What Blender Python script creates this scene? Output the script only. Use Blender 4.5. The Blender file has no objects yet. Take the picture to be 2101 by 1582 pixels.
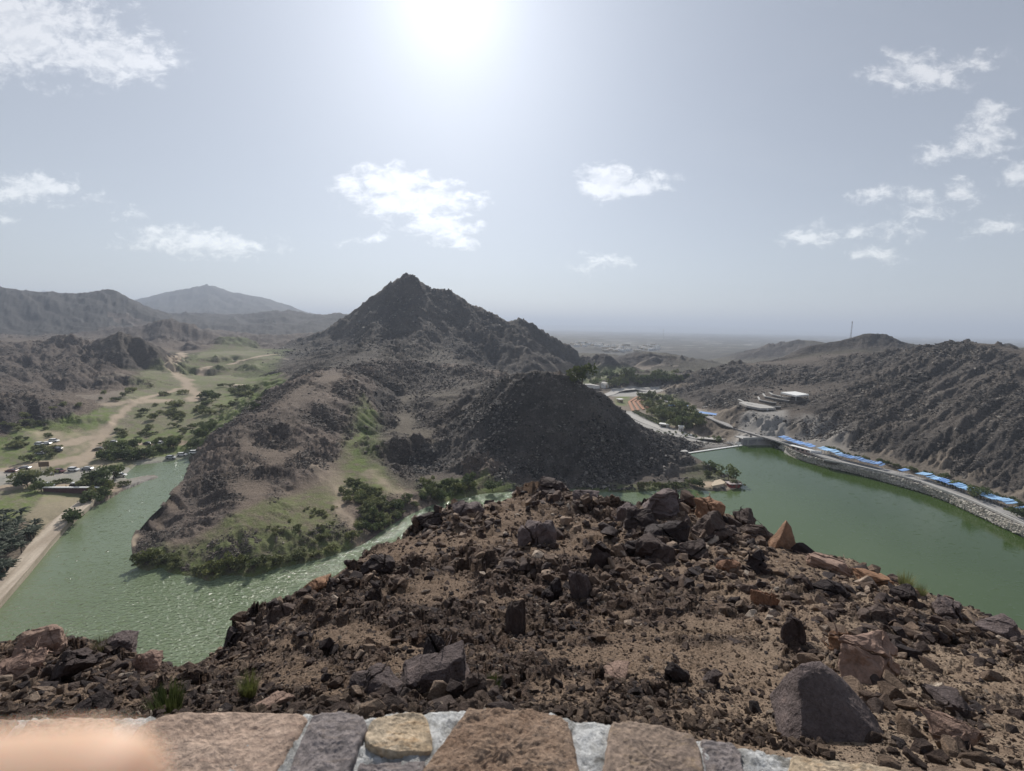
import bpy, bmesh, math, random, re
import numpy as np
from mathutils import Vector, Matrix
random.seed(7)
rng = np.random.default_rng(7)
rad = math.radians
# ------------------------------------------------------------------ camera, sun, sky, exposure
FOC, CX, CY = 913.0, 1050.5, 791.0          # focal length and centre in pixels of the photograph
PITCH, ROLL, CAMZ = rad(7.6), rad(1.1), 75.0  # eye 75 m above the lake
f0 = Vector((0, math.cos(PITCH), -math.sin(PITCH)))
u0 = Vector((0, math.sin(PITCH), math.cos(PITCH)))
r0 = Vector((1, 0, 0))
RT = r0 * math.cos(ROLL) + u0 * math.sin(ROLL)
UP = -r0 * math.sin(ROLL) + u0 * math.cos(ROLL)

def ray(px, py):
    return f0 + RT * ((px - CX) / FOC) + UP * ((CY - py) / FOC)

S = bpy.context.scene
col = S.collection
cam_d = bpy.data.cameras.new('camera')
cam = bpy.data.objects.new('camera', cam_d)
col.objects.link(cam)
cam.matrix_world = Matrix(((RT.x, UP.x, -f0.x, 0), (RT.y, UP.y, -f0.y, 0), (RT.z, UP.z, -f0.z, CAMZ), (0, 0, 0, 1)))
cam_d.sensor_width = 36
cam_d.lens = FOC / 2101 * 36
cam_d.clip_start, cam_d.clip_end = 0.01, 120000
cam_d.dof.use_dof = True
cam_d.dof.focus_distance = 4.0
cam_d.dof.aperture_fstop = 4.1
S.camera = cam

SUN = ray(922, -25).normalized()
sun_el = math.asin(SUN.z)
sun_az = math.atan2(SUN.x, SUN.y)
sd = bpy.data.lights.new('sun', 'SUN')
sd.energy = 4.7
sd.angle = rad(0.5)
sd.color = (1.0, 0.94, 0.86)
sun = bpy.data.objects.new('sun', sd)
col.objects.link(sun)
sun.rotation_euler = SUN.to_track_quat('Z', 'Y').to_euler()

world = bpy.data.worlds.new('World')
S.world = world
world.use_nodes = True
S.view_settings.view_transform = 'Standard'
S.view_settings.look = 'None'
S.view_settings.exposure = 0.1
S.view_settings.gamma = 1
S.view_settings.use_curve_mapping = False
S.cycles.max_bounces = 6
S.cycles.volume_bounces = 0
S.cycles.transparent_max_bounces = 4
S.cycles.caustics_reflective = False
S.cycles.caustics_refractive = False

class NT:
    """small helper for node trees"""
    def __init__(s, tree):
        s.t = tree; s.n = tree.nodes; s.l = tree.links
    def new(s, typ, **kw):
        nd = s.n.new(typ)
        ins = kw.pop('ins', {})
        for k, v in kw.items(): setattr(nd, k, v)
        for k, v in ins.items():
            if isinstance(v, bpy.types.NodeSocket): s.l.new(v, nd.inputs[k])
            else: nd.inputs[k].default_value = v
        return nd
    def math(s, op, a, b=None, c=None, clamp=False):
        nd = s.new('ShaderNodeMath', operation=op, use_clamp=clamp)
        for i, v in enumerate((a, b, c)):
            if v is None: continue
            if isinstance(v, bpy.types.NodeSocket): s.l.new(v, nd.inputs[i])
            else: nd.inputs[i].default_value = v
        return nd.outputs[0]
    def vec(s, op, a, b=None, scale=None):
        nd = s.new('ShaderNodeVectorMath', operation=op)
        for i, v in enumerate((a, b)):
            if v is None: continue
            if isinstance(v, bpy.types.NodeSocket): s.l.new(v, nd.inputs[i])
            else: nd.inputs[i].default_value = v
        if scale is not None: nd.inputs['Scale'].default_value = scale
        return nd.outputs['Value'] if op in ('LENGTH', 'DOT_PRODUCT', 'DISTANCE') else nd.outputs['Vector']
    def mix(s, f, a, b, blend='MIX'):
        nd = s.new('ShaderNodeMix', data_type='RGBA', blend_type=blend)
        for k, v in ((0, f), (6, a), (7, b)):
            if isinstance(v, bpy.types.NodeSocket): s.l.new(v, nd.inputs[k])
            else:
                nd.inputs[k].default_value = v if k == 0 else (tuple(v) + (1,))[:4]
        return nd.outputs[2]
    def noise(s, vec, scale, detail=4, rough=0.55, dist=0.0, out='Fac'):
        nd = s.new('ShaderNodeTexNoise', ins={'Scale': scale, 'Detail': detail, 'Roughness': rough, 'Distortion': dist})
        s.l.new(vec, nd.inputs['Vector'])
        return nd.outputs[out]
    def ramp(s, fac, stops):
        nd = s.new('ShaderNodeValToRGB')
        cr = nd.color_ramp
        while len(cr.elements) < len(stops): cr.elements.new(0.5)
        for e, (p, c) in zip(cr.elements, stops):
            e.position = p
            e.color = (c, c, c, 1) if isinstance(c, (int, float)) else (tuple(c) + (1,))[:4]
        s.l.new(fac, nd.inputs[0])
        return nd.outputs[0]

def build_world():
    w = NT(world.node_tree)
    w.n.clear()
    sky = w.new('ShaderNodeTexSky', sky_type='NISHITA', sun_disc=False, sun_elevation=sun_el, sun_rotation=sun_az,
                altitude=300, air_density=1.0, dust_density=0.35, ozone_density=1.0)
    hs = w.new('ShaderNodeHueSaturation', ins={'Saturation': 0.5, 'Value': 1.0, 'Color': sky.outputs[0]})
    tc = w.new('ShaderNodeTexCoord')
    d = w.vec('NORMALIZE', tc.outputs['Generated'])
    # bright hazy aureole round the sun
    dt = w.math('MAXIMUM', w.vec('DOT_PRODUCT', d, tuple(SUN)), 0.0)
    a1 = w.math('MULTIPLY', w.math('POWER', dt, 260.0), 5.0)
    a2 = w.math('MULTIPLY', w.math('POWER', dt, 9.0), 3.6)
    a3 = w.math('MULTIPLY', w.math('POWER', dt, 34.0), 2.6)
    aur = w.math('ADD', w.math('ADD', a1, a2), a3)
    colr = w.mix(1.0, hs.outputs[0], (0.0, 0.0, 0.0), 'ADD')
    aurc = w.vec('MULTIPLY', (0.90, 0.97, 1.06), None)
    sc = w.new('ShaderNodeVectorMath', operation='SCALE')
    sc.inputs[0].default_value = (0.85, 0.96, 1.12)
    w.l.new(aur, sc.inputs['Scale'])
    base = w.vec('ADD', colr, sc.outputs[0])
    base = w.vec('ADD', base, (2.15, 2.35, 2.8))
    # clouds: soft patches at fixed bearings, torn by noise
    sep = w.new('ShaderNodeSeparateXYZ'); w.l.new(d, sep.inputs[0])
    yy = w.math('MAXIMUM', sep.outputs[1], 0.02)
    uu = w.math('DIVIDE', sep.outputs[0], yy)
    vv = w.math('DIVIDE', sep.outputs[2], yy)
    cmb = w.new('ShaderNodeCombineXYZ'); w.l.new(uu, cmb.inputs[0]); w.l.new(vv, cmb.inputs[1])
    uv = cmb.outputs[0]
    wn = w.noise(uv, 9.0, 6, 0.6, 0.4, 'Color')
    warp = w.vec('MULTIPLY', w.vec('SUBTRACT', wn, (0.5, 0.5, 0.5)), (0.10, 0.06, 0))
    uvw = w.vec('ADD', uv, warp)
    blobs = [  # px, py, half width, half height, strength
        (30, 60, 190, 90, 1.05), (250, 118, 110, 50, .95), (150, 90, 120, 60, .75), (60, 388, 110, 30, .9), (410, 500, 160, 26, .85), (255, 437, 36, 18, .5),
        (810, 370, 85, 32, 1.15), (715, 378, 45, 14, .95), (845, 412, 125, 32, 1.15), (900, 462, 80, 26, 1.0), (930, 495, 45, 18, .75), (905, 380, 40, 14, .75),
        (965, 398, 34, 12, .7), (1250, 372, 62, 32, 1.15), (1310, 385, 66, 20, 1.1), (1365, 367, 36, 12, .65), (1890, 145, 90, 34, .85), (1800, 155, 40, 16, .65),
        (2000, 120, 50, 20, .45), (2025, 290, 60, 34, .72), (1918, 322, 40, 26, .7), (2030, 235, 40, 22, .65), (1800, 398, 46, 18, .7), (1880, 405, 30, 20, .7),
        (1980, 392, 38, 20, .7), (1900, 438, 44, 22, .6), (2085, 360, 30, 26, .65), (1665, 480, 66, 22, .62), (1755, 475, 40, 18, .6), (1850, 470, 40, 18, .45),
        (2040, 465, 60, 20, .5), (1800, 520, 60, 18, .45), (1230, 540, 60, 20, .4), (765, 492, 50, 8, .6), (10, 452, 22, 14, .4)]
    acc = None
    for (bx, by, bw, bh, st) in blobs:
        r = ray(bx, by)
        c = (r.x / r.y, r.z / r.y, 0)
        e = w.vec('MULTIPLY', w.vec('SUBTRACT', uvw, c), (FOC / bw * 0.86, FOC / bh * 0.86, 0))
        v = w.math('MULTIPLY', w.math('SUBTRACT', 1.0, w.vec('LENGTH', e)), st)
        acc = v if acc is None else w.math('MAXIMUM', acc, v)
    fine = w.noise(w.vec('MULTIPLY', uv, (1, 1.7, 1)), 22.0, 10, 0.66, 0.3)
    big = w.noise(w.vec('MULTIPLY', uv, (1, 2.6, 1)), 3.2, 8, 0.55, 0.5)
    dens = w.math('ADD', acc, w.math('MULTIPLY', w.math('SUBTRACT', fine, 0.50), 2.3))
    cl = w.new('ShaderNodeMapRange', interpolation_type='SMOOTHSTEP', ins={'Value': dens, 'From Min': -0.02, 'From Max': 0.72, 'To Max': 0.95})
    front = w.math('GREATER_THAN', sep.outputs[1], 0.05)
    m1 = w.math('MULTIPLY', cl.outputs[0], front)
    veil = w.new('ShaderNodeMapRange', interpolation_type='SMOOTHSTEP', ins={'Value': big, 'From Min': 0.42, 'From Max': 0.8, 'To Max': 0.30})
    side = w.new('ShaderNodeMapRange', interpolation_type='SMOOTHSTEP', ins={'Value': w.math('ADD', uu, w.math('MULTIPLY', big, 0.8)), 'From Min': 1.1, 'From Max': -0.1, 'To Max': 0.34})
    vm = w.math('MULTIPLY', w.math('MAXIMUM', veil.outputs[0], side.outputs[0]), front)
    fine2 = w.noise(w.vec('MULTIPLY', w.vec('ADD', uv, (0.004, 0.016, 0)), (1, 1.7, 1)), 22.0, 10, 0.66, 0.3)
    shade = w.new('ShaderNodeMapRange', interpolation_type='SMOOTHSTEP', ins={'Value': w.math('SUBTRACT', fine2, fine), 'From Min': -0.10, 'From Max': 0.12, 'To Min': 1.12, 'To Max': 0.72}).outputs[0]
    cc = w.vec('MULTIPLY', base, (1.18, 1.16, 1.12))
    lit = w.new('ShaderNodeVectorMath', operation='SCALE'); lit.inputs[0].default_value = (4.8, 4.4, 3.9); w.l.new(shade, lit.inputs['Scale'])
    cc = w.vec('ADD', cc, lit.outputs[0])
    vcol = w.vec('ADD', w.vec('MULTIPLY', base, (1.05, 1.04, 1.02)), (0.6, 0.55, 0.5))
    c1 = w.mix(vm, base, vcol)
    c2 = w.mix(m1, c1, cc)
    bg = w.new('ShaderNodeBackground', ins={'Strength': 0.058, 'Color': c2})
    out = w.new('ShaderNodeOutputWorld')
    w.l.new(bg.outputs[0], out.inputs[0])
build_world()
# ------------------------------------------------------------------ places from bearings
def tq(px, py):
    r = ray(px, py)
    return r.x / r.y, r.z / r.y
def at(px, py, z=0.0):              # where the line of sight meets the level z
    t, q = tq(px, py)
    y = (z - CAMZ) / q
    return Vector((t * y, y, z))
def atd(px, py, d):                 # the point of that line of sight d metres out
    t, q = tq(px, py)
    return Vector((t * d, d, CAMZ + q * d))

def tag(o, label=None, cat=None, group=None, kind=None):
    if label: o['label'] = label
    if cat: o['category'] = cat
    if group: o['group'] = group
    if kind: o['kind'] = kind
    return o
def obj(name, me, parent=None, mat=None):
    o = bpy.data.objects.new(name, me)
    col.objects.link(o)
    if parent is not None: o.parent = parent
    if mat is not None and me is not None: me.materials.append(mat)
    return o
def empty(name, loc=(0, 0, 0), rz=0.0):
    o = bpy.data.objects.new(name, None)
    col.objects.link(o)
    o.location = loc; o.rotation_euler = (0, 0, rz)
    o.empty_display_size = 0.3
    return o
def mesh(name, v, f, smooth=False, mat=None):
    me = bpy.data.meshes.new(name)
    me.from_pydata([tuple(p) for p in v], [], [tuple(x) for x in f])
    me.update()
    if smooth: me.shade_smooth()
    if mat is not None: me.materials.append(mat)
    return me
def np_mesh(name, V, F, smooth=True):
    me = bpy.data.meshes.new(name)
    k = F.shape[1]
    me.vertices.add(len(V)); me.vertices.foreach_set('co', V.astype(np.float32).ravel())
    me.loops.add(F.size); me.loops.foreach_set('vertex_index', F.astype(np.int32).ravel())
    me.polygons.add(len(F)); me.polygons.foreach_set('loop_start', np.arange(0, F.size, k, dtype=np.int32))
    me.polygons.foreach_set('loop_total', np.full(len(F), k, dtype=np.int32))
    me.update(calc_edges=True)
    if smooth: me.shade_smooth()
    return me
def copy_tree(o, parent=None):
    c = o.copy(); col.objects.link(c)
    if parent is not None: c.parent = parent
    for ch in list(o.children): copy_tree(ch, c)
    return c

# ------------------------------------------------------------------ noise
def _h(ix, iy, s):
    n = (ix.astype(np.int64) * 374761393 + iy.astype(np.int64) * 668265263 + s * 144269) & 0x7fffffff
    n = ((n ^ (n >> 13)) * 1274126177) & 0x7fffffff
    n = (n ^ (n >> 16)) & 0xffff
    return (n / 65535.0).astype(np.float32)
def vnoise(x, y, s=0):
    ix, iy = np.floor(x), np.floor(y)
    fx, fy = (x - ix).astype(np.float32), (y - iy).astype(np.float32)
    fx, fy = fx * fx * (3 - 2 * fx), fy * fy * (3 - 2 * fy)
    a, b, c, d = _h(ix, iy, s), _h(ix + 1, iy, s), _h(ix, iy + 1, s), _h(ix + 1, iy + 1, s)
    return (a + (b - a) * fx) * (1 - fy) + (c + (d - c) * fx) * fy
def fbm(x, y, o=5, s=0, g=0.5):
    r = 0; a = 1; n = 0
    for i in range(o):
        r = r + a * (vnoise(x, y, s + i) - 0.5); n += a
        x, y = 1.7 * x + 1.1 * y + 3.1, -1.1 * x + 1.7 * y + 7.7
        a *= g
    return r / n * 2
def ridged(x, y, o=5, s=0, g=0.5):
    r = 0; a = 1; n = 0
    for i in range(o):
        r = r + a * (1 - np.abs(vnoise(x, y, s + i) * 2 - 1)); n += a
        x, y = 1.7 * x + 1.1 * y + 3.1, -1.1 * x + 1.7 * y + 7.7
        a *= g
    return r / n
def shards(x, y, s=0, tilt=0.6):
    """piecewise tilted facets: broken rock"""
    ix, iy = np.floor(x), np.floor(y)
    best = np.full(x.shape, 9.0, np.float32); out = np.zeros(x.shape, np.float32)
    for i in (-1, 0, 1):
        for j in (-1, 0, 1):
            cx, cy = ix + i, iy + j
            sx = cx + _h(cx, cy, s); sy = cy + _h(cx, cy, s + 1)
            dx, dy = (x - sx).astype(np.float32), (y - sy).astype(np.float32)
            d = dx * dx + dy * dy
            hh = _h(cx, cy, s + 2) - 0.5 + tilt * (dx * (_h(cx, cy, s + 3) - .5) + dy * (_h(cx, cy, s + 4) - .5)) * 2
            m = d < best
            best = np.where(m, d, best); out = np.where(m, hh, out)
    return out
def gullies(x, y, gx, gy, octs=4, f0_=1.0, s=0, amp=0.5, branch=0.9):
    """ribs and gullies that run down the slope (gx, gy)"""
    H = np.zeros(x.shape, np.float32); dX = np.zeros_like(H); dY = np.zeros_like(H)
    a = amp; f = f0_
    for o in range(octs):
        sx = gy + dY * branch; sy = -(gx + dX * branch)
        X, Y = x * f, y * f
        ix, iy = np.floor(X), np.floor(Y)
        fx, fy = (X - ix).astype(np.float32), (Y - iy).astype(np.float32)
        va = np.zeros_like(H); vs = np.zeros_like(H); wt = np.zeros_like(H)
        for i in range(-1, 2):
            for j in range(-1, 2):
                px_ = fx - i - _h(ix + i, iy + j, s + o * 7) ; py_ = fy - j - _h(ix + i, iy + j, s + o * 7 + 3)
                w = np.exp(-2.5 * (px_ * px_ + py_ * py_))
                m = (px_ * sx + py_ * sy) * (2 * math.pi)
                va += np.cos(m) * w; vs += -np.sin(m) * w; wt += w
        va /= wt; vs /= wt
        H += va * a
        dX += vs * sx * a; dY += vs * sy * a
        a *= 0.5; f *= 1.9
    return H
def smooth(a, b, x):
    t = np.clip((x - a) / (b - a), 0, 1)
    return t * t * (3 - 2 * t)
def seg_dist(X, Y, P, closed=False):
    """distance to a polyline"""
    best = np.full(X.shape, 1e18)
    n = len(P)
    for i in range(n if closed else n - 1):
        ax, ay = P[i][:2]; bx, by = P[(i + 1) % n][:2]
        dx, dy = bx - ax, by - ay
        L = dx * dx + dy * dy + 1e-12
        t = np.clip(((X - ax) * dx + (Y - ay) * dy) / L, 0, 1)
        d = (X - ax - t * dx) ** 2 + (Y - ay - t * dy) ** 2
        best = np.minimum(best, d)
    return np.sqrt(best)
def inside(X, Y, P):
    r = np.zeros(X.shape, bool)
    n = len(P)
    for i in range(n):
        ax, ay = P[i][:2]; bx, by = P[(i + 1) % n][:2]
        c = ((ay > Y) != (by > Y))
        with np.errstate(divide='ignore', invalid='ignore'):
            xx = (bx - ax) * (Y - ay) / ((by - ay) if by != ay else 1e-9) + ax
        r ^= (c & (X < xx))
    return r
def poly_mask(X, Y, P, soft):
    """1 inside, fading over `soft` metres outside; P in world xy; only near cells computed"""
    P = [(p[0], p[1]) for p in P]
    xs = [p[0] for p in P]; ys = [p[1] for p in P]
    box = (X > min(xs) - soft) & (X < max(xs) + soft) & (Y > min(ys) - soft) & (Y < max(ys) + soft)
    m = np.zeros(X.shape, np.float32)
    if not box.any(): return m
    x, y = X[box], Y[box]
    sdv = seg_dist(x, y, P, True)
    sdv = np.where(inside(x, y, P), -sdv, sdv)
    m[box] = 1 - smooth(-soft * .5, soft * .5, sdv)
    return m
def line_mask(X, Y, P, w, soft):
    P = [(p[0], p[1]) for p in P]
    xs = [p[0] for p in P]; ys = [p[1] for p in P]; e = w + soft
    box = (X > min(xs) - e) & (X < max(xs) + e) & (Y > min(ys) - e) & (Y < max(ys) + e)
    m = np.zeros(X.shape, np.float32)
    if box.any():
        m[box] = 1 - smooth(w - soft * .5, w + soft * .5, seg_dist(X[box], Y[box], P))
    return m

# ------------------------------------------------------------------ the lie of the land
LAKE_PX = [(0, 1235), (60, 1170), (100, 1122), (140, 1082), (185, 1044), (210, 1032), (250, 1008), (300, 987), (327, 979), (318, 974), (290, 977), (262, 983),
    (255, 976), (268, 965), (280, 955), (330, 949), (360, 944), (388, 938), (390, 950), (376, 985), (352, 1005), (330, 1035), (300, 1062), (276, 1090),
    (268, 1112), (272, 1142), (285, 1167), (303, 1172), (330, 1163), (345, 1176), (400, 1184), (430, 1194), (460, 1180), (520, 1184), (570, 1166),
    (640, 1152), (700, 1134), (740, 1119), (765, 1104), (800, 1078), (850, 1052), (885, 1037), (950, 1022), (1000, 1012), (1060, 1008), (1180, 1003),
    (1230, 1008), (1290, 1011), (1350, 1006), (1400, 1003), (1440, 1007), (1490, 1008), (1522, 1000), (1524, 990), (1500, 976), (1480, 966), (1455, 953),
    (1430, 940), (1412, 931), (1414, 929), (1455, 921), (1520, 914), (1570, 913), (1592, 914), (1620, 935), (1650, 947), (1690, 957), (1740, 968), (1790, 980), (1840, 995),
    (1900, 1012), (1925, 1021), (1970, 1042), (2010, 1060), (2060, 1083), (2101, 1100), (2200, 1160)]
LAKE = [tuple(at(x, y, 0)[:2]) for x, y in LAKE_PX] + [(190, 90), (200, 20), (-260, 20), (-240, 60)]

CP = []        # control points: t, ln y, value, tag
def add(P, tg):
    CP.append((P[0] / P[1], math.log(P[1]), P[2], tg))
def line(pts, tg, back=None, step=0.05):
    """crest line through (px, py, distance); back = (distance factor, height) of the land behind it"""
    W = [atd(*p) for p in pts]
    out = []
    for a, b in zip(W, W[1:]):
        ta, tb = a.x / a.y, b.x / b.y
        n = max(1, int(math.hypot(tb - ta, math.log(b.y / a.y)) / step + .5))
        for i in range(n): out.append(a.lerp(b, i / n))
    out.append(W[-1])
    for p in out:
        add(p, tg)
        if back:
            k = back[0]; add((p.x * k, p.y * k, back[1]), tg)
def gline(pts, tg, step=0.06):
    """ground points (px, py, height)"""
    W = [at(*p) for p in pts]
    for a, b in zip(W, W[1:]):
        n = max(1, int(math.hypot(b.x / b.y - a.x / a.y, math.log(b.y / a.y)) / step + .5))
        for i in range(n): add(a.lerp(b, i / n), tg)
    add(W[-1], tg)
def gpts(pts, tg):
    for p in pts: add(at(*p), tg)

# shore
for (a, b) in zip(LAKE, LAKE[1:] + LAKE[:1]):
    if a[1] < 100 and b[1] < 100: continue
    n = max(1, int(math.hypot(b[0] / b[1] - a[0] / a[1], math.log(b[1] / a[1])) / 0.05))
    for i in range(n):
        x, y = a[0] + (b[0] - a[0]) * i / n, a[1] + (b[1] - a[1]) * i / n
        if y > 90: add((x, y, 0.0), 'shore')
# left valley floor
gpts([(-400, 1000, 2), (-300, 1150, 2), (-100, 1250, 2.2), (-60, 1050, 2), (40, 1120, 1.5), (90, 1060, 1.5), (150, 1050, 1.6), (20, 1010, 2), (100, 985, 1.4), (60, 965, 1.3), (200, 975, 1.2), (-100, 960, 3),
      (230, 950, 1.6), (240, 900, 4), (130, 910, 4), (30, 930, 3.5), (330, 900, 3.2), (400, 915, 3), (60, 890, 6), (300, 850, 8), (200, 855, 9), (380, 850, 7),
      (420, 800, 12), (340, 800, 12), (250, 810, 14), (500, 800, 13), (545, 815, 12), (460, 860, 8), (430, 880, 6), (480, 775, 15), (400, 770, 15), (370, 740, 19), (440, 735, 21),
      (300, 775, 17), (520, 750, 21), (560, 735, 25), (480, 728, 25), (330, 762, 19), (230, 770, 20)], 'ground')
gline([(225, 1022, 2.0), (265, 1003, 1.8), (318, 978, 1.0)], 'ground')
# left hills
line([(-420, 700, 520), (-250, 690, 600), (0, 702, 620), (60, 704, 610), (110, 700, 600), (145, 688, 600), (180, 712, 590)], 'left_hill', (1.35, 28))
line([(0, 745, 480), (60, 735, 500), (110, 722, 540)], 'left_hill')
line([(112, 700, 598), (140, 730, 520), (185, 760, 460), (260, 790, 415)], 'left_hill')
gline([(60, 725, 30), (95, 755, 22), (130, 782, 17)], 'left_hill')
line([(40, 706, 600), (40, 740, 500), (80, 775, 430), (130, 800, 395)], 'left_hill')
line([(-120, 740, 470), (-40, 770, 420), (20, 790, 385)], 'left_hill')
line([(165, 715, 575), (215, 755, 470), (290, 778, 430)], 'left_hill')
line([(150, 770, 430), (175, 745, 480), (160, 715, 540)], 'left_hill')
line([(-420, 800, 330), (-200, 800, 350), (0, 792, 380), (90, 798, 390), (170, 800, 400)], 'left_hill')
line([(-300, 850, 250), (-100, 845, 270), (0, 838, 285), (35, 826, 300), (85, 822, 305), (120, 840, 300)], 'left_hill')
gline([(-200, 905, 6), (0, 885, 6), (60, 876, 6), (130, 862, 7), (150, 845, 9)], 'left_hill')
line([(172, 735, 520), (200, 708, 550), (225, 692, 565), (245, 680, 570), (262, 688, 570), (290, 700, 560), (320, 715, 545), (352, 740, 520)], 'dark_hill', (1.25, 26))
gline([(190, 752, 22), (250, 757, 19), (300, 757, 18), (345, 752, 19)], 'dark_hill')
line([(386, 788, 500), (400, 768, 520), (420, 754, 535), (445, 752, 540), (480, 762, 540)], 'knoll', (1.15, 17))
line([(270, 700, 900), (300, 680, 960), (330, 660, 1000), (355, 655, 1010), (400, 668, 1000), (440, 682, 980), (470, 700, 950)], 'brown_hill', (1.3, 40))
line([(378, 720, 800), (400, 708, 830), (430, 708, 840)], 'brown_hill', (1.12, 34))
line([(425, 712, 860), (450, 697, 880), (480, 694, 890), (505, 702, 880), (530, 716, 860)], 'brown_hill', (1.2, 34))
line([(535, 714, 950), (560, 703, 970), (600, 704, 980), (640, 694, 990), (670, 690, 1000)], 'brown_hill', (1.15, 36))
line([(-420, 560, 1400), (-150, 580, 1500), (0, 590, 1500), (30, 594, 1520), (60, 600, 1550), (90, 607, 1600), (130, 609, 1650), (170, 608, 1650), (190, 602, 1600), (210, 600, 1600), (240, 602, 1600),
      (262, 615, 1550), (285, 632, 1500), (310, 648, 1450), (340, 660, 1400), (370, 675, 1300)], 'hazy_ridge', (1.35, 80))
line([(-150, 660, 1150), (0, 672, 1150), (100, 668, 1200), (200, 672, 1200), (260, 676, 1200)], 'hazy_ridge')
line([(60, 608, 7500), (85, 598, 7800), (100, 602, 7800), (140, 606, 7800), (170, 612, 7500)], 'far_mountains', (1.4, 20))
line([(240, 640, 4300), (285, 618, 4500), (320, 610, 4500), (345, 602, 4500), (365, 594, 4500), (400, 590, 4500), (425, 581, 4500), (442, 590, 4500), (470, 600, 4500), (495, 607, 4500),
      (540, 613, 4500), (570, 622, 4500), (595, 634, 4500), (615, 647, 4400)], 'blue_mountain', (1.4, 60))
line([(300, 655, 1850), (330, 648, 1900), (355, 650, 1900), (380, 642, 1950), (410, 648, 1950), (450, 651, 2000), (480, 657, 2000), (500, 652, 2000), (530, 648, 2050), (560, 641, 2100), (575, 645, 2100), (590, 640, 2100), (620, 650, 2050), (645, 657, 2000), (668, 652, 2000),
      (690, 643, 2000), (705, 644, 2000), (725, 655, 1950), (760, 668, 1900)], 'blue_hills', (1.3, 60), 0.03)
line([(420, 690, 1500), (460, 676, 1560), (500, 672, 1600), (530, 680, 1580), (560, 670, 1620), (600, 678, 1600), (640, 684, 1500)], 'blue_hills', (1.1, 60))
# the central mountain
line([(640, 700, 820), (662, 688, 830), (700, 664, 830), (725, 648, 830), (742, 632, 830), (765, 614, 820), (790, 596, 810), (800, 588, 805), (815, 580, 800), (826, 569, 800), (842, 568, 800),
      (856, 578, 800), (868, 594, 800), (882, 602, 800), (905, 602, 805), (922, 598, 810), (945, 610, 815), (970, 628, 820), (1000, 645, 825), (1035, 663, 830), (1060, 658, 830),
      (1085, 664, 830), (1110, 680, 830), (1150, 702, 820), (1200, 722, 810), (1250, 738, 800), (1290, 752, 790)], 'mountain', (1.4, 10), 0.03)
line([(830, 600, 780), (845, 640, 735), (870, 670, 700), (900, 700, 660), (940, 730, 610), (985, 760, 560), (1040, 780, 520)], 'mountain')
line([(790, 625, 770), (780, 660, 720), (800, 700, 650), (810, 725, 580)], 'mountain')
line([(930, 625, 780), (985, 680, 720), (1040, 720, 660), (1090, 755, 610)], 'mountain')
line([(1065, 680, 780), (1110, 715, 720), (1170, 750, 670)], 'mountain')
line([(700, 690, 780), (660, 715, 700), (610, 735, 620), (560, 755, 540), (530, 775, 480)], 'mountain')
line([(740, 660, 780), (735, 700, 680), (720, 730, 580)], 'mountain')
line([(875, 672, 695), (850, 700, 620), (818, 722, 540), (800, 743, 474)], 'mountain')
line([(930, 722, 620), (948, 742, 520), (960, 752, 470)], 'mountain')
line([(780, 662, 716), (748, 700, 600), (735, 728, 500), (730, 747, 432)], 'mountain')
line([(702, 700, 750), (690, 728, 570), (688, 752, 410)], 'mountain')
line([(890, 710, 640), (882, 735, 540), (880, 750, 480)], 'mountain')
gline([(830, 735, 34), (850, 742, 32)], 'mountain')
line([(1010, 745, 640), (1060, 770, 590)], 'mountain')
gline([(1070, 788, 6), (1130, 780, 2), (1200, 775, 0), (1280, 772, -2)], 'ground')
# foothills and the spur that runs into the lake
line([(388, 928, 236), (425, 905, 240), (462, 882, 246), (500, 862, 258), (545, 838, 275), (590, 812, 300), (640, 784, 335), (690, 757, 395), (730, 748, 430), (780, 745, 460), (830, 745, 480),
      (865, 752, 480), (900, 756, 480), (960, 752, 470), (1000, 765, 440), (1030, 788, 400)], 'spur', None, 0.03)
line([(700, 760, 390), (745, 790, 350), (755, 812, 325)], 'spur')
line([(640, 790, 328), (690, 830, 288), (715, 862, 268)], 'spur')
line([(545, 842, 270), (600, 880, 240), (640, 915, 225), (655, 945, 214)], 'spur')
line([(470, 885, 242), (520, 930, 212), (560, 975, 192), (585, 1010, 180)], 'spur')
line([(425, 912, 236), (395, 960, 215), (360, 1010, 188), (325, 1062, 168), (300, 1100, 157)], 'spur', None, 0.03)
line([(450, 950, 206), (430, 1000, 184), (400, 1050, 168)], 'spur')
line([(560, 900, 236), (570, 925, 222)], 'spur')
gline([(742, 842, 19), (738, 870, 13), (722, 900, 9.5), (700, 940, 6.5), (660, 985, 5), (640, 1030, 4.5), (600, 1060, 4.5)], 'spur')
gpts([(660, 900, 12), (610, 930, 11), (560, 960, 9), (650, 960, 7), (540, 1020, 7), (480, 1050, 6.5), (400, 1100, 4), (340, 1120, 3), (480, 1110, 4), (560, 1100, 4.5), (640, 1090, 4),
      (680, 1060, 4), (700, 1100, 2.2), (740, 1060, 3), (720, 1010, 4), (780, 1040, 2.5), (800, 1010, 3.2), (850, 1020, 2), (760, 980, 4.5), (560, 1140, 2), (440, 1150, 2), (320, 1150, 1.5),
      (900, 1012, 1.6), (950, 1005, 1.2), (1000, 1000, 1), (620, 1130, 1.6)], 'spur')
line([(1000, 775, 425), (960, 800, 380), (910, 830, 345), (860, 855, 315), (810, 875, 285), (765, 895, 262)], 'foothill')
line([(870, 765, 460), (840, 800, 400), (800, 830, 350), (775, 850, 325)], 'foothill')
line([(960, 770, 440), (930, 800, 390), (880, 815, 365)], 'foothill')
line([(990, 815, 330), (950, 850, 290), (900, 890, 262), (850, 925, 240), (800, 955, 225)], 'foothill')
gline([(985, 812, 24), (940, 840, 20), (900, 865, 17), (860, 892, 13), (800, 920, 9), (765, 945, 6.5)], 'foothill')
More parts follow.
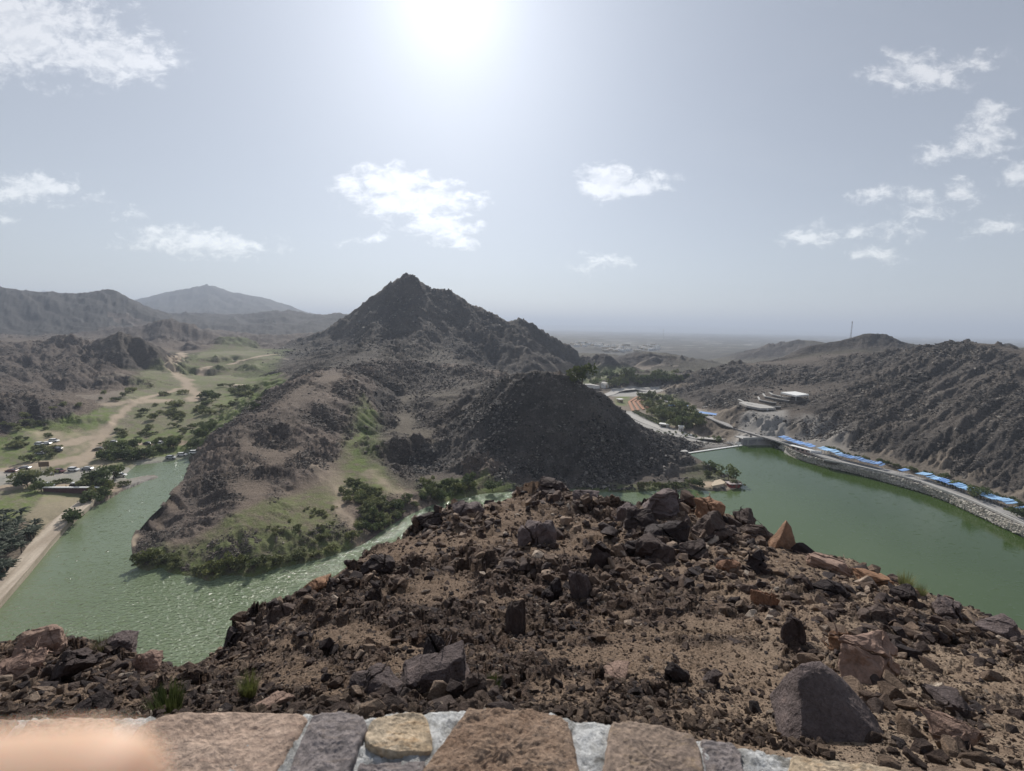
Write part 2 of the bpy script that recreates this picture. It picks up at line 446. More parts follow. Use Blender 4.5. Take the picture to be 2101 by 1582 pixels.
gline([(760, 900, 11), (770, 930, 7.5), (800, 965, 5.5), (850, 1000, 3)], 'foothill')
# the dark cone between the two arms of the lake
line([(1000, 803, 288), (1035, 780, 276), (1060, 772, 268), (1090, 766, 260), (1120, 767, 256), (1150, 768, 255), (1172, 771, 256), (1200, 790, 258), (1240, 815, 262), (1275, 843, 264),
      (1300, 865, 264), (1335, 893, 262), (1370, 915, 258), (1400, 936, 250), (1430, 953, 243), (1470, 972, 232), (1505, 985, 224)], 'cone', (1.16, 1.0), 0.03)
line([(1000, 818, 286), (950, 870, 262), (900, 925, 240), (870, 965, 226)], 'cone')
line([(1120, 778, 254), (1110, 850, 236), (1100, 920, 222), (1090, 970, 213)], 'cone')
line([(1230, 820, 258), (1250, 880, 242), (1270, 940, 228), (1280, 985, 217)], 'cone')
line([(1330, 900, 256), (1350, 950, 237), (1370, 985, 222)], 'cone')
gline([(880, 1005, 1.8), (1000, 996, 1.5), (1100, 998, 1.5), (1200, 996, 1.5), (1290, 1000, 1.2), (1400, 995, 1.2), (1470, 995, 1.2)], 'cone')
# below the dam: park, roads
gpts([(1395, 912, -3), (1430, 905, -4), (1460, 910, -3), (1380, 895, -3), (1330, 875, -3), (1290, 850, -3), (1270, 825, -3), (1300, 825, -3), (1340, 840, -3), (1380, 865, -3), (1420, 885, -2.5),
      (1360, 830, -2.5), (1320, 812, -2), (1280, 806, -2), (1250, 806, -2), (1200, 800, -2), (1490, 902, -2), (1180, 785, -2), (1240, 785, -2), (1100, 790, 2), (1160, 770, -2), (1200, 765, -4),
      (1280, 762, -4), (1440, 865, 0), (1470, 885, -1)], 'ground')
ROAD_PX = [(1240, 812, -1.5), (1262, 804, -1.5), (1290, 801, -1.5), (1345, 803, -1), (1352, 812, 0), (1372, 824, 1.5), (1400, 833, 3), (1430, 843, 4.5), (1460, 858, 5), (1500, 875, 5), (1545, 889, 5), (1600, 905, 4.6),
           (1650, 921, 4.3), (1700, 940, 4.2), (1750, 952, 4.2), (1800, 963, 4.2), (1860, 976, 4.2), (1900, 989, 4.2), (1950, 1008, 4.2), (2000, 1026, 4.2), (2050, 1045, 4.2), (2101, 1065, 4.2), (2220, 1115, 4.2)]
gline(ROAD_PX, 'ground')
gline([(1610, 901, 4.8), (1680, 920, 4.6), (1740, 937, 4.6), (1810, 955, 4.6), (1880, 972, 4.6), (1950, 992, 4.6), (2010, 1012, 4.6), (2080, 1036, 4.6), (2200, 1085, 4.6)], 'ground')
# right-hand hills
line([(1352, 800, 560), (1380, 790, 570), (1420, 774, 580), (1470, 758, 590), (1530, 747, 600)], 'right_hill', (1.18, 8), 0.04)
line([(1530, 747, 600), (1600, 741, 610), (1680, 735, 600), (1750, 730, 570), (1820, 724, 540), (1880, 718, 500)], 'right_hill', None, 0.04)
line([(1600, 752, 540), (1700, 745, 530), (1800, 735, 480)], 'right_hill')
line([(1880, 718, 500), (1920, 710, 480), (1960, 705, 470), (2000, 704, 460), (2040, 706, 450), (2070, 714, 440), (2101, 719, 430), (2250, 740, 400)], 'right_hill', (1.18, 30), 0.04)
line([(1580, 745, 640), (1620, 728, 680), (1660, 712, 700), (1700, 702, 720), (1740, 693, 730), (1765, 686, 730), (1790, 684, 730), (1820, 690, 730), (1850, 702, 720), (1880, 712, 700), (1930, 716, 700)], 'mast_hill', (1.25, 0), 0.03)
line([(1620, 738, 640), (1680, 722, 680), (1740, 708, 705), (1800, 705, 705), (1860, 716, 680)], 'mast_hill')
line([(1500, 742, 1250), (1560, 722, 1300), (1600, 706, 1350), (1650, 698, 1350), (1680, 706, 1300)], 'mast_hill', (1.3, -8))
line([(2000, 716, 900), (2060, 712, 900), (2110, 714, 900)], 'mast_hill', (1.3, 0))
line([(1380, 812, 480), (1450, 800, 470), (1540, 795, 460), (1640, 790, 440), (1740, 780, 420), (1840, 765, 400), (1950, 750, 380), (2101, 745, 360)], 'right_hill')
line([(1360, 812, 500), (1400, 822, 440), (1450, 835, 405), (1500, 845, 370)], 'right_hill')
line([(1440, 825, 430), (1480, 822, 410), (1515, 826, 375)], 'right_hill')
line([(1512, 832, 352), (1550, 835, 345), (1600, 840, 342)], 'right_hill')
line([(1540, 812, 400), (1580, 808, 395), (1640, 812, 372), (1660, 812, 370)], 'right_hill')
line([(1520, 860, 318), (1560, 866, 308), (1600, 868, 302), (1625, 870, 298)], 'right_hill')
line([(1560, 888, 296), (1600, 897, 288), (1650, 902, 282)], 'right_hill')
line([(1640, 845, 325), (1700, 850, 310), (1760, 850, 300), (1820, 845, 300), (1870, 838, 300)], 'right_hill')
line([(1690, 905, 272), (1720, 880, 285), (1760, 870, 288)], 'right_hill')
line([(1770, 925, 252), (1800, 900, 262), (1850, 880, 268), (1900, 850, 285), (1960, 800, 315), (2030, 770, 335), (2101, 758, 340)], 'right_hill')
line([(1860, 945, 232), (1890, 915, 242), (1940, 880, 252), (2000, 840, 268), (2060, 800, 290), (2101, 790, 295)], 'right_hill')
line([(1960, 975, 210), (1990, 940, 220), (2040, 900, 232), (2101, 860, 245)], 'right_hill')
line([(2050, 1000, 196), (2080, 965, 205), (2130, 930, 214), (2200, 880, 225)], 'right_hill')
line([(2300, 800, 330), (2600, 760, 360), (2900, 900, 200), (2500, 950, 200)], 'right_hill')
# middle distance and the plain
line([(1130, 770, 760), (1180, 760, 800), (1230, 752, 860), (1275, 742, 900), (1300, 728, 930), (1325, 719, 950), (1345, 722, 950), (1380, 728, 940), (1420, 738, 920), (1450, 745, 900), (1490, 755, 860)], 'low_hill', (1.2, -6), 0.03)
line([(1235, 792, 560), (1260, 776, 600), (1290, 764, 630), (1330, 766, 640), (1370, 768, 640), (1410, 775, 640)], 'low_hill', (1.1, -4))
line([(1180, 716, 1700), (1210, 712, 1750), (1240, 722, 1700)], 'plain', (1.15, -12))
line([(1500, 728, 1500), (1470, 735, 1450)], 'plain', (1.15, -12))
for yy_ in (1300, 2000, 3000, 5000, 9000, 16000, 30000, 60000):
    for tt in np.arange(-0.2, 2.4, 0.22):
        if yy_ < 1500 and (tt > 0.45 or tt < 0.1): continue
        if yy_ < 3500 and tt < 0.05: continue
        add((tt * yy_, yy_, -12 - (yy_ > 2500) * 6), 'plain')
for yy_ in (9000, 16000, 60000):
    for tt in np.arange(-2.4, -0.2, 0.3): add((tt * yy_, yy_, 0), 'plain')
for yy_ in (1000, 2000, 4000):
    for tt in (-2.4, -1.9): add((tt * yy_, yy_, 60), 'hazy_ridge')
    for tt in (1.9, 2.4): add((tt * yy_, yy_, 0), 'plain')
line([(1300, 672, 26000), (1500, 671, 26000), (1100, 667, 24000)], 'plain', (1.3, 0))
CPA = np.array([c[:3] for c in CP])
TAGS = sorted(set(c[3] for c in CP)); CPT = np.array([TAGS.index(c[3]) for c in CP])
# merge control points that nearly coincide
keep = []
for i in range(len(CPA)):
    if keep:
        d2 = np.min((CPA[keep, 0] - CPA[i, 0]) ** 2 + (CPA[keep, 1] - CPA[i, 1]) ** 2)
        if d2 < 0.008 ** 2: continue
    keep.append(i)
CPA, CPT = CPA[keep], CPT[keep]
ca, cb = CPA[:, 0], CPA[:, 1]
val = CPA[:, 2] / np.exp(cb)
Kd = np.sqrt((ca[:, None] - ca[None]) ** 2 + (cb[:, None] - cb[None]) ** 2 + 1e-5)
wts = np.linalg.solve(np.block([[Kd, np.ones((len(ca), 1))], [np.ones((1, len(ca))), np.zeros((1, 1))]]), np.append(val, 0))
def far_base(T, L):
    r = np.full(T.shape, wts[-1], np.float32)
    for i in range(len(ca)):
        r += np.float32(wts[i]) * np.sqrt((T - ca[i]) ** 2 + (L - cb[i]) ** 2 + 1e-5).astype(np.float32)
    return r                         # height / distance
# near slope: line-of-sight slope q = (z - eye)/y over (t, ln y)
NP_ = [(-400, 1500, 1.6), (0, 1500, 1.6), (300, 1480, 1.62), (650, 1478, 1.62), (1000, 1474, 1.62), (1300, 1500, 1.6), (1600, 1565, 1.5), (2000, 1600, 1.4), (2500, 1620, 1.3),
       (1050, 1440, 2.1), (1050, 1400, 2.7), (1050, 1300, 4.6), (1050, 1200, 7.6), (1080, 1100, 11.5), (1120, 1040, 15.5),
       (1300, 1450, 2.1), (1300, 1400, 2.8), (1300, 1300, 4.8), (1300, 1200, 7.6), (1320, 1130, 10.5), (1360, 1070, 13.0),
       (1560, 1500, 1.9), (1560, 1400, 2.9), (1560, 1300, 4.7), (1560, 1200, 7.6), (1620, 1140, 10.8),
       (1800, 1540, 1.6), (1800, 1450, 2.4), (1800, 1350, 3.9), (1800, 1260, 6.4), (1780, 1190, 9.4),
       (2000, 1540, 1.7), (2000, 1450, 2.6), (2000, 1380, 3.8), (2000, 1300, 6.4),
       (2101, 1540, 1.8), (2101, 1450, 2.8), (2101, 1360, 4.8), (2300, 1500, 2.4), (2500, 1400, 5),
       (820, 1450, 2.0), (820, 1400, 2.6), (820, 1300, 4.3), (820, 1200, 7.4), (860, 1110, 11.5),
       (620, 1450, 2.1), (620, 1390, 2.9), (620, 1300, 4.6), (640, 1240, 7.2),
       (440, 1450, 2.3), (440, 1400, 3.6), (480, 1340, 5.6),
       (250, 1460, 2.2), (250, 1420, 3.2), (100, 1470, 2.2), (100, 1400, 3.4), (0, 1420, 3.0), (0, 1360, 4.8), (-300, 1400, 4)]
CREST = [(-500, 1330, 6.0), (-200, 1325, 6.2), (0, 1322, 6.4), (55, 1312, 6.5), (110, 1336, 6.2), (200, 1328, 6.0), (235, 1340, 5.6), (300, 1372, 5.2), (345, 1384, 4.9), (385, 1392, 4.9), (405, 1378, 5.6), (440, 1340, 6.4),
         (500, 1292, 7.6), (560, 1262, 8.4), (600, 1222, 9.4), (640, 1208, 9.8), (700, 1168, 11.2), (760, 1135, 12.2), (830, 1092, 14.0), (900, 1056, 15.6), (960, 1040, 16.6), (1060, 1012, 18.4),
         (1130, 993, 20), (1200, 1014, 19), (1260, 1040, 17.5), (1330, 1045, 15.8), (1420, 1042, 15.4), (1500, 1060, 14.8), (1560, 1095, 14.2), (1610, 1125, 13.6), (1700, 1145, 12.6), (1760, 1160, 12.0),
         (1830, 1192, 11.0), (1900, 1218, 10.2), (2000, 1262, 9.0), (2101, 1302, 8.0), (2300, 1370, 7.0), (2600, 1450, 6)]
nq = []
for (x, y, d) in NP_ : t, q = tq(x, y); nq.append((t, math.log(d), q))
CREST = [(x, y + (13 if 420 < x < 1040 else 6 if 1040 <= x < 1300 else 4 if x > 1600 else 0), d) for x, y, d in CREST]
prev = None
for (x, y, d) in CREST:
    t, q = tq(x, y)
    pts = [(t, math.log(d), q)]
    if prev is not None and abs(t - prev[0]) > 0.05:
        n = int(abs(t - prev[0]) / 0.05) + 1
        pts = [tuple(prev[k] + (pts[0][k] - prev[k]) * i / n for k in range(3)) for i in range(1, n + 1)]
    for p in pts:
        nq.append(p)
        dd = math.exp(p[1]); z = p[2] * dd
        for kd in (1.5, 2.4):
            nq.append((p[0], p[1] + math.log(kd), (z - (kd - 1) * dd * 1.25) / (dd * kd)))
    prev = pts[-1]
for tt in np.arange(-2.4, 2.5, 0.25):
    for d in (46, 60, 80, 115): nq.append((tt, math.log(d), max(-79.0, -d * 1.08) / d))
    nq.append((tt, math.log(1.2), -1.65 / 1.2)); nq.append((tt, math.log(0.7), -1.65 / .7))
nq = np.array(nq)
Kn = np.sqrt((nq[:, None, 0] - nq[None, :, 0]) ** 2 + (nq[:, None, 1] - nq[None, :, 1]) ** 2 + 2e-4)
nw = np.linalg.solve(np.block([[Kn, np.ones((len(nq), 1))], [np.ones((1, len(nq))), np.zeros((1, 1))]]), np.append(nq[:, 2], 0))
def near_base(T, L):
    r = np.full(T.shape, nw[-1], np.float32)
    for i in range(len(nq)):
        r += np.float32(nw[i]) * np.sqrt((T - nq[i, 0]) ** 2 + (L - nq[i, 1]) ** 2 + 2e-4).astype(np.float32)
    return r

# grid: columns by bearing, rows by distance (finer where the land is seen large)
NC = 940
tcol = np.concatenate([np.linspace(-2.4, -1.42, 12)[:-1], np.linspace(-1.42, 1.42, NC), np.linspace(1.42, 2.4, 12)[1:]])
def rows(a, b, s): return list(np.exp(np.arange(math.log(a), math.log(b), s)))
yrow = np.array(rows(0.8, 25, 0.0078) + rows(25, 110, 0.022) + rows(110, 900, 0.0056) + rows(900, 5200, 0.014) + rows(5200, 60000, 0.035) + [60000])
lrow = np.log(yrow)
NR, NCC = len(yrow), len(tcol)
T, L = np.meshgrid(tcol.astype(np.float32), lrow.astype(np.float32))
Y = np.exp(L); X = T * Y
def coarse(fn, T, L, k=3):
    """evaluate a smooth function on every k-th row and column, then interpolate"""
    ri = np.unique(np.append(np.arange(0, T.shape[0], k), T.shape[0] - 1)); ci = np.unique(np.append(np.arange(0, T.shape[1], k), T.shape[1] - 1))
    c = fn(T[np.ix_(ri, ci)], L[np.ix_(ri, ci)])
    tr = np.interp(np.arange(T.shape[0]), ri, np.arange(len(ri))); tcx = np.interp(np.arange(T.shape[1]), ci, np.arange(len(ci)))
    i0 = np.minimum(tr.astype(int), len(ri) - 2); fr = (tr - i0)[:, None]
    j0 = np.minimum(tcx.astype(int), len(ci) - 2); fc = (tcx - j0)[None]
    a = c[i0][:, j0] * (1 - fc) + c[i0][:, j0 + 1] * fc
    b = c[i0 + 1][:, j0] * (1 - fc) + c[i0 + 1][:, j0 + 1] * fc
    return (a * (1 - fr) + b * fr).astype(np.float32)
r_near = int(np.searchsorted(yrow, 116)); r_far0 = int(np.searchsorted(yrow, 84))
# ---- far land
Tf, Lf, Yf, Xf = T[r_far0:], L[r_far0:], Y[r_far0:], X[r_far0:]
base = coarse(far_base, Tf, Lf, 3)
Zb = base * Yf
dZt = np.gradient(Zb, tcol, axis=1) / Yf
dZl = np.gradient(Zb, lrow[r_far0:], axis=0) / Yf
slope = np.hypot(dZt, dZl)
rockf = smooth(0.09, 0.26, slope)
lh = poly_mask(Xf, Yf, [atd(-420, 800, 300)[:2], atd(-420, 700, 640)[:2], atd(190, 700, 600)[:2], atd(280, 790, 420)[:2], atd(120, 815, 370)[:2], atd(100, 850, 300)[:2], atd(-300, 890, 250)[:2]], 40)
farr = smooth(800, 1000, Yf) * smooth(0.04, -0.06, Tf)
rockf = np.maximum(rockf, np.maximum(lh * .8, farr))
g = 1.0 / (slope + 0.06)
wx = Tf + 0.012 * fbm(Tf * 9, Lf * 9, 3, 91); wy = Lf + 0.012 * fbm(Tf * 9, Lf * 9, 3, 95)
H1 = gullies(wx * 13, wy * 13, dZt * g, dZl * g, 5, 1.0, 5, 0.5, 1.3)
rough = ridged(Tf * 46, Lf * 46, 5, 21, 0.6) - 0.5
sh = shards(wx * 120, wy * 120, 31) * 0.7 + shards(Tf * 260, Lf * 260, 41) * 0.45
patch = smooth(-0.15, 0.35, fbm(Tf * 7, Lf * 7, 4, 61))
closef = 1 - smooth(500, 1400, Yf)
mid_r = ridged(wx * 17, wy * 17, 5, 25, 0.58) - 0.55
nz = rockf * (0.0135 * H1 * (0.6 + 0.4 * closef) + 0.0105 * rough * (0.4 + patch) + 0.0062 * sh * (0.3 + patch) * closef + 0.013 * mid_r)
nz *= 1 - .3 * farr
nz += farr * 0.0045 * (ridged(wx * 30, wy * 30, 5, 27, 0.6) - 0.5)
cnm = poly_mask(Xf, Yf, [atd(1000, 800, 300)[:2], atd(1120, 760, 270)[:2], atd(1290, 850, 275)[:2], atd(1480, 970, 240)[:2], at(1430, 1000)[:2], at(1200, 1000)[:2], at(900, 1000)[:2]], 25)
nz += cnm * rockf * (0.014 * shards(wx * 30, wy * 30, 331, 1.0) + 0.016 * (ridged(wx * 26, wy * 26, 5, 335, .62) - .55)) * np.clip(.5 + 1.6 * fbm(Tf * 9, Lf * 9, 4, 341), 0.1, 1.3)
nz += (1 - rockf) * 0.0007 * fbm(Tf * 60, Lf * 60, 4, 71)
plainf = smooth(1500, 3500, Yf) * smooth(-0.02, 0.06, Tf)
nz += plainf * (0.0016 * np.maximum(fbm(Tf * 16, Lf * 30, 5, 81), 0) + 0.0006 * ridged(Tf * 60, Lf * 90, 3, 85))
# shore, roads
roadf = np.zeros(Tf.shape, np.float32)
ROAD = [at(*p) for p in ROAD_PX]
roadf = np.maximum(roadf, line_mask(Xf, Yf, ROAD, 5, 6))
ROAD2 = [at(*p) for p in [(1610, 901, 4.8), (1680, 920, 4.6), (1740, 937, 4.6), (1810, 955, 4.6), (1880, 972, 4.6), (1950, 992, 4.6), (2010, 1012, 4.6), (2080, 1036, 4.6), (2200, 1085, 4.6)]]
roadf = np.maximum(roadf, line_mask(Xf, Yf, ROAD2, 4, 4))
nz *= (1 - roadf)
bankm = poly_mask(Xf, Yf, [at(x, y, .5)[:2] for x, y in [(1590, 914), (1640, 944), (1740, 970), (1840, 997), (1900, 1014), (2000, 1057), (2101, 1104), (2250, 1170), (2250, 1110), (2101, 1050), (1950, 995), (1800, 955), (1650, 915), (1600, 903)]], 5)
nz *= (1 - .93 * bankm)
tm_ = poly_mask(Xf, Yf, [atd(1500, 830, 345)[:2], atd(1500, 815, 410)[:2], atd(1670, 810, 410)[:2], atd(1670, 840, 345)[:2]], 25)
nz *= (1 - .8 * tm_)
mh = poly_mask(Xf, Yf, [atd(1560, 745, 620)[:2], atd(1560, 745, 900)[:2], atd(1950, 745, 900)[:2], atd(1950, 745, 620)[:2]], 60)
nz *= (1 - .65 * mh)
ds = np.full(Tf.shape, 50.0, np.float32); ins_ = np.zeros(Tf.shape, bool)
box = (Yf < 330)
ds[box] = seg_dist(Xf[box], Yf[box], LAKE, True); ins_[box] = inside(Xf[box], Yf[box], LAKE)
shore_f = smooth(0.0, 10.0, ds)
Zf = Zb + nz * Yf * (0.12 + 0.88 * shore_f)
bank = (~ins_) & (Zb > -1.0)
Zf = np.where(bank, np.maximum(Zf, np.minimum(ds * 0.25, 0.5)), Zf)
Zf = np.where(ins_, -0.25 - np.minimum(ds * 0.3, 3.5), Zf)
Zf = Zf.astype(np.float32)

# ---- near slope
Tn, Ln, Yn, Xn = T[:r_near], L[:r_near], Y[:r_near], X[:r_near]
qn = coarse(near_base, Tn, Ln, 3)
wx = Tn + 0.02 * fbm(Tn * 8, Ln * 8, 3, 101); wy = Ln + 0.02 * fbm(Tn * 8, Ln * 8, 3, 105)
lefty = smooth(0.55, -0.1, Tn)                    # the left flank is craggier, the right one is scree
dq = np.full(Tn.shape, 0.0, np.float32)
crag = smooth(-0.12, 0.28, fbm(wx * 5.5, wy * 5.5, 5, 111) + 0.30 * (lefty - 0.45))
far_n = smooth(1.45, 2.4, Yn)
dq += 0.020 * fbm(Tn * 5, Ln * 5, 4, 121) * far_n
rk = 0.28 + 0.9 * crag * (.6 + .4 * lefty)
dq += far_n * rk * (0.026 * shards(wx * 9, wy * 9, 131, 0.9) + 0.018 * shards(wx * 21, wy * 21, 141, 1.0) + 0.0055 * shards(wx * 48, wy * 48, 151, 1.0))
dq += far_n * 0.018 * (ridged(wx * 11, wy * 11, 5, 175, 0.62) - 0.5) * rk
dq += far_n * 0.0085 * (ridged(Tn * 50, Ln * 50, 5, 171, 0.65) - 0.5)
dq *= 1 - smooth(30, 60, Yn)
Zn = (CAMZ + (qn + dq) * Yn).astype(np.float32)
Z = np.zeros(T.shape, np.float32)
Z[:r_near] = Zn
k = smooth(84, 116, Yf)
Zfull = Zf.copy()
nb = r_near - r_far0
low = np.where(ins_[:nb], -4.0, Zf[:nb])
Z[r_far0:] = Zf
Z[r_far0:r_near] = np.maximum(Zn[r_far0:], low) * (1 - k[:nb]) + low * k[:nb]

def ground_z(x, y):
    """height of the land at a place"""
    t = x / y; l = math.log(y)
    i = min(max(np.searchsorted(lrow, l) - 1, 0), NR - 2); j = min(max(np.searchsorted(tcol, t) - 1, 0), NCC - 2)
    fr = (l - lrow[i]) / (lrow[i + 1] - lrow[i]); fc = (t - tcol[j]) / (tcol[j + 1] - tcol[j])
    fr = min(max(fr, 0), 1); fc = min(max(fc, 0), 1)
    return float((Z[i, j] * (1 - fc) + Z[i, j + 1] * fc) * (1 - fr) + (Z[i + 1, j] * (1 - fc) + Z[i + 1, j + 1] * fc) * fr)
def hit(px, py, d0=1.2, d1=3000):
    """where a line of sight meets the land"""
    t, q = tq(px, py)
    if abs(t) > 2.3: return None
    j = min(max(np.searchsorted(tcol, t) - 1, 0), NCC - 2)
    fc = (t - tcol[j]) / (tcol[j + 1] - tcol[j])
    zc = Z[:, j] * (1 - fc) + Z[:, j + 1] * fc
    dd = (CAMZ + q * yrow) - zc
    ok = np.where((yrow > d0) & (yrow < d1) & (dd <= 0))[0]
    if not len(ok): return None
    i = ok[0]
    if i == 0: return None
    a, b = dd[i - 1], dd[i]
    y = yrow[i - 1] + (yrow[i] - yrow[i - 1]) * (a / (a - b) if a != b else 0)
    return Vector((t * y, y, ground_z(t * y, y)))
# ---- what covers the ground
def ppoly(pts, z=3.0):
    return [at(x, y, z)[:2] for x, y in pts]
grass = np.zeros(T.shape, np.float32); sand = np.zeros_like(grass); pale = np.zeros_like(grass); rocka = np.ones_like(grass)
mtz = poly_mask(X, Y, [atd(520, 700, 1000)[:2], atd(1320, 700, 1000)[:2], atd(1300, 760, 560)[:2], atd(1000, 790, 380)[:2], atd(690, 760, 380)[:2], atd(540, 790, 480)[:2]], 60)
rocka[r_far0:] = np.maximum(rockf, .85 * mtz[r_far0:])
rocka[:r_far0] = crag[:r_far0]
Xj = X + Y * 0.010 * fbm(T * 40, L * 40, 3, 201); Yj = Y * (1 + 0.016 * fbm(T * 40, L * 40, 3, 205))
def paint(arr, P, soft, val=1.0):
    m = poly_mask(Xj, Yj, P, soft)
    np.maximum(arr, m * val, out=arr)
GR = [([(-60, 915), (50, 880), (170, 862), (235, 845), (240, 862), (200, 885), (140, 898), (90, 915), (0, 935)], 5),
      ([(385, 905), (420, 850), (460, 805), (500, 786), (575, 790), (585, 812), (540, 838), (500, 862), (470, 880), (430, 892)], 10),
      ([(-30, 1040), (20, 1012), (95, 1000), (190, 1010), (150, 1022), (80, 1040), (50, 1062), (0, 1075), (-40, 1080)], 2),
      ([(230, 900), (330, 880), (430, 885), (400, 925), (330, 935), (250, 920)], 4), ([(0, 940), (60, 925), (160, 925), (120, 945), (20, 962), (-40, 960)], 3.5),
      ([(1262, 832), (1268, 814), (1292, 812), (1285, 834)], -3), ([(1305, 806), (1340, 804), (1345, 807), (1310, 809)], -1.5)]
for P, zz in GR: paint(grass, ppoly(P, zz), 8, 0.95)
for P, zz, v in [([(400, 1115), (470, 1075), (560, 1040), (640, 1010), (700, 1020), (690, 1060), (740, 1110), (640, 1150), (450, 1190), (290, 1165), (290, 1125)], 3.5, .62), ([(560, 1050), (620, 1010), (690, 985), (640, 1040)], 5, .5),
              ([(690, 990), (720, 900), (745, 850), (775, 880), (770, 940), (820, 985), (740, 1000)], 8, .95), ([(850, 1012), (880, 990), (1000, 985), (1060, 995), (1000, 1010), (900, 1025)], 1.5, .95),
              ([(430, 880), (600, 740), (480, 715), (380, 745), (360, 800), (300, 850), (300, 900)], 12, .62), ([(-60, 920), (230, 850), (300, 780), (420, 760), (440, 880), (260, 960), (0, 1000)], 6, .58),
              ([(270, 1150), (300, 1120), (450, 1160), (620, 1130), (740, 1095), (730, 1125), (560, 1175), (430, 1200), (280, 1180)], 1.0, .8),
              ([(1180, 1000), (1290, 996), (1400, 990), (1440, 1010), (1200, 1015)], .8, .7), ([(1310, 812), (1360, 812), (1440, 860), (1435, 885), (1340, 860)], -2, .6), ([(1180, 795), (1180, 765), (1420, 765), (1340, 790)], -3, .7),
              ([(1400, 962), (1440, 945), (1520, 985), (1520, 1002), (1440, 1002)], 1.2, .35)]:
    paint(grass, ppoly(P, zz), 14 if zz > 4 else 7, v)
grass *= np.where((T > 0.05) & (Y > 450) & (Y < 1300), smooth(14, 3, Z), 1)
grass *= np.clip(0.72 + 0.9 * fbm(T * 70, L * 70, 5, 211), 0, 1)
for P, zz, w, s in [([(120, 958), (165, 938), (190, 915), (205, 893), (235, 868), (270, 845), (310, 830), (360, 815), (395, 812)], 5, 3.2, 4), ([(395, 812), (405, 802), (390, 790), (360, 770), (352, 762), (365, 750), (372, 740), (366, 735)], 14, 5, 6),
                    ([(-40, 975), (60, 950), (120, 945), (180, 935), (220, 925)], 3, 6, 6), ([(130, 912), (170, 900), (200, 898)], 4, 6, 5), ([(200, 915), (260, 905), (340, 905), (400, 905)], 4, 2.5, 3),
                    
                    ([(240, 1020), (290, 1000), (325, 980)], 1.2, 3.5, 3), ([(210, 1035), (260, 1010), (300, 992)], .6, 2, 2), ([(110, 995), (180, 990), (215, 1000)], 2, 4, 4),
                    ([(230, 828), (330, 822)], 11, 7, 8), ([(470, 742), (560, 735)], 20, 6, 6), ([(400, 760), (440, 752)], 18, 7, 6), ([(-60, 1010), (60, 990)], 2.5, 5, 6),
                    ([(1620, 934), (1700, 950), (1800, 974), (1900, 1003), (2000, 1044), (2101, 1088)], 3, 1.2, 1.5), ([(1440, 990), (1500, 995)], 1.5, 4, 4), ([(274, 1100), (272, 1118)], .5, .8, 1.5)]:
    np.maximum(sand, line_mask(Xj, Yj, [at(x, y, zz) for x, y in P], w, s), out=sand)
for P, zz in [([(100, 950), (210, 905), (235, 880), (205, 880), (130, 908), (110, 925)], 4), ([(160, 958), (240, 925), (330, 905), (330, 912), (240, 945), (215, 955), (150, 968)], 3), ([(60, 890), (160, 885), (220, 895), (130, 925), (70, 915)], 4)]:
    np.maximum(sand, poly_mask(Xj, Yj, ppoly(P, zz), 5) * .62 * np.clip(.75 + fbm(T * 45, L * 45, 4, 281), 0, 1.2), out=sand)
CW = [(-40, 1228), (0, 1192), (65, 1110), (95, 1077), (135, 1047), (175, 1019), (204, 1003), (208, 1010), (186, 1034), (140, 1072), (100, 1116), (60, 1165), (0, 1233), (-40, 1275)]
np.maximum(sand, poly_mask(X, Y, ppoly(CW, 1.5), 1.2) * .9, out=sand)
for P in ([(-40, 1240), (0, 1203), (67, 1122), (136, 1053), (203, 1006)], [(-40, 1262), (0, 1220), (62, 1150), (120, 1086), (205, 1010)]):
    np.maximum(pale, line_mask(X, Y, [at(x, y, 1.5) for x, y in P], .35, .8) * .75, out=pale)
# dry straw field beside the causeway
for P, zz, w, s, v in [([(640, 975), (690, 1000), (700, 1050), (730, 1075), (740, 1105)], 4, 2.0, 4, .6), ([(760, 975), (800, 1000), (850, 1020)], 4, 3, 6, .6), ([(640, 960), (690, 975), (700, 1010)], 5.5, 4, 8, .45)]:
    np.maximum(sand, line_mask(Xj, Yj, [at(x, y, zz) for x, y in P], w, s) * v * (.6 + .6 * np.clip(fbm(T * 50, L * 50, 4, 261) + .4, 0, 1)), out=sand)
field = poly_mask(Xj, Yj, ppoly([(50, 1062), (95, 1015), (190, 1015), (175, 1030), (130, 1065), (70, 1098)], 1.6), 3)
# grey gravel of the wadi bed; pale paving
for P, zz, v in [([(-200, 985), (0, 972), (120, 968), (200, 962), (262, 955), (300, 958), (300, 975), (240, 985), (120, 988), (0, 1000), (-200, 1020)], 1.2, .62), ([(270, 945), (390, 928), (395, 938), (280, 956)], .8, .5), ([(250, 985), (325, 974), (330, 980), (270, 1003)], .9, .5),
              ([(1250, 812), (1255, 800), (1350, 797), (1362, 806), (1330, 812)], -1.5, .9), ([(1262, 845), (1300, 843), (1310, 852), (1275, 852)], -3, .9), ([(1275, 852), (1310, 850), (1360, 872), (1420, 892), (1468, 905), (1462, 911), (1400, 899), (1350, 896), (1310, 880)], -3, .95)]:
    np.maximum(pale, poly_mask(Xj if zz > 0 else X, Yj if zz > 0 else Y, ppoly(P, zz), 3) * v, out=pale)
np.maximum(pale, line_mask(X, Y, [at(x, y, .6) for x, y in [(1590, 914), (1620, 930), (1690, 952), (1790, 976), (1900, 1006), (1970, 1035), (2050, 1070), (2101, 1092), (2200, 1135)]], 2.5, 3) * .8, out=pale)
np.maximum(pale, line_mask(Xj, Yj, [at(x, y, 2) for x, y in [(1405, 905), (1440, 910), (1480, 908)]], 5, 6) * .5, out=pale)
np.maximum(pale, poly_mask(Xj, Yj, ppoly([(1640, 850), (1650, 838), (1740, 855), (1760, 880), (1700, 885), (1600, 895), (1560, 880)], 20), 20) * .42, out=pale)
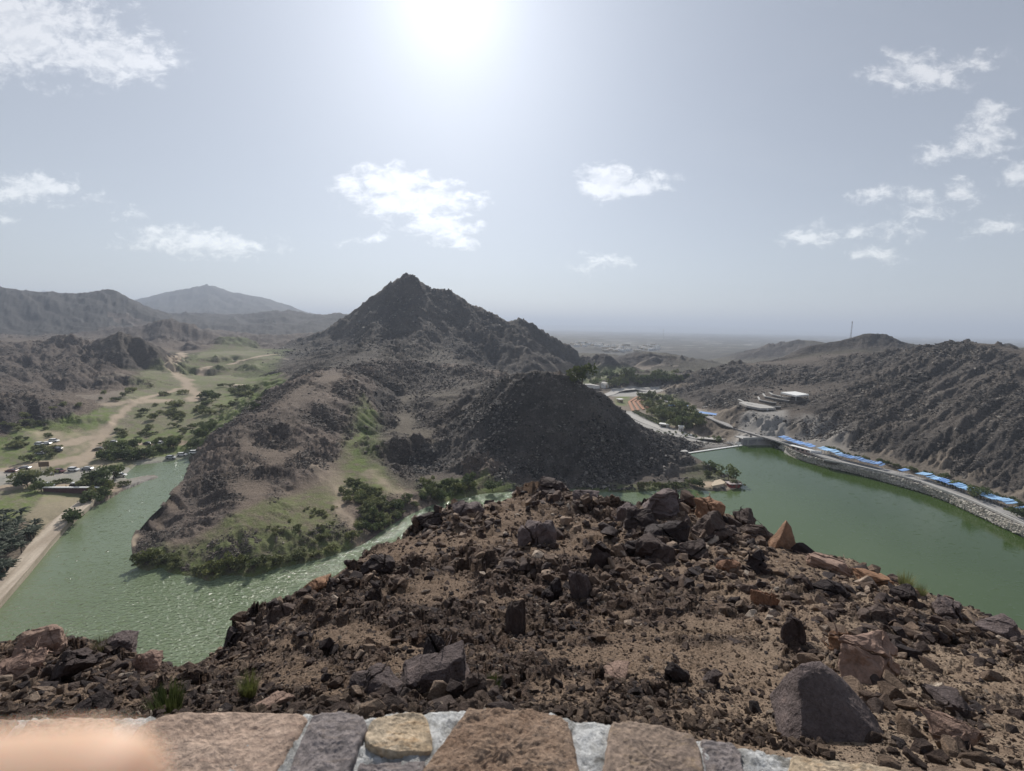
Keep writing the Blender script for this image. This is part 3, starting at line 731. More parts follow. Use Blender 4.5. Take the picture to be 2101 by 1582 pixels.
# sandy specks far out on the plain: villages, tracks
pl = smooth(1300, 2600, Y) * smooth(0.02, 0.08, T)
pale = np.maximum(pale, pl * smooth(0.28, 0.55, fbm(T * 26, L * 60, 4, 231)) * .8)
sand = np.maximum(sand, pl * smooth(0.05, 0.4, fbm(T * 12, L * 40, 4, 241)) * .45)
grass = np.maximum(grass, pl * smooth(0.1, 0.3, fbm(T * 20, L * 50, 4, 251)) * .5)
calm = np.zeros_like(grass); calm[r_far0:] = roadf
rightn = smooth(0.15, 1.0, T) * (Y < 40)
sand = np.maximum(sand, rightn * .34 * np.clip(fbm(T * 14, L * 14, 4, 271) + .75, 0, 1))
grass = np.maximum(grass, field * .45)
np.maximum(pale, poly_mask(X, Y, ppoly([(1500, 874), (1530, 852), (1612, 850), (1622, 896), (1592, 900), (1560, 889)], 12), 8) * .62, out=pale)
cov = np.stack([grass, np.maximum(sand, field * .55), pale, rocka], -1)

# ---- split the land into its named pieces
def tagfn(t, l):
    best = np.full(t.shape, 1e9, np.float32); out = np.zeros(t.shape, np.float32)
    for i in range(len(CPA)):
        if CPT[i] == TAGS.index('shore'): continue
        d = (t - CPA[i, 0]) ** 2 + (l - CPA[i, 1]) ** 2
        m = d < best; best[m] = d[m]; out[m] = CPT[i]
    return out
ri = np.arange(0, NR - 1, 2); ci = np.arange(0, NCC - 1, 2)
Tq, Lq = T[np.ix_(ri, ci)], L[np.ix_(ri, ci)]
jw = np.minimum(1, np.abs(Lq - 4.7) * 2)
tg = tagfn(Tq + .035 * jw * fbm(Tq * 22, Lq * 22, 4, 401), Lq + .035 * jw * fbm(Tq * 22, Lq * 22, 4, 405)).astype(int)
tg = np.repeat(np.repeat(tg, 2, 0), 2, 1)[:NR - 1, :NCC - 1]
tg[:r_near - 1] = len(TAGS)
names = {'shore': 'ground', 'ground': 'ground', 'left_hill': 'rocky_hills', 'dark_hill': 'dark_hill', 'knoll': 'low_knoll_hill', 'brown_hill': 'brown_hills', 'hazy_ridge': 'hazy_mountain', 'far_mountains': 'far_mountains',
         'blue_mountain': 'blue_mountain', 'blue_hills': 'blue_hills', 'mountain': 'mountain', 'spur': 'lake_spur_hill', 'foothill': 'foothill_hill', 'cone': 'dark_cone_hill', 'right_hill': 'reservoir_hill',
         'mast_hill': 'mast_hill', 'low_hill': 'low_hill', 'plain': 'plain_ground'}
idx = np.arange(NR * NCC).reshape(NR, NCC)
quads = np.stack([idx[:-1, :-1], idx[:-1, 1:], idx[1:, 1:], idx[1:, :-1]], -1)
VALL = np.stack([X, Y, Z], -1).reshape(-1, 3)
COV = cov.reshape(-1, 4)
land_objs = {}
def build_land(name, sel, mat):
    q = quads[sel]
    if not len(q): return
    u, inv = np.unique(q, return_inverse=True)
    me = np_mesh(name, VALL[u], inv.reshape(-1, 4), name != 'near_slope_hill')
    ca_ = me.color_attributes.new('cover', 'FLOAT_COLOR', 'POINT')
    ca_.data.foreach_set('color', COV[u].astype(np.float32).ravel())
    me.materials.append(mat)
    o = obj(name, me); tag(o, kind='structure')
    land_objs[name] = o
    return o

# ------------------------------------------------------------------ materials
MATS = {}
def pmat(name, colr, rough=0.8, noise_s=None, var=0.25, bump=0.0, bump_s=30.0, spec=0.3, metal=0.0, rand=0.0, trans=0.0, col2=None):
    """plain surface with mottling; rand varies it from object to object"""
    if name in MATS: return MATS[name]
    m = bpy.data.materials.new(name); m.use_nodes = True
    w = NT(m.node_tree); b = w.n['Principled BSDF']
    b.inputs['Roughness'].default_value = rough; b.inputs['Specular IOR Level'].default_value = spec; b.inputs['Metallic'].default_value = metal
    tc = w.new('ShaderNodeTexCoord')
    c = tuple(colr)
    if noise_s:
        n = w.noise(tc.outputs['Object'], noise_s, 5, 0.6)
        lo = tuple(x * (1 - var) for x in c); hi = tuple(min(1, x * (1 + var)) for x in (col2 or c))
        cs = w.ramp(n, [(0.3, lo), (0.7, hi)])
    else:
        rgb = w.new('ShaderNodeRGB'); rgb.outputs[0].default_value = c + (1,); cs = rgb.outputs[0]
    if rand:
        oi = w.new('ShaderNodeObjectInfo')
        f = w.math('ADD', w.math('MULTIPLY', oi.outputs['Random'], rand), 1 - rand / 2)
        hs = w.new('ShaderNodeHueSaturation', ins={'Value': f, 'Color': cs}); cs = hs.outputs[0]
    w.l.new(cs, b.inputs['Base Color'])
    if bump:
        n2 = w.noise(tc.outputs['Object'], bump_s, 8, 0.65)
        bp = w.new('ShaderNodeBump', ins={'Strength': 1.0, 'Distance': bump, 'Height': n2})
        w.l.new(bp.outputs[0], b.inputs['Normal'])
    MATS[name] = m
    return m
def land_mat(name, dark, mid, light, s1, s2, bump1, bump2, soil=(0.16, 0.125, 0.095), grassc=(0.125, 0.165, 0.045), sandc=(0.36, 0.29, 0.215), palec=(0.36, 0.35, 0.33), lightamt=0.5):
    m = bpy.data.materials.new(name); m.use_nodes = True
    w = NT(m.node_tree); b = w.n['Principled BSDF']
    b.inputs['Roughness'].default_value = 0.92; b.inputs['Specular IOR Level'].default_value = 0.18
    tc = w.new('ShaderNodeTexCoord'); P = tc.outputs['Object']
    at_ = w.new('ShaderNodeVertexColor', layer_name='cover')
    sep = w.new('ShaderNodeSeparateColor'); w.l.new(at_.outputs['Color'], sep.inputs[0])
    n1 = w.noise(P, s1, 6, 0.6, 0.3); n2 = w.noise(P, s2, 6, 0.7, 0.2); n3 = w.noise(P, s2 * 6, 4, 0.7)
    rock = w.mix(w.ramp(n1, [(0.36, 0), (0.62, 1)]), dark, mid)
    rock = w.mix(w.math('MULTIPLY', w.ramp(n2, [(0.52, 0), (0.72, 1)]), lightamt), rock, light)
    soilv = w.mix(n3, tuple(x * .7 for x in soil), tuple(x * 1.3 for x in soil))
    body = w.mix(w.math('MULTIPLY', w.math('SUBTRACT', 1.0, at_.outputs['Alpha']), 0.85, clamp=True), rock, soilv)
    sp = w.ramp(n3, [(0.35, 0.62), (0.65, 1.3)])
    body = w.mix(1.0, body, sp, 'MULTIPLY')
    gr = w.mix(n2, tuple(x * .7 for x in grassc), tuple(x * 1.25 for x in grassc))
    body = w.mix(sep.outputs[0], body, gr)
    body = w.mix(sep.outputs[1], body, w.mix(n3, tuple(x * .85 for x in sandc), tuple(x * 1.12 for x in sandc)))
    body = w.mix(sep.outputs[2], body, w.mix(n3, tuple(x * .8 for x in palec), tuple(x * 1.15 for x in palec)))
    w.l.new(body, b.inputs['Base Color'])
    h1 = w.math('MULTIPLY', n2, bump1); h2 = w.math('MULTIPLY', n3, bump2)
    amt = w.math('SUBTRACT', 1.0, w.math('MULTIPLY', w.math('MAXIMUM', sep.outputs[1], sep.outputs[2]), 0.9))
    bp = w.new('ShaderNodeBump', ins={'Strength': amt, 'Distance': 1.0, 'Height': w.math('ADD', h1, h2)})
    w.l.new(bp.outputs[0], b.inputs['Normal'])
    return m
M_hill = land_mat('hill_rock', (0.055, 0.045, 0.042), (0.115, 0.092, 0.078), (0.20, 0.175, 0.15), 0.02, 0.12, 3.0, 0.8)
M_spur = land_mat('spur_rock', (0.062, 0.050, 0.043), (0.145, 0.113, 0.093), (0.22, 0.182, 0.155), 0.03, 0.25, 1.2, 0.35, soil=(0.165, 0.128, 0.098))
M_cone = land_mat('cone_rock', (0.046, 0.042, 0.041), (0.105, 0.092, 0.082), (0.24, 0.22, 0.195), 0.03, 0.25, 1.6, 0.4, soil=(0.11, 0.09, 0.075))
M_foot = land_mat('foothill_rock', (0.050, 0.043, 0.040), (0.105, 0.088, 0.075), (0.19, 0.165, 0.14), 0.03, 0.25, 1.6, 0.4, soil=(0.13, 0.11, 0.082))
M_mtn = land_mat('mountain_rock', (0.032, 0.028, 0.028), (0.075, 0.062, 0.052), (0.15, 0.13, 0.11), 0.012, 0.07, 5.0, 1.2, soil=(0.095, 0.085, 0.058))
M_right = land_mat('reservoir_rock', (0.045, 0.040, 0.037), (0.105, 0.090, 0.078), (0.22, 0.195, 0.17), 0.02, 0.2, 2.4, 0.7, soil=(0.12, 0.098, 0.08))
M_far = land_mat('distant_rock', (0.020, 0.020, 0.021), (0.034, 0.032, 0.031), (0.055, 0.05, 0.045), 0.003, 0.02, 6.0, 1.5, soil=(0.055, 0.05, 0.042))  # rock tones darkened: the backlit ridges' shade is put into the colour
M_flat = land_mat('valley_soil', (0.10, 0.085, 0.07), (0.17, 0.14, 0.11), (0.25, 0.21, 0.17), 0.02, 0.15, 0.5, 0.15, soil=(0.20, 0.165, 0.13))
M_plain = land_mat('plain_soil', (0.04, 0.04, 0.04), (0.06, 0.056, 0.05), (0.10, 0.09, 0.08), 0.001, 0.006, 0.5, 0.15, soil=(0.062, 0.058, 0.05), sandc=(0.16, 0.14, 0.11), grassc=(.03, .04, .02))
M_near = land_mat('near_rock', (0.050, 0.036, 0.032), (0.11, 0.076, 0.060), (0.24, 0.18, 0.14), 0.9, 7.0, 0.06, 0.03, soil=(0.20, 0.142, 0.10), lightamt=0.45)
matof = {'shore': M_flat, 'ground': M_flat, 'left_hill': M_hill, 'dark_hill': M_mtn, 'knoll': M_hill, 'brown_hill': M_hill, 'hazy_ridge': M_far, 'far_mountains': M_far, 'blue_mountain': M_far, 'blue_hills': M_far, 'mountain': M_mtn,
         'spur': M_spur, 'foothill': M_foot, 'cone': M_cone, 'right_hill': M_right, 'mast_hill': M_mtn, 'low_hill': M_mtn, 'plain': M_plain}
for i, nme in enumerate(TAGS):
    build_land(names[nme], tg == i, matof[nme])
build_land('near_slope_hill', tg == len(TAGS), M_near)

# ------------------------------------------------------------------ water
def build_water():
    P = [(x, y) for x, y in LAKE]
    # let the sheet run a little under its banks, but not past the weir
    n = len(P); area = sum(P[i][0] * P[(i + 1) % n][1] - P[(i + 1) % n][0] * P[i][1] for i in range(n))
    sgn = 1 if area > 0 else -1
    out = []
    for i in range(n):
        a, b, c = P[i - 1], P[i], P[(i + 1) % n]
        dx, dy = c[0] - a[0], c[1] - a[1]; l = math.hypot(dx, dy)
        off = 0.0 if (250 < b[1] < 300 and b[0] > 95) else 1.2
        out.append((b[0] + sgn * dy / l * off, b[1] - sgn * dx / l * off, 0.0))
    bm = bmesh.new()
    vs = [bm.verts.new(p) for p in out]
    es = [bm.edges.new((vs[i], vs[(i + 1) % n])) for i in range(n)]
    bmesh.ops.triangle_fill(bm, use_beauty=True, edges=es, normal=(0, 0, 1))
    bmesh.ops.recalc_face_normals(bm, faces=bm.faces)
    me = bpy.data.meshes.new('water'); bm.to_mesh(me); bm.free()
    m = bpy.data.materials.new('lake_water'); m.use_nodes = True
    w = NT(m.node_tree); b = w.n['Principled BSDF']
    tc = w.new('ShaderNodeTexCoord'); P = tc.outputs['Object']
    sep = w.new('ShaderNodeSeparateXYZ'); w.l.new(P, sep.inputs[0])
    # algae: greener towards the reservoir's far bank, streaked by the wind
    ax, ay = at(1420, 985)[:2]; bx, by = at(1950, 1045)[:2]
    n = w.noise(P, 0.012, 4, 0.5, 0.6)
    A = at(1590, 935); B = at(2101, 1140); dirx, diry = (B.x - A.x), (B.y - A.y); ll = math.hypot(dirx, diry)
    nx, ny = -diry / ll, dirx / ll
    dist = w.math('ADD', w.math('MULTIPLY', sep.outputs[0], -nx), w.math('ADD', w.math('MULTIPLY', sep.outputs[1], -ny), nx * A.x + ny * A.y))
    dist = w.math('ABSOLUTE', dist)
    right = w.new('ShaderNodeMapRange', interpolation_type='SMOOTHSTEP', ins={'Value': sep.outputs[0], 'From Min': 20.0, 'From Max': 110.0})
    al = w.new('ShaderNodeMapRange', interpolation_type='SMOOTHSTEP', ins={'Value': w.math('ADD', dist, w.math('MULTIPLY', w.math('SUBTRACT', n, 0.5), 50.0)), 'From Min': 85.0, 'From Max': 5.0})
    alg = w.math('MULTIPLY', al.outputs[0], right.outputs[0])
    streak = w.noise(w.vec('MULTIPLY', P, (0.02, 0.10, 1)), 1.0, 5, 0.6, 0.8)
    c = w.mix(streak, (0.125, 0.165, 0.090), (0.160, 0.200, 0.120))
    c = w.mix(w.math('MULTIPLY', right.outputs[0], 0.75), c, (0.060, 0.098, 0.030))
    c = w.mix(alg, c, w.mix(n, (0.026, 0.052, 0.006), (0.042, 0.075, 0.011)))
    # wind ripples; calmer on the sheltered reservoir
    wv = w.new('ShaderNodeMapping', ins={'Vector': P, 'Rotation': (0, 0, rad(-25)), 'Scale': (1.0, 1.8, 1.0)})
    r1 = w.noise(wv.outputs[0], 0.72, 2, 0.45, 0.4); r2 = w.noise(wv.outputs[0], 3.2, 2, 0.5, 0.2)
    r3 = w.noise(w.vec('ADD', wv.outputs[0], (37.0, 11.0, 0)), 0.42, 1, 0.5, 0.3)
    h = w.math('ADD', w.math('MULTIPLY', r1, 0.48), w.math('ADD', w.math('MULTIPLY', r2, 0.06), w.math('MULTIPLY', w.math('MAXIMUM', w.math('SUBTRACT', r3, 0.62), 0.0), 4.2)))
    gust = w.noise(P, 0.02, 3, 0.5)
    C = at(900, 1050); D = at(560, 1215); dx_, dy_ = D.x - C.x, D.y - C.y; l2 = math.hypot(dx_, dy_); mx_, my_ = -dy_ / l2, dx_ / l2
    ad = w.math('ABSOLUTE', w.math('ADD', w.math('MULTIPLY', sep.outputs[0], mx_), w.math('ADD', w.math('MULTIPLY', sep.outputs[1], my_), -(mx_ * C.x + my_ * C.y))))
    breeze = w.new('ShaderNodeMapRange', interpolation_type='SMOOTHSTEP', ins={'Value': ad, 'From Min': 75.0, 'From Max': 12.0, 'To Min': 0.5, 'To Max': 1.9})
    amt = w.math('MULTIPLY', w.math('MULTIPLY', breeze.outputs[0], w.math('SUBTRACT', 1.0, w.math('MULTIPLY', right.outputs[0], 0.85))), w.ramp(gust, [(0.3, 0.75), (0.7, 1.0)]))
    bp = w.new('ShaderNodeBump', ins={'Strength': amt, 'Distance': 1.0, 'Height': w.math('MULTIPLY', h, amt)})
    bp.inputs['Strength'].default_value = 1.0
    for l_ in list(w.t.links):
        if l_.to_socket == bp.inputs['Strength']: w.l.remove(l_)
    w.n.remove(b)
    df = w.new('ShaderNodeBsdfDiffuse', ins={'Color': c}); gl = w.new('ShaderNodeBsdfAnisotropic', ins={'Roughness': 0.10, 'Normal': bp.outputs[0]}); gl.inputs['Color'].default_value = (.95, .97, 1, 1)
    fr_ = w.new('ShaderNodeFresnel', ins={'IOR': 1.33, 'Normal': bp.outputs[0]}); mx = w.new('ShaderNodeMixShader', ins={0: fr_.outputs[0]})
    w.l.new(df.outputs[0], mx.inputs[1]); w.l.new(gl.outputs[0], mx.inputs[2]); w.l.new(mx.outputs[0], w.n['Material Output'].inputs[0])
    o = obj('water', me, None, m); tag(o, kind='structure')
build_water()

cw = [at(x, y, 1.9) for x, y in CW]
cm = bpy.data.materials.new('causeway_gravel'); cm.use_nodes = True; w_ = NT(cm.node_tree); b_ = w_.n['Principled BSDF']; b_.inputs['Roughness'].default_value = .95
P_ = w_.new('ShaderNodeTexCoord').outputs['Object']; mp = w_.new('ShaderNodeMapping', ins={'Vector': P_, 'Rotation': (0, 0, -math.atan2((cw[6] - cw[0]).y, (cw[6] - cw[0]).x))})
n_ = w_.noise(w_.vec('MULTIPLY', mp.outputs[0], (.04, .42, 1)), 1.0, 3, .5); n2_ = w_.noise(P_, 1.5, 6, .7)
w_.l.new(w_.mix(1.0, w_.mix(w_.ramp(n_, [(.4, 0), (.6, 1)]), (.33, .27, .205), (.48, .41, .325)), w_.ramp(n2_, [(.3, .8), (.7, 1.15)]), 'MULTIPLY'), b_.inputs['Base Color'])
n = len(cw); V_ = [tuple(p) for p in cw] + [(p[0], p[1], .0 if False else -.6) for p in cw]
F_ = [tuple(range(n)), tuple(range(2 * n - 1, n - 1, -1))] + [(i, i + n, (i + 1) % n + n, (i + 1) % n) for i in range(n)]
me_ = mesh('causeway_road', V_, F_, False, cm); bm_ = bmesh.new(); bm_.from_mesh(me_); bmesh.ops.recalc_face_normals(bm_, faces=bm_.faces); bm_.to_mesh(me_); bm_.free()
tag(obj('causeway_road', me_), kind='structure')

# ------------------------------------------------------------------ haze
def build_haze():
    x0, x1, y0, y1, z0, z1 = -150000, 150000, -3000, 61000, -40, 520
    v = [(x, y, z) for z in (z0, z1) for y in (y0, y1) for x in (x0, x1)]
    f = [(0, 2, 3, 1), (4, 5, 7, 6), (0, 1, 5, 4), (2, 6, 7, 3), (0, 4, 6, 2), (1, 3, 7, 5)]
    m = bpy.data.materials.new('haze_air'); m.use_nodes = True
    w = NT(m.node_tree); w.n.clear()
    pv = w.new('ShaderNodeVolumePrincipled', ins={'Color': (0.69, 0.785, 0.945, 1), 'Density': HAZE, 'Anisotropy': 0.15})
    out = w.new('ShaderNodeOutputMaterial'); w.l.new(pv.outputs[0], out.inputs['Volume'])
    o = obj('haze', mesh('haze', v, f), None, m); tag(o, kind='stuff')
HAZE = 0.00015
build_haze()
# ------------------------------------------------------------------ rocks
from mathutils import noise as mno
def hull(pts):
    bm = bmesh.new()
    vs = [bm.verts.new(p) for p in pts]
    r = bmesh.ops.convex_hull(bm, input=vs)
    bmesh.ops.delete(bm, geom=list({g for g in r['geom_interior'] + r['geom_unused'] if isinstance(g, bmesh.types.BMVert)}), context='VERTS')
    return bm
def rock_mesh(name, seed, n=14, sq=(1, .8, .6), bev=0.0, sub=0, amp=0.0, mat=None, box=0.55):
    R = random.Random(seed)
    pts = []
    for i in range(n):
        v = Vector((R.gauss(0, 1), R.gauss(0, 1), R.gauss(0, 1))).normalized()
        m = max(abs(v.x), abs(v.y), abs(v.z))
        v = v * ((1 - box) + box / m) * R.uniform(.72, 1)
        pts.append((v.x * sq[0] * .5, v.y * sq[1] * .5, v.z * sq[2] * .5))
    bm = hull(pts)
    bmesh.ops.dissolve_limit(bm, angle_limit=rad(11), verts=bm.verts, edges=bm.edges)
    if bev: bmesh.ops.bevel(bm, geom=list(bm.edges), offset=bev, segments=1, profile=.6, affect='EDGES')
    bmesh.ops.triangulate(bm, faces=bm.faces)
    for k in range(sub):
        L_ = [e for e in bm.edges if e.calc_length() > 0.9 / (3.2 * 2 ** k)]
        bmesh.ops.subdivide_edges(bm, edges=L_, cuts=1, use_grid_fill=True)
        bmesh.ops.triangulate(bm, faces=[f for f in bm.faces if len(f.verts) > 3])
    if amp:
        off = Vector((seed * 3.7, seed * 1.3, 0))
        for v in bm.verts:
            p = v.co * 3.2 + off
            d = mno.noise(p) * .6 + mno.noise(p * 2.3) * .35 + abs(mno.noise(p * 5)) * -.3
            cell = mno.cell(p * 1.1)
            v.co += v.co.normalized() * (d * amp + (cell - .5) * amp * .35)
    me = bpy.data.meshes.new(name); bm.to_mesh(me); bm.free()
    if mat: me.materials.append(mat)
    return me
def rock_mat(name, stops, nscale=2.6, bump=0.03, per=True):
    m = bpy.data.materials.new(name); m.use_nodes = True
    w = NT(m.node_tree); b = w.n['Principled BSDF']
    b.inputs['Roughness'].default_value = 0.85; b.inputs['Specular IOR Level'].default_value = 0.25
    tc = w.new('ShaderNodeTexCoord'); P = tc.outputs['Object']
    oi = w.new('ShaderNodeObjectInfo')
    c = w.ramp(oi.outputs['Random'], stops) if per else w.ramp(w.noise(P, nscale * .5, 4, .6), stops)
    n = w.noise(P, nscale, 7, 0.68, 0.4); n2 = w.noise(P, nscale * 7, 5, .7)
    c = w.mix(1.0, c, w.ramp(n, [(0.3, (.62, .60, .60)), (0.55, (1, 1, 1)), (0.75, (1.45, 1.33, 1.2))]), 'MULTIPLY')
    c = w.mix(1.0, c, w.ramp(n2, [(0.3, .75), (0.7, 1.2)]), 'MULTIPLY')
    w.l.new(c, b.inputs['Base Color'])
    vo = w.new('ShaderNodeTexVoronoi', feature='DISTANCE_TO_EDGE', ins={'Scale': nscale * 1.3}); w.l.new(w.vec('ADD', P, w.vec('SCALE', w.noise(P, 3, 3, .6, 0, 'Color') , None, .7)), vo.inputs['Vector'])
    crack = w.ramp(vo.outputs['Distance'], [(0.0, 0.0), (0.012, 1.0)])
    h = w.math('ADD', w.math('MULTIPLY', n, 1.0), w.math('ADD', w.math('MULTIPLY', n2, 0.35), w.math('MULTIPLY', crack, 0.10)))
    bp = w.new('ShaderNodeBump', ins={'Strength': 1.0, 'Distance': bump, 'Height': h}); w.l.new(bp.outputs[0], b.inputs['Normal'])
    return m
NEARC = [(0.0, (.070, .048, .042)), (0.25, (.12, .082, .064)), (0.55, (.17, .12, .088)), (0.80, (.25, .18, .13)), (0.94, (.34, .26, .20)), (1.0, (.46, .39, .32))]
M_rock = rock_mat('rubble_rock', NEARC, 2.6, 0.05)
M_dark = rock_mat('dark_rock', [(0.0, (.040, .031, .032)), (0.5, (.068, .050, .046)), (1.0, (.115, .084, .070))], 2.2, 0.04)
M_rightrock = rock_mat('reservoir_boulder', [(0.0, (.045, .040, .037)), (0.5, (.095, .083, .072)), (0.85, (.18, .16, .14)), (1.0, (.28, .255, .22))], 2, 0.2)
M_hillrock = rock_mat('hill_boulder', [(0.0, (.055, .047, .043)), (0.5, (.105, .086, .074)), (0.85, (.17, .148, .125)), (1.0, (.28, .25, .21))], 2, 0.2)
M_conerock = rock_mat('cone_boulder', [(0.0, (.03, .028, .029)), (0.5, (.065, .058, .054)), (0.8, (.15, .138, .125)), (1.0, (.30, .28, .25))], 2, 0.2)
M_rip = rock_mat('riprap_stone', [(0.0, (.28, .26, .23)), (0.5, (.48, .45, .40)), (1.0, (.66, .63, .56))], 2, 0.1)

src = bpy.data.collections.new('rock_kinds')       # shapes for the rubble, not placed themselves
def proto_set(prefix, mat, k, **kw):
    c = bpy.data.collections.new(prefix)
    for i in range(k):
        R = random.Random(i * 7 + len(prefix))
        me = rock_mesh(prefix, 100 + i * 13 + len(prefix), n=kw.get('n', 11), sq=(1, R.uniform(.6, .95), R.uniform(.35, .75)), mat=mat)
        o = bpy.data.objects.new(prefix + '_shape', me); c.objects.link(o)
    return c
def cut_blk(i):
    return rock_mesh('block', 1300 + i, 14, (1, .55 + .04 * i, .6 + .05 * (i % 5)), bev=.025, sub=1, amp=.05, mat=(M_dark, M_rock, M_rock)[i % 3], box=.9)
PS_near = proto_set('rubble', M_rock, 8); PS_block = bpy.data.collections.new('block_kinds')
for i_ in range(10): PS_block.objects.link(bpy.data.objects.new('block_shape', cut_blk(i_)))
PS_hill = proto_set('hill_rubble', M_hillrock, 6); PS_right = proto_set('reservoir_rubble', M_rightrock, 6); PS_cone = proto_set('cone_rubble', M_conerock, 6); PS_rip = proto_set('riprap', M_rip, 6, n=14)

def scatter(name, pts, size, coll, kinds, label=None, cat=None, flat=None):
    """loose stones nobody could count: one object"""
    me = bpy.data.meshes.new(name)
    P = np.asarray(pts, np.float32); n = len(P)
    me.vertices.add(n); me.vertices.foreach_set('co', P.ravel())
    a = me.attributes.new('rot', 'FLOAT_VECTOR', 'POINT'); r = rng.uniform(-1, 1, (n, 3)) * np.array([.55, .55, 3.14]); a.data.foreach_set('vector', r.astype(np.float32).ravel())
    a = me.attributes.new('scl', 'FLOAT_VECTOR', 'POINT'); s = np.asarray(size)[:, None] * rng.uniform(.7, 1.3, (n, 3)) * np.array([1, 1, 1.0 if flat is None else flat]); a.data.foreach_set('vector', s.astype(np.float32).ravel())
    a = me.attributes.new('pid', 'INT', 'POINT'); a.data.foreach_set('value', rng.integers(0, kinds, n).astype(np.int32))
    o = obj(name, me)
    ng = bpy.data.node_groups.new(name + '_nodes', 'GeometryNodeTree')
    ng.interface.new_socket('Geometry', in_out='INPUT', socket_type='NodeSocketGeometry'); ng.interface.new_socket('Geometry', in_out='OUTPUT', socket_type='NodeSocketGeometry')
    N, L_ = ng.nodes, ng.links
    gi, go = N.new('NodeGroupInput'), N.new('NodeGroupOutput')
    ci_ = N.new('GeometryNodeCollectionInfo'); ci_.inputs['Collection'].default_value = coll; ci_.inputs['Separate Children'].default_value = True; ci_.inputs['Reset Children'].default_value = True
    ip = N.new('GeometryNodeInstanceOnPoints'); ip.inputs['Pick Instance'].default_value = True
    def na(nm, t):
        q = N.new('GeometryNodeInputNamedAttribute'); q.data_type = t; q.inputs['Name'].default_value = nm; return q.outputs[0]
    e2r = N.new('FunctionNodeEulerToRotation'); L_.new(na('rot', 'FLOAT_VECTOR'), e2r.inputs[0])
    L_.new(gi.outputs[0], ip.inputs['Points']); L_.new(ci_.outputs[0], ip.inputs['Instance']); L_.new(na('pid', 'INT'), ip.inputs['Instance Index'])
    L_.new(e2r.outputs[0], ip.inputs['Rotation']); L_.new(na('scl', 'FLOAT_VECTOR'), ip.inputs['Scale']); L_.new(ip.outputs[0], go.inputs[0])
    md = o.modifiers.new('scatter', 'NODES'); md.node_group = ng
    tag(o, label, cat, None, 'stuff')
    return o
def grid_points(n, r0, r1, weight, jit=1.0):
    """random places on the land between two rows, density by the weight array"""
    w = weight[r0:r1 - 1, :-1].astype(np.float64).ravel(); w /= w.sum()
    k = rng.choice(len(w), n, p=w)
    i = k // (NCC - 1) + r0; j = k % (NCC - 1)
    u, v = rng.random(n), rng.random(n)
    f = lambda A: ((A[i, j] * (1 - u) + A[i, j + 1] * u) * (1 - v) + (A[i + 1, j] * (1 - u) + A[i + 1, j + 1] * u) * v)
    return np.stack([f(X), f(Y), f(Z)], -1)
gz, gl = np.gradient(Z, axis=1), np.gradient(Z, axis=0)
inframe = (np.abs(T) < 1.36).astype(np.float32)
cellw = inframe * (np.gradient(tcol)[None, :] * np.gradient(lrow)[:, None])
rA, rB = int(np.searchsorted(yrow, 1.5)), int(np.searchsorted(yrow, 24))
wn = cellw.copy(); cr = np.zeros_like(wn); cr[:r_near] = crag
wn *= 0.55 + 0.8 * cr
pts = grid_points(170000, rA, rB, wn)
sz = pts[:, 1] * 0.0034 * np.exp(rng.normal(0, .6, len(pts))); sz = np.clip(sz, 0.004, pts[:, 1] * 0.022)
pts[:, 2] += sz * .05
scatter('gravel', pts, sz, PS_near, 8)
# blocks that make up the outcrops of the near slope
wc = cellw.copy(); cc_ = np.zeros_like(wc); cc_[:r_near] = (np.clip(crag - .15, 0, 1) + .08) * (.35 + .65 * lefty); wc *= cc_
pts = grid_points(24000, rA, rB, wc)
sz = pts[:, 1] * 0.0105 * np.exp(rng.normal(0, .55, len(pts))); sz = np.clip(sz, 0.01, pts[:, 1] * 0.055); pts[:, 2] -= sz * .12
scatter('outcrop_rubble', pts, sz, PS_block, 10, flat=1.15)
def tagw(nm):
    m = np.zeros(T.shape, np.float32); m[:-1, :-1] = (tg == TAGS.index(nm)); return m
ra = cov[..., 3]
for nm, n, coll, k, s0 in (('cone', 20000, PS_cone, 6, .0046), ('foothill', 9000, PS_hill, 6, .0036), ('spur', 26000, PS_hill, 6, .0034), ('right_hill', 30000, PS_right, 6, .0042), ('mountain', 9000, PS_cone, 6, .003), ('left_hill', 6000, PS_hill, 6, .003)):
    w_ = cellw * tagw(nm) * ra ** 1.5 * (smooth(-.1, .3, fbm(T * 9, L * 9, 4, 300)) + .12) * (Z > .4)
    w_[:r_near] = 0
    w_ *= (grass < .5) * (sand < .4)
    r1 = int(np.searchsorted(yrow, 1000))
    P_ = grid_points(n, r_near, r1, w_)
    s_ = P_[:, 1] * s0 * np.exp(rng.normal(0, .5, n)); s_ = np.minimum(s_, P_[:, 1] * .014)
    scatter('rubble_' + {'cone': 'cone', 'foothill': 'foothill', 'spur': 'spur', 'right_hill': 'reservoir', 'mountain': 'mountain', 'left_hill': 'valley'}[nm] + '_gravel', P_, s_, coll, k)
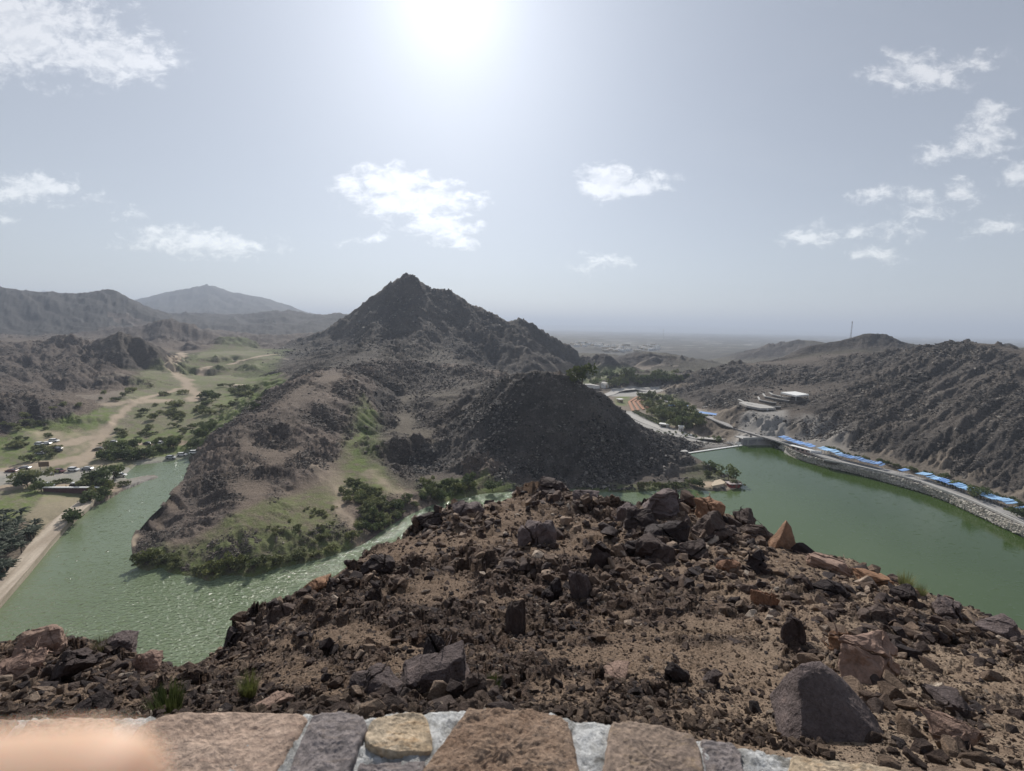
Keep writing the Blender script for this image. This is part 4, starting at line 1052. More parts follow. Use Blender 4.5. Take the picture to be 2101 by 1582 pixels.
# pale stone facing of the reservoir bank and the stones below the weir
def riprap(px_top, px_bot, zt, zb, n, s):
    A_ = [at(x, y, zt) for x, y in px_top]; B_ = [at(x, y, zb) for x, y in px_bot]
    cum = np.cumsum([0] + [(a - b).length for a, b in zip(A_, A_[1:])]); tot = cum[-1]
    out = []
    for _ in range(n):
        q = random.random() * tot; i = min(int(np.searchsorted(cum, q)) - 1, len(A_) - 2); i = max(i, 0); f = (q - cum[i]) / (cum[i + 1] - cum[i])
        a = A_[i].lerp(A_[i + 1], f)
        qb = q / tot * (len(B_) - 1); ib = min(int(qb), len(B_) - 2); b_ = B_[ib].lerp(B_[ib + 1], qb - ib)
        p = a.lerp(b_, random.random()); out.append((p.x, p.y, max(p.z, ground_z(p.x, p.y)) + .1))
    return out
RT_ = [(1605, 913), (1640, 931), (1690, 946), (1740, 957), (1800, 971), (1850, 984), (1900, 999), (1950, 1017), (2000, 1038), (2050, 1060), (2101, 1084), (2200, 1130)]
RB_ = [(1598, 920), (1640, 943), (1690, 958), (1740, 969), (1790, 981), (1840, 996), (1900, 1013), (1950, 1032), (2000, 1056), (2050, 1079), (2101, 1102), (2200, 1160)]
rp = riprap(RT_, RB_, 3.4, 0.2, 6500, 1)
rp = [(x, y, z + .3) for x, y, z in rp]
scatter('riprap_rubble', rp, rng.uniform(.8, 1.8, len(rp)), PS_rip, 6)
for P, zz, n in (([(1385, 905), (1400, 898), (1470, 908), (1505, 912), (1440, 922), (1412, 927)], -1, 1500),):
    m_ = poly_mask(X, Y, ppoly(P, zz), 2)
    P_ = grid_points(n, r_near, int(np.searchsorted(yrow, 500)), cellw * m_)
    scatter('weir_rubble', P_, rng.uniform(.5, 1.5, n), PS_rip, 6)
# individual stones of the facing, the ones seen largest
rip_me = [rock_mesh('facing_stone', 900 + i, 12, (1.3, 1.0, .7), mat=M_rip) for i in range(4)]
rp2 = riprap([(1950, 1017), (2000, 1038), (2050, 1060), (2101, 1084)], [(1950, 1032), (2000, 1056), (2050, 1079), (2101, 1102)], 3.0, .2, 90, 1)
for p in rp2:
    o = obj('facing_stone', random.choice(rip_me)); o.location = (p[0], p[1], p[2] + .25); s = random.uniform(1.0, 1.5); o.scale = (s, s, s); o.rotation_euler = (random.uniform(-.3, .3), random.uniform(-.3, .3), random.uniform(0, 6))
    tag(o, 'pale grey facing stone on the sloping bank below the blue canopies', 'stone', 'stones facing the reservoir bank')

def cut_mesh(name, seed, mat, depth=.8, cuts=3, amp=.055, n=16, sub=3, gap=.022):
    """a block of rock split along a few joints"""
    R = random.Random(seed)
    pts = []
    for i in range(n):
        v = Vector((R.gauss(0, 1), R.gauss(0, 1), R.gauss(0, 1))).normalized(); m = max(abs(v.x), abs(v.y), abs(v.z))
        v = v * (.25 + .75 / m) * R.uniform(.75, 1)
        pts.append(Vector((v.x * .5, v.y * .5 * depth, v.z * .5)))
    pieces = [pts]
    base_n = Vector((R.gauss(0, .5), R.gauss(0, .4), 1)).normalized()
    for c_ in range(cuts):
        nn = (base_n if c_ % 2 else Vector((R.gauss(0, 1), R.gauss(0, .6), R.gauss(0, .35))).normalized())
        co = Vector((R.uniform(-.2, .2), 0, R.uniform(-.2, .25)))
        new = []
        for P in pieces:
            bm = hull(P)
            for sg in (1, -1):
                b2 = bm.copy()
                bmesh.ops.bisect_plane(b2, geom=list(b2.verts) + list(b2.edges) + list(b2.faces), plane_co=co, plane_no=nn * sg, clear_outer=True)
                q = [v.co.copy() for v in b2.verts]; b2.free()
                if len(q) >= 6: new.append(q)
            bm.free()
        pieces = new
    out = bmesh.new()
    for P in pieces:
        c_ = sum(P, Vector()) / len(P)
        ext = max((p - c_).length for p in P)
        if ext < .09: continue
        off = Vector((R.gauss(0, gap), R.gauss(0, gap), R.gauss(0, gap)))
        e = Matrix.Rotation(R.gauss(0, .05), 3, Vector((R.gauss(0, 1), R.gauss(0, 1), R.gauss(0, 1))).normalized())
        try: bm = hull([c_ + e @ ((p - c_) * .97) + off for p in P])
        except Exception: continue
        bmesh.ops.bevel(bm, geom=list(bm.edges), offset=.012, segments=1, profile=.6, affect='EDGES')
        bmesh.ops.triangulate(bm, faces=bm.faces)
        me_ = bpy.data.meshes.new('tmp'); bm.to_mesh(me_); bm.free(); out.from_mesh(me_); bpy.data.meshes.remove(me_)
    for k_ in range(sub):
        bmesh.ops.subdivide_edges(out, edges=[e for e in out.edges if e.calc_length() > .30 / 2 ** k_], cuts=1, use_grid_fill=True)
        bmesh.ops.triangulate(out, faces=[f for f in out.faces if len(f.verts) > 3])
    for v in out.verts:
        p = v.co * 4 + Vector((seed, seed * .3, 0))
        d = Vector((mno.noise(p), mno.noise(p + Vector((9, 0, 0))), mno.noise(p + Vector((0, 9, 0)))))
        p2 = v.co * 13
        d2 = Vector((mno.noise(p2), mno.noise(p2 + Vector((9, 0, 0))), mno.noise(p2 + Vector((0, 9, 0)))))
        p3 = v.co * 34
        v.co += d * amp + d2 * amp * .42 + Vector((mno.noise(p3), mno.noise(p3 + Vector((9, 0, 0))), mno.noise(p3 + Vector((0, 9, 0))))) * amp * .16
    me = bpy.data.meshes.new(name); out.to_mesh(me); out.free(); me.materials.append(mat)
    return me
# hero rocks of the near slope: (px, py, width px, height px, label, colours, seed, flat?)
def hero(px, py, wpx, hpx, label, name='boulder', seed=1, cols=None, rz=0, tilt=(0, 0), depth=.8, group=None, d=None, sink=.42, kind='mid', n=16):
    h_ = hit(px, py) if d is None else atd(px, py, d)
    if h_ is None: return None
    dist = h_.y
    wd, ht = wpx * dist / FOC, hpx * dist / FOC
    mat = MATS.get('hero' + name + str(seed))
    mat = cols if cols is not None else M_dark
    me = cut_mesh(name, seed, mat, depth, cuts=3 + seed % 2, n=n, sub=3)
    o = obj(name, me); o.location = h_ + Vector((0, wd * depth * .35, ht * (.5 - sink)))
    o.scale = (wd * 1.12, wd * 1.12, ht * 1.35); o.rotation_euler = (tilt[0], tilt[1], rz)
    tag(o, label, 'rock', group)
    return o
M_tan = rock_mat('tan_rock', [(0, (.24, .14, .088)), (1, (.32, .19, .12))], 1.6, .04)
M_purple = rock_mat('purple_rock', [(0, (.145, .115, .112)), (1, (.18, .143, .138))], 3.4, .09)
M_white = rock_mat('white_rock', [(0, (.55, .47, .38)), (1, (.6, .5, .4))], 2, .03)
M_rust = rock_mat('rust_rock', [(0, (.22, .12, .075)), (1, (.3, .17, .1))], 2, .04)
M_pink = rock_mat('pink_rock', [(0, (.26, .175, .14)), (1, (.33, .23, .18))], 2, .03)

def prism(name, pts, mat, seed, amp=.03, sub=3):
    bm = hull(pts)
    bmesh.ops.bevel(bm, geom=list(bm.edges), offset=.025, segments=2, profile=.6, affect='EDGES')
    bmesh.ops.triangulate(bm, faces=bm.faces)
    for k_ in range(sub):
        bmesh.ops.subdivide_edges(bm, edges=[e for e in bm.edges if e.calc_length() > .28 / 2 ** k_], cuts=1, use_grid_fill=True)
        bmesh.ops.triangulate(bm, faces=[f for f in bm.faces if len(f.verts) > 3])
    for v in bm.verts:
        p = v.co * 3 + Vector((seed, 0, 0))
        v.co += v.co.normalized() * (mno.noise(p) * .6 + mno.noise(p * 2.5) * .3 - abs(mno.noise(p * 6)) * .25) * amp
    me = bpy.data.meshes.new(name); bm.to_mesh(me); bm.free(); me.materials.append(mat)
    return me
def place(me, name, px, py, wpx, label, rz=0, d=None, cat='rock', lift=0, sc=(1, 1, 1)):
    h_ = hit(px, py) if d is None else atd(px, py, d)
    k_ = wpx * h_.y / FOC
    o = obj(name, me); o.location = h_ + Vector((0, k_ * .3, lift * k_)); o.scale = (k_ * sc[0], k_ * sc[1], k_ * sc[2]); o.rotation_euler = (0, 0, rz)
    tag(o, label, cat); return o
# the standing pyramid on the skyline and its dark neighbour
place(prism('boulder', [(-.5, -.1, -.25), (.42, -.25, -.3), (.5, .25, -.2), (-.3, .35, -.2), (-.38, -.15, .02), (-.2, -.12, .3), (.06, 0, .70), (.15, .1, .74), (.24, .0, .56), (.40, .05, .22), (.45, -.1, .0)], M_tan, 3, .075, 4), 'boulder', 1617, 1128, 74,
      'rusty orange pointed boulder standing up on the skyline above the green reservoir', rz=.2)
place(prism('boulder', [(-.5, -.1, -.2), (.5, -.15, -.25), (.3, .3, -.2), (-.35, .25, .0), (-.3, 0, .32), (-.05, .1, .3), (.48, 0, -.08)], M_dark, 5), 'boulder', 1664, 1142, 66,
      'black wedge of rock lying against the orange pointed boulder', rz=-.1)
# the great slab by the wall
place(prism('boulder', [(-.58, -.42, -.34), (-.5, .05, -.2), (.46, -.5, -.42), (.56, .3, -.4), (-.3, .55, -.2), (-.30, .16, .27), (-.20, .30, .36), (-.02, .22, .38), (.06, .36, .36), (.26, .24, .22), (.30, .4, .16), (.46, .14, -.02), (.24, -.22, -.02), (-.40, -.05, .06)], M_purple, 9, .05, 5), 'boulder', 1772, 1550, 275,
      'big purple-grey boulder with a peaked top just beyond the end of the wall', rz=.04, d=1.62, lift=.0)
HEROES = [
 (1385, 1062, 120, 66, 'flat-topped grey block capping the dark crag on the ridge crest', 21, 'M_purple', .3), (1455, 1068, 80, 56, 'reddish brown crest rock just right of the flat-topped block', 22, 'M_rust', -.2),
 (1320, 1088, 70, 58, 'dark cube of rock at the crag\'s edge nearest the scree hollow', 23, 'M_dark', .1), (1375, 1112, 90, 60, 'cracked dark rock in the middle of the crag under the flat block', 24, 'M_dark', .5),
 (1475, 1112, 76, 84, 'tall black rock forming the crag\'s outer shoulder', 25, 'M_dark', .2), (1530, 1080, 70, 46, 'jagged dark rock where the crag drops towards the orange boulder', 26, 'M_dark', .8),
 (1345, 1148, 84, 58, 'square-faced brown rock at the foot of the crag', 27, 'M_dark', -.3), (1430, 1152, 70, 50, 'low dark rock at the crag\'s foot beside the scree', 28, 'M_dark', .7),
 (1290, 1072, 52, 44, 'small pale-topped rock perched where the crag begins', 29, 'M_purple', .2), (1560, 1108, 60, 36, 'sloping black slab just short of the orange boulder', 30, 'M_dark', 0),
 (1227, 1165, 66, 74, 'pair-like split dark rock standing alone below the gravel hollow', 31, 'M_dark', .3), (1100, 1120, 86, 84, 'large dark face of rock under the ridge crest', 32, 'M_purple', .1),
 (1130, 1235, 50, 76, 'narrow dark standing rock in the middle of the slope', 33, 'M_dark', .4), (1195, 1225, 48, 84, 'upright purple rock with pale crown in mid-slope', 34, 'M_purple', -.4),
 (1057, 1298, 44, 96, 'thin blade of dark rock standing upright in the rubble', 35, 'M_dark', .9), (893, 1360, 62, 74, 'black humped boulder above the grey bedrock near the wall', 36, 'M_dark', .2),
 (1388, 1400, 64, 64, 'dark square boulder with pinkish cap stone', 37, 'M_dark', .2), (1460, 1402, 44, 44, 'grey-pink rounded stone beside the dark square boulder', 38, 'M_purple', .5),
 (1555, 1105, 40, 30, 'little dark rock on the crest before the orange boulder', 39, 'M_dark', .5), (1640, 1320, 58, 70, 'dark rock with a pink ledge in the lower scree', 40, 'M_dark', .1),
 (1735, 1330, 70, 46, 'rounded brown boulder upslope of the big peaked one', 41, 'M_rust', .4), (1800, 1395, 150, 110, 'broad cracked brown outcrop behind the big peaked boulder', 42, 'M_near_', .2),
 (1920, 1428, 46, 44, 'cream-white block with an orange side on the gravel slope', 43, 'M_white', .3), (1985, 1470, 90, 40, 'flat grey slab lying below the cream-white block', 44, 'M_purple', -.2),
 (1960, 1530, 130, 70, 'broken pinkish tan bedrock at the bottom of the gravel slope', 45, 'M_pink', .2), (880, 1428, 170, 84, 'smooth grey bedrock hump just beyond the wall', 46, 'M_purple', .1),
 (760, 1425, 130, 50, 'low cracked grey bedrock beside the smooth hump', 47, 'M_purple', -.1), (975, 1430, 60, 50, 'dark brown boulder pressed against the grey bedrock hump', 48, 'M_dark', .4),
 (1560, 1175, 70, 60, 'craggy brown rock on the scree below the orange boulder', 49, 'M_dark', .3), (1500, 1175, 50, 34, 'triangular tan rock on the scree under the crag', 50, 'M_rust', .1),
 (1715, 1180, 96, 40, 'wide flat brown ledge on the skyline right of the orange boulder', 51, 'M_pink', .1), (1800, 1200, 84, 36, 'rusty flat rock on the skyline at the slope\'s shoulder', 52, 'M_rust', -.1),
 (1712, 1225, 76, 36, 'stack of thin dark slabs lying in the scree', 53, 'M_dark', .2), (1870, 1240, 60, 46, 'dark rock leaning on the skyline above two small bushes', 54, 'M_dark', .4),
 (1960, 1270, 80, 50, 'purple slab on the falling skyline near dark rubble', 55, 'M_purple', .3), (1830, 1290, 110, 44, 'long low dark outcrop across the gravel', 56, 'M_dark', .1),
 (2060, 1310, 90, 44, 'broken grey ledge at the far end of the falling skyline', 57, 'M_purple', .2), (1575, 1245, 50, 60, 'brown split rock in the middle of the scree', 58, 'M_rust', .5),
 (640, 1215, 60, 34, 'reddish rock on the skyline where glittering water begins', 59, 'M_rust', .2), (560, 1280, 70, 44, 'dark jagged rock on the lower skyline above the lake', 60, 'M_dark', .3),
 (60, 1340, 90, 50, 'tan and brown layered rock topping the small bank above the lake', 61, 'M_pink', .2), (215, 1350, 90, 50, 'grey-pink layered rock on the small bank beside a dry bush', 62, 'M_purple', .1),
 (285, 1385, 70, 44, 'pinkish fractured rock at the end of the small bank', 63, 'M_pink', .3), (110, 1400, 130, 80, 'large shaded rock face in the small bank near the wall', 64, 'M_dark', .1),
 (20, 1400, 90, 70, 'smooth pale pink rock bulging at the picture edge of the bank', 65, 'M_pink', .2), (160, 1475, 80, 40, 'dark flat-topped stone lying just beyond the wall', 66, 'M_dark', .2),
 (1275, 1395, 70, 22, 'pale pink flat slab lying on the rubble', 67, 'M_pink', .3), (545, 1462, 90, 26, 'flat pinkish-grey slab pressed against the wall top', 68, 'M_pink', .1),
 (480, 1325, 60, 44, 'dark ledge low on the slope above the lake shore gap', 69, 'M_dark', .2), (770, 1175, 70, 40, 'brown rock breaking the skyline above glittering water', 70, 'M_dark', .4),
 (880, 1080, 60, 30, 'dark crest rock near the narrow water', 71, 'M_dark', .1), (960, 1060, 60, 36, 'pale-edged crest rock beside bushes across the water', 72, 'M_purple', .3),
 (1130, 1008, 70, 34, 'jagged rock on the highest point of the near ridge', 73, 'M_dark', .2), (1205, 1024, 60, 22, 'flat grey slab on the crest right of its highest point', 74, 'M_purple', .1)]
M_near_ = M_pink
for (a, b_, c_, d_, lab, sd_, mt, rz_) in HEROES:
    hero(a, b_, c_, d_, lab, 'boulder', sd_, globals()[mt], rz_, (random.uniform(-.15, .15), random.uniform(-.15, .15)), random.uniform(.7, 1), n=random.choice((12, 14, 18)))
# broken pieces round the foot of each boulder
sat, ssz = [], []
for (a, b_, c_, d_, lab, sd_, mt, rz_) in HEROES:
    for k_ in range(80):
        x = a + random.gauss(0, .7) * c_; y = b_ + d_ * (.15 + random.gauss(.22, .45))
        h_ = hit(x, y)
        if h_ is None or h_.y > 30: continue
        s_ = h_.y / FOC * c_ * (.06 + .42 * random.random() ** 2.2)
        sat.append((h_.x, h_.y, h_.z + s_ * .1)); ssz.append(s_)
scatter('boulder_foot_rubble', sat, np.array(ssz), PS_block, 10)
# three hundred of the larger loose rocks, one by one
med = [rock_mesh('rock', 500 + i, random.choice((10, 12, 15)), (1, random.uniform(.6, .95), random.uniform(.45, .85)), bev=.02, mat=(M_rock, M_dark)[i % 2], sub=1, amp=.04) for i in range(14)]
zones = [('small bank', [(0, 1320), (240, 1345), (380, 1400), (420, 1470), (0, 1475)], 46, 'angular brown rock in the small rocky bank above the lake', (.018, .05)),
         ('crest', [(640, 1215), (960, 1045), (1130, 995), (1260, 1040), (1240, 1110), (900, 1160), (700, 1260)], 74, 'dark angular rock on the upper left slope of the near ridge', (.014, .04)),
         ('flank', [(420, 1400), (640, 1230), (900, 1170), (900, 1440), (500, 1450)], 66, 'dark brown rock jutting from the steep rubble above the lake', (.014, .045)),
         ('mid', [(900, 1170), (1270, 1120), (1500, 1190), (1600, 1470), (920, 1450)], 72, 'brown angular rock in the rubble of the middle slope', (.014, .042)),
         ('scree', [(1500, 1180), (1700, 1160), (2000, 1280), (2101, 1330), (2101, 1560), (1880, 1560), (1650, 1400)], 42, 'weathered rock lying on the pale gravel of the outer slope', (.010, .03))]
for nm, poly, n, lab, (s0, s1) in zones:
    xs, ys = [p[0] for p in poly], [p[1] for p in poly]; c_ = 0
    while c_ < n:
        x, y = random.uniform(min(xs), max(xs)), random.uniform(min(ys), max(ys))
        if not inside(np.array([x]), np.array([y]), poly)[0]: continue
        h_ = hit(x, y)
        if h_ is None or h_.y > 40: c_ += .2; continue
        s = h_.y * (s0 + (s1 - s0) * random.random() ** 2.2)
        o = obj('rock', random.choice(med)); o.location = h_ + Vector((0, 0, s * random.uniform(-.05, .2))); o.scale = (s * random.uniform(.8, 1.2), s, s * random.uniform(.8, 1.5))
        o.rotation_euler = (random.uniform(-.5, .5), random.uniform(-.5, .5), random.uniform(0, 6.28))
        tag(o, lab, 'rock', 'rocks of the near ridge, ' + nm); c_ += 1
# ------------------------------------------------------------------ plants
def leaf_mat(name, c1, c2, rand=.35):
    m = bpy.data.materials.new(name); m.use_nodes = True
    w = NT(m.node_tree); b = w.n['Principled BSDF']
    b.inputs['Roughness'].default_value = 0.7; b.inputs['Specular IOR Level'].default_value = 0.25
    oi = w.new('ShaderNodeObjectInfo'); tc = w.new('ShaderNodeTexCoord')
    n = w.noise(tc.outputs['Object'], 1.6, 4, .6)
    c = w.mix(w.ramp(n, [(.35, 0), (.65, 1)]), c1, c2)
    f = w.math('ADD', w.math('MULTIPLY', oi.outputs['Random'], rand * 2), 1 - rand)
    hs = w.new('ShaderNodeHueSaturation', ins={'Value': f, 'Color': c, 'Hue': w.math('ADD', w.math('MULTIPLY', oi.outputs['Random'], -.03), .515)})
    w.l.new(hs.outputs[0], b.inputs['Base Color'])
    tr = w.new('ShaderNodeBsdfTranslucent'); w.l.new(hs.outputs[0], tr.inputs[0])
    mx = w.new('ShaderNodeMixShader', ins={0: .28}); w.l.new(b.outputs[0], mx.inputs[1]); w.l.new(tr.outputs[0], mx.inputs[2])
    out = w.n['Material Output']; w.l.new(mx.outputs[0], out.inputs[0])
    return m
M_leaf = leaf_mat('acacia_leaves', (.12, .14, .058), (.20, .21, .095))
M_leafdark = leaf_mat('dark_leaves', (.075, .105, .040), (.14, .17, .066))
M_leafbright = leaf_mat('park_leaves', (.075, .10, .032), (.15, .16, .055))
M_dry = leaf_mat('dry_leaves', (.12, .11, .06), (.17, .15, .09))
M_palm = leaf_mat('palm_leaves', (.030, .045, .026), (.065, .082, .048))
M_bark = pmat('bark', (.13, .10, .075), .9, 8, .3)
def crown_mesh(name, seed, mat, n=420, flat=.55, leaf=.085, lumps=7, spread=.62):
    """leaf-sized faces through an uneven crown, about 1 unit across, base at z = 0"""
    R = np.random.default_rng(seed)
    V, F = [], []
    C = [(R.normal(0, .26) * spread / .62, R.normal(0, .26) * spread / .62, .35 * flat + R.random() * .45 * flat, R.uniform(.13, .27)) for _ in range(lumps)]
    for i in range(n):
        c = C[R.integers(len(C))]
        d = R.normal(0, 1, 3); d /= np.linalg.norm(d); r = c[3] * R.random() ** .35
        p = np.array([c[0] + d[0] * r * 1.15, c[1] + d[1] * r * 1.15, c[2] + d[2] * r * flat * 1.25])
        p[2] = max(p[2], .02)
        a = R.normal(0, 1, 3); a /= np.linalg.norm(a); b = np.cross(a, R.normal(0, 1, 3)); b /= np.linalg.norm(b)
        s = leaf * R.uniform(.5, 1.2)
        k = len(V)
        V += [tuple(p + a * s), tuple(p + b * s * .7), tuple(p - a * s), tuple(p - b * s * .7)]
        F.append((k, k + 1, k + 2, k + 3))
    return mesh(name, V, F, False, mat)
def limb_mesh(name, seed, mat, h=.5, r=.03, k=5):
    R = random.Random(seed); V, F = [], []
    def tube(a, b, ra, rb):
        ax = (b - a).normalized(); s = ax.cross(Vector((1, .3, .2))).normalized(); t = ax.cross(s)
        k0 = len(V)
        for (c, rr) in ((a, ra), (b, rb)):
            for i in range(5):
                an = i * 2 * math.pi / 5; V.append(tuple(c + (s * math.cos(an) + t * math.sin(an)) * rr))
        for i in range(5): F.append((k0 + i, k0 + (i + 1) % 5, k0 + 5 + (i + 1) % 5, k0 + 5 + i))
    top = Vector((R.uniform(-.04, .04), R.uniform(-.04, .04), h * .45)); tube(Vector((0, 0, -.08)), top, r, r * .75)
    for i in range(k):
        an = i * 6.28 / k + R.random(); e = Vector((math.cos(an) * .28, math.sin(an) * .28, h * R.uniform(.75, 1.1)))
        m = top.lerp(e, .5) + Vector((0, 0, -.03)); tube(top, m, r * .7, r * .45); tube(m, e, r * .45, r * .15)
    return mesh(name, V, F, False, mat)
KIND = {}
for nm_, mt_, fl_, tr_, cnt in (('thorn', M_leaf, .62, .42, 4), ('dense', M_leafdark, .8, .35, 4), ('park', M_leafbright, .9, .5, 3), ('low', M_leaf, .5, .18, 4), ('dry', M_dry, .6, .15, 2)):
    KIND[nm_] = [(crown_mesh('crown', 40 + i * 3 + len(nm_) * 11, mt_, 420, fl_, .075), limb_mesh('trunk', i, M_bark, fl_ * .8)) for i in range(cnt)]
def plant(name, loc, size, kind, label, cat, group=None, hs=1.0):
    c, t = random.choice(KIND[kind])
    o = empty(name, loc, random.uniform(0, 6.28)); o.scale = (size, size, size * hs)
    obj('trunk', t, o); obj('crown', c, o)
    tag(o, label, cat, group)
    return o
def ground_at(px, py, z):
    p = at(px, py, z)
    for _ in range(3): p = at(px, py, ground_z(p.x, p.y))
    return Vector((p.x, p.y, ground_z(p.x, p.y)))
def sow(poly, n, kind, s0, s1, name, label, cat, group, d0=116, avoid=None, clump=0):
    xs, ys = [p[0] for p in poly], [p[1] for p in poly]; c = 0; tries = 0; last = None
    while c < n and tries < n * 30:
        tries += 1
        if clump and last is not None and random.random() < clump:
            x, y = last[0] + random.gauss(0, 9), last[1] + random.gauss(0, 4)
        else: x, y = random.uniform(min(xs), max(xs)), random.uniform(min(ys), max(ys))
        if not inside(np.array([x]), np.array([y]), poly)[0]: continue
        h_ = hit(x, y, d0)
        if h_ is None or h_.z < 0.05 and h_.z > -1: continue
        if avoid is not None:
            i = min(np.searchsorted(lrow, math.log(h_.y)), NR - 1); j = min(np.searchsorted(tcol, h_.x / h_.y), NCC - 1)
            if avoid[i, j] > .45 and random.random() < .93: continue
        k = kind if isinstance(kind, str) else random.choice(kind)
        plant(name, h_ + Vector((0, 0, -.1)), random.uniform(s0, s1) * random.choice((.75, 1, 1, 1.2)), k, label, cat, group, random.uniform(.8, 1.15)); last = (x, y); c += 1
open_ = np.maximum(sand, pale)
sow([(0, 925), (60, 890), (200, 875), (260, 850), (420, 840), (440, 860), (400, 915), (300, 912), (200, 925), (100, 945), (0, 955)], 80, ('thorn', 'thorn', 'low', 'low'), 3, 6, 'thorn_tree', 'olive-green thorn tree among the sandy tracks and parked cars', 'tree', 'thorn trees on the valley floor', avoid=open_, clump=.35)
sow([(200, 948), (215, 925), (300, 912), (390, 912), (395, 925), (330, 938), (280, 945)], 38, 'dense', 5, 8, 'thicket_tree', 'dark green tree in the thicket at the head of the lake arm', 'tree', 'trees of the thicket at the head of the lake', clump=.2)
sow([(250, 850), (420, 790), (560, 790), (560, 830), (440, 870), (380, 840), (300, 870)], 46, ('thorn', 'low', 'dense'), 4, 8.5, 'thorn_tree', 'small thorn tree on the green meadow beyond the dirt track', 'tree', 'thorn trees on the far meadow', avoid=open_, clump=.3)
sow([(0, 870), (240, 800), (440, 770), (400, 800), (250, 850), (60, 900)], 22, ('thorn', 'low'), 4, 7, 'thorn_tree', 'lone thorn tree under the brown hills of the valley', 'tree', 'thorn trees below the brown hills', avoid=open_)
sow([(420, 870), (450, 860), (420, 900), (400, 935), (385, 930)], 12, 'dense', 5, 7.5, 'thorn_tree', 'green tree squeezed between the meadow and the lake spur', 'tree', 'trees at the foot of the lake spur')
for (x, y, s, k, lab) in [(66, 992, 11, 'thorn', 'spreading thorn tree on the gravel beside the maroon wall'), (58, 1001, 9, 'dense', 'lower half-shaded tree hugging the spreading thorn tree on the gravel'), (85, 1008, 7, 'dense', 'dark bush-like tree at the end of the maroon wall away from the lake'),
                     (122, 990, 4, 'low', 'small bush on the gravel between two parked cars'), (142, 988, 4, 'low', 'small bush behind the person on the sand'), (180, 1000, 9, 'thorn', 'wide green tree behind the lake end of the maroon wall'),
                     (197, 994, 9, 'dense', 'tall tree in the clump beside the white van'), (212, 990, 8, 'dense', 'yellow-green tree in the clump beside the spit'), (232, 985, 9, 'dense', 'round dense tree nearest the spit'), (205, 1004, 8, 'dense', 'dark tree leaning over the lake end of the maroon wall'),
                     (215, 1012, 7, 'park', 'yellowish tree at the top of the causeway'), (200, 1022, 7, 'thorn', 'grey-green tree growing on the causeway bank'), (188, 1034, 7.5, 'dense', 'dark tree on the causeway bank nearest the water'), (220, 1022, 6, 'dense', 'dense little tree behind the causeway trees on the sandy point'),
                     (146, 1078, 8.5, 'dense', 'single green tree standing at the water beside the causeway'), (30, 990, 4, 'low', 'low bush at the gravel bed\'s near side'), (255, 995, 4.5, 'low', 'flat green bush on the gravel spit'), (165, 1046, 2.6, 'low', 'tiny bush at the causeway\'s foot'),
                     (1458, 966, 6.5, 'dense', 'dark round tree on the point beneath the dark cone'), (1452, 977, 5.5, 'thorn', 'olive bush below the round tree on the point'), (1494, 985, 9, 'dense', 'biggest tree on the point, spreading over the red pavilion'), (1508, 996, 5.5, 'thorn', 'scrubby tree at the very tip of the point'),
                     (1436, 1000, 6, 'dense', 'dark bush at the water beside the tan terrace'), (1478, 975, 4, 'low', 'small bush between the two larger trees on the point'), (1470, 969, 3.5, 'low', 'tiny bush between round tree and biggest tree'), (1420, 995, 6, 'thorn', 'olive bush on the shore under the cone'),
                     (1398, 998, 5, 'low', 'low grey-green bush on the shore under the cone'), (1515, 1000, 4, 'low', 'bush overhanging the water behind the red pavilion'), (1592, 921, 6, 'dense', 'dark bush at the dam end of the stone bank'), (1600, 928, 4.5, 'low', 'small bush on the first stones of the bank'),
                     (1935, 1016, 5, 'dense', 'brownish bush on the stone bank'), (1948, 1026, 5.5, 'dense', 'blue-shaded bush low on the stone bank'), (1998, 1041, 6, 'thorn', 'olive bush standing on the crest of the stone bank'), (2006, 1054, 7, 'dense', 'dark tree hanging over the water from the stone bank'),
                     (2062, 1078, 5, 'low', 'low scrub at the water\'s edge of the stone bank'), (2092, 1092, 7, 'dense', 'dark shrub near the picture edge of the stone bank'), (1442, 853, 7, 'dense', 'round tree beside the park wall near the blue awning'), (1470, 908, 6, 'dense', 'dark bush beside the weir road')]:
    plant('tree' if s > 5 else 'bush', ground_at(x, y, 2.5) + Vector((0, 0, -.15)), s, k, lab, 'tree' if s > 5 else 'bush', None, 1.0)
# bushes along the spur's shore and in the middle thicket
for i in range(40):
    P_ = [(287, 1163), (330, 1150), (350, 1158), (400, 1172), (440, 1182), (480, 1170), (530, 1174), (590, 1155), (640, 1142), (690, 1128), (735, 1108)]
    q = random.random() * 9.99; a, b = P_[int(q)], P_[int(q) + 1]; f = q % 1
    if 3.2 > q > 2.9: continue
    x, y = a[0] + (b[0] - a[0]) * f + random.gauss(0, 5), a[1] + (b[1] - a[1]) * f - abs(random.gauss(0, 8))
    plant('shore_bush', ground_at(x, y, 1), random.uniform(2.6, 5.2), random.choice(('low', 'thorn', 'thorn', 'park')), 'olive shoreline bush on the grassy tip of the lake spur', 'bush', 'bushes along the spur shore', random.uniform(.75, 1.1))
sow([(665, 975), (720, 985), (790, 1015), (850, 1030), (855, 1045), (800, 1075), (765, 1100), (735, 1090), (745, 1050), (690, 1010)], 96, ('dense', 'thorn', 'thorn', 'low'), 2.6, 4.8, 'thicket_bush', 'dark green bush in the thicket between the sandy paths by the narrow water', 'bush', 'bushes of the middle thicket', clump=.2)
sow([(850, 1020), (880, 1000), (960, 992), (1040, 995), (1030, 1004), (950, 1020), (890, 1035)], 26, ('dense', 'park'), 3.6, 6, 'shore_bush', 'green bush at the foot of the dark cone beside the narrow water', 'bush', 'bushes at the foot of the cone')
sow([(540, 1080), (640, 1040), (700, 1040), (700, 1100), (600, 1130)], 34, ('low', 'thorn', 'low'), 1.2, 3.0, 'meadow_bush', 'small bush dotting the grass of the lake spur', 'bush', 'small bushes on the spur meadow')
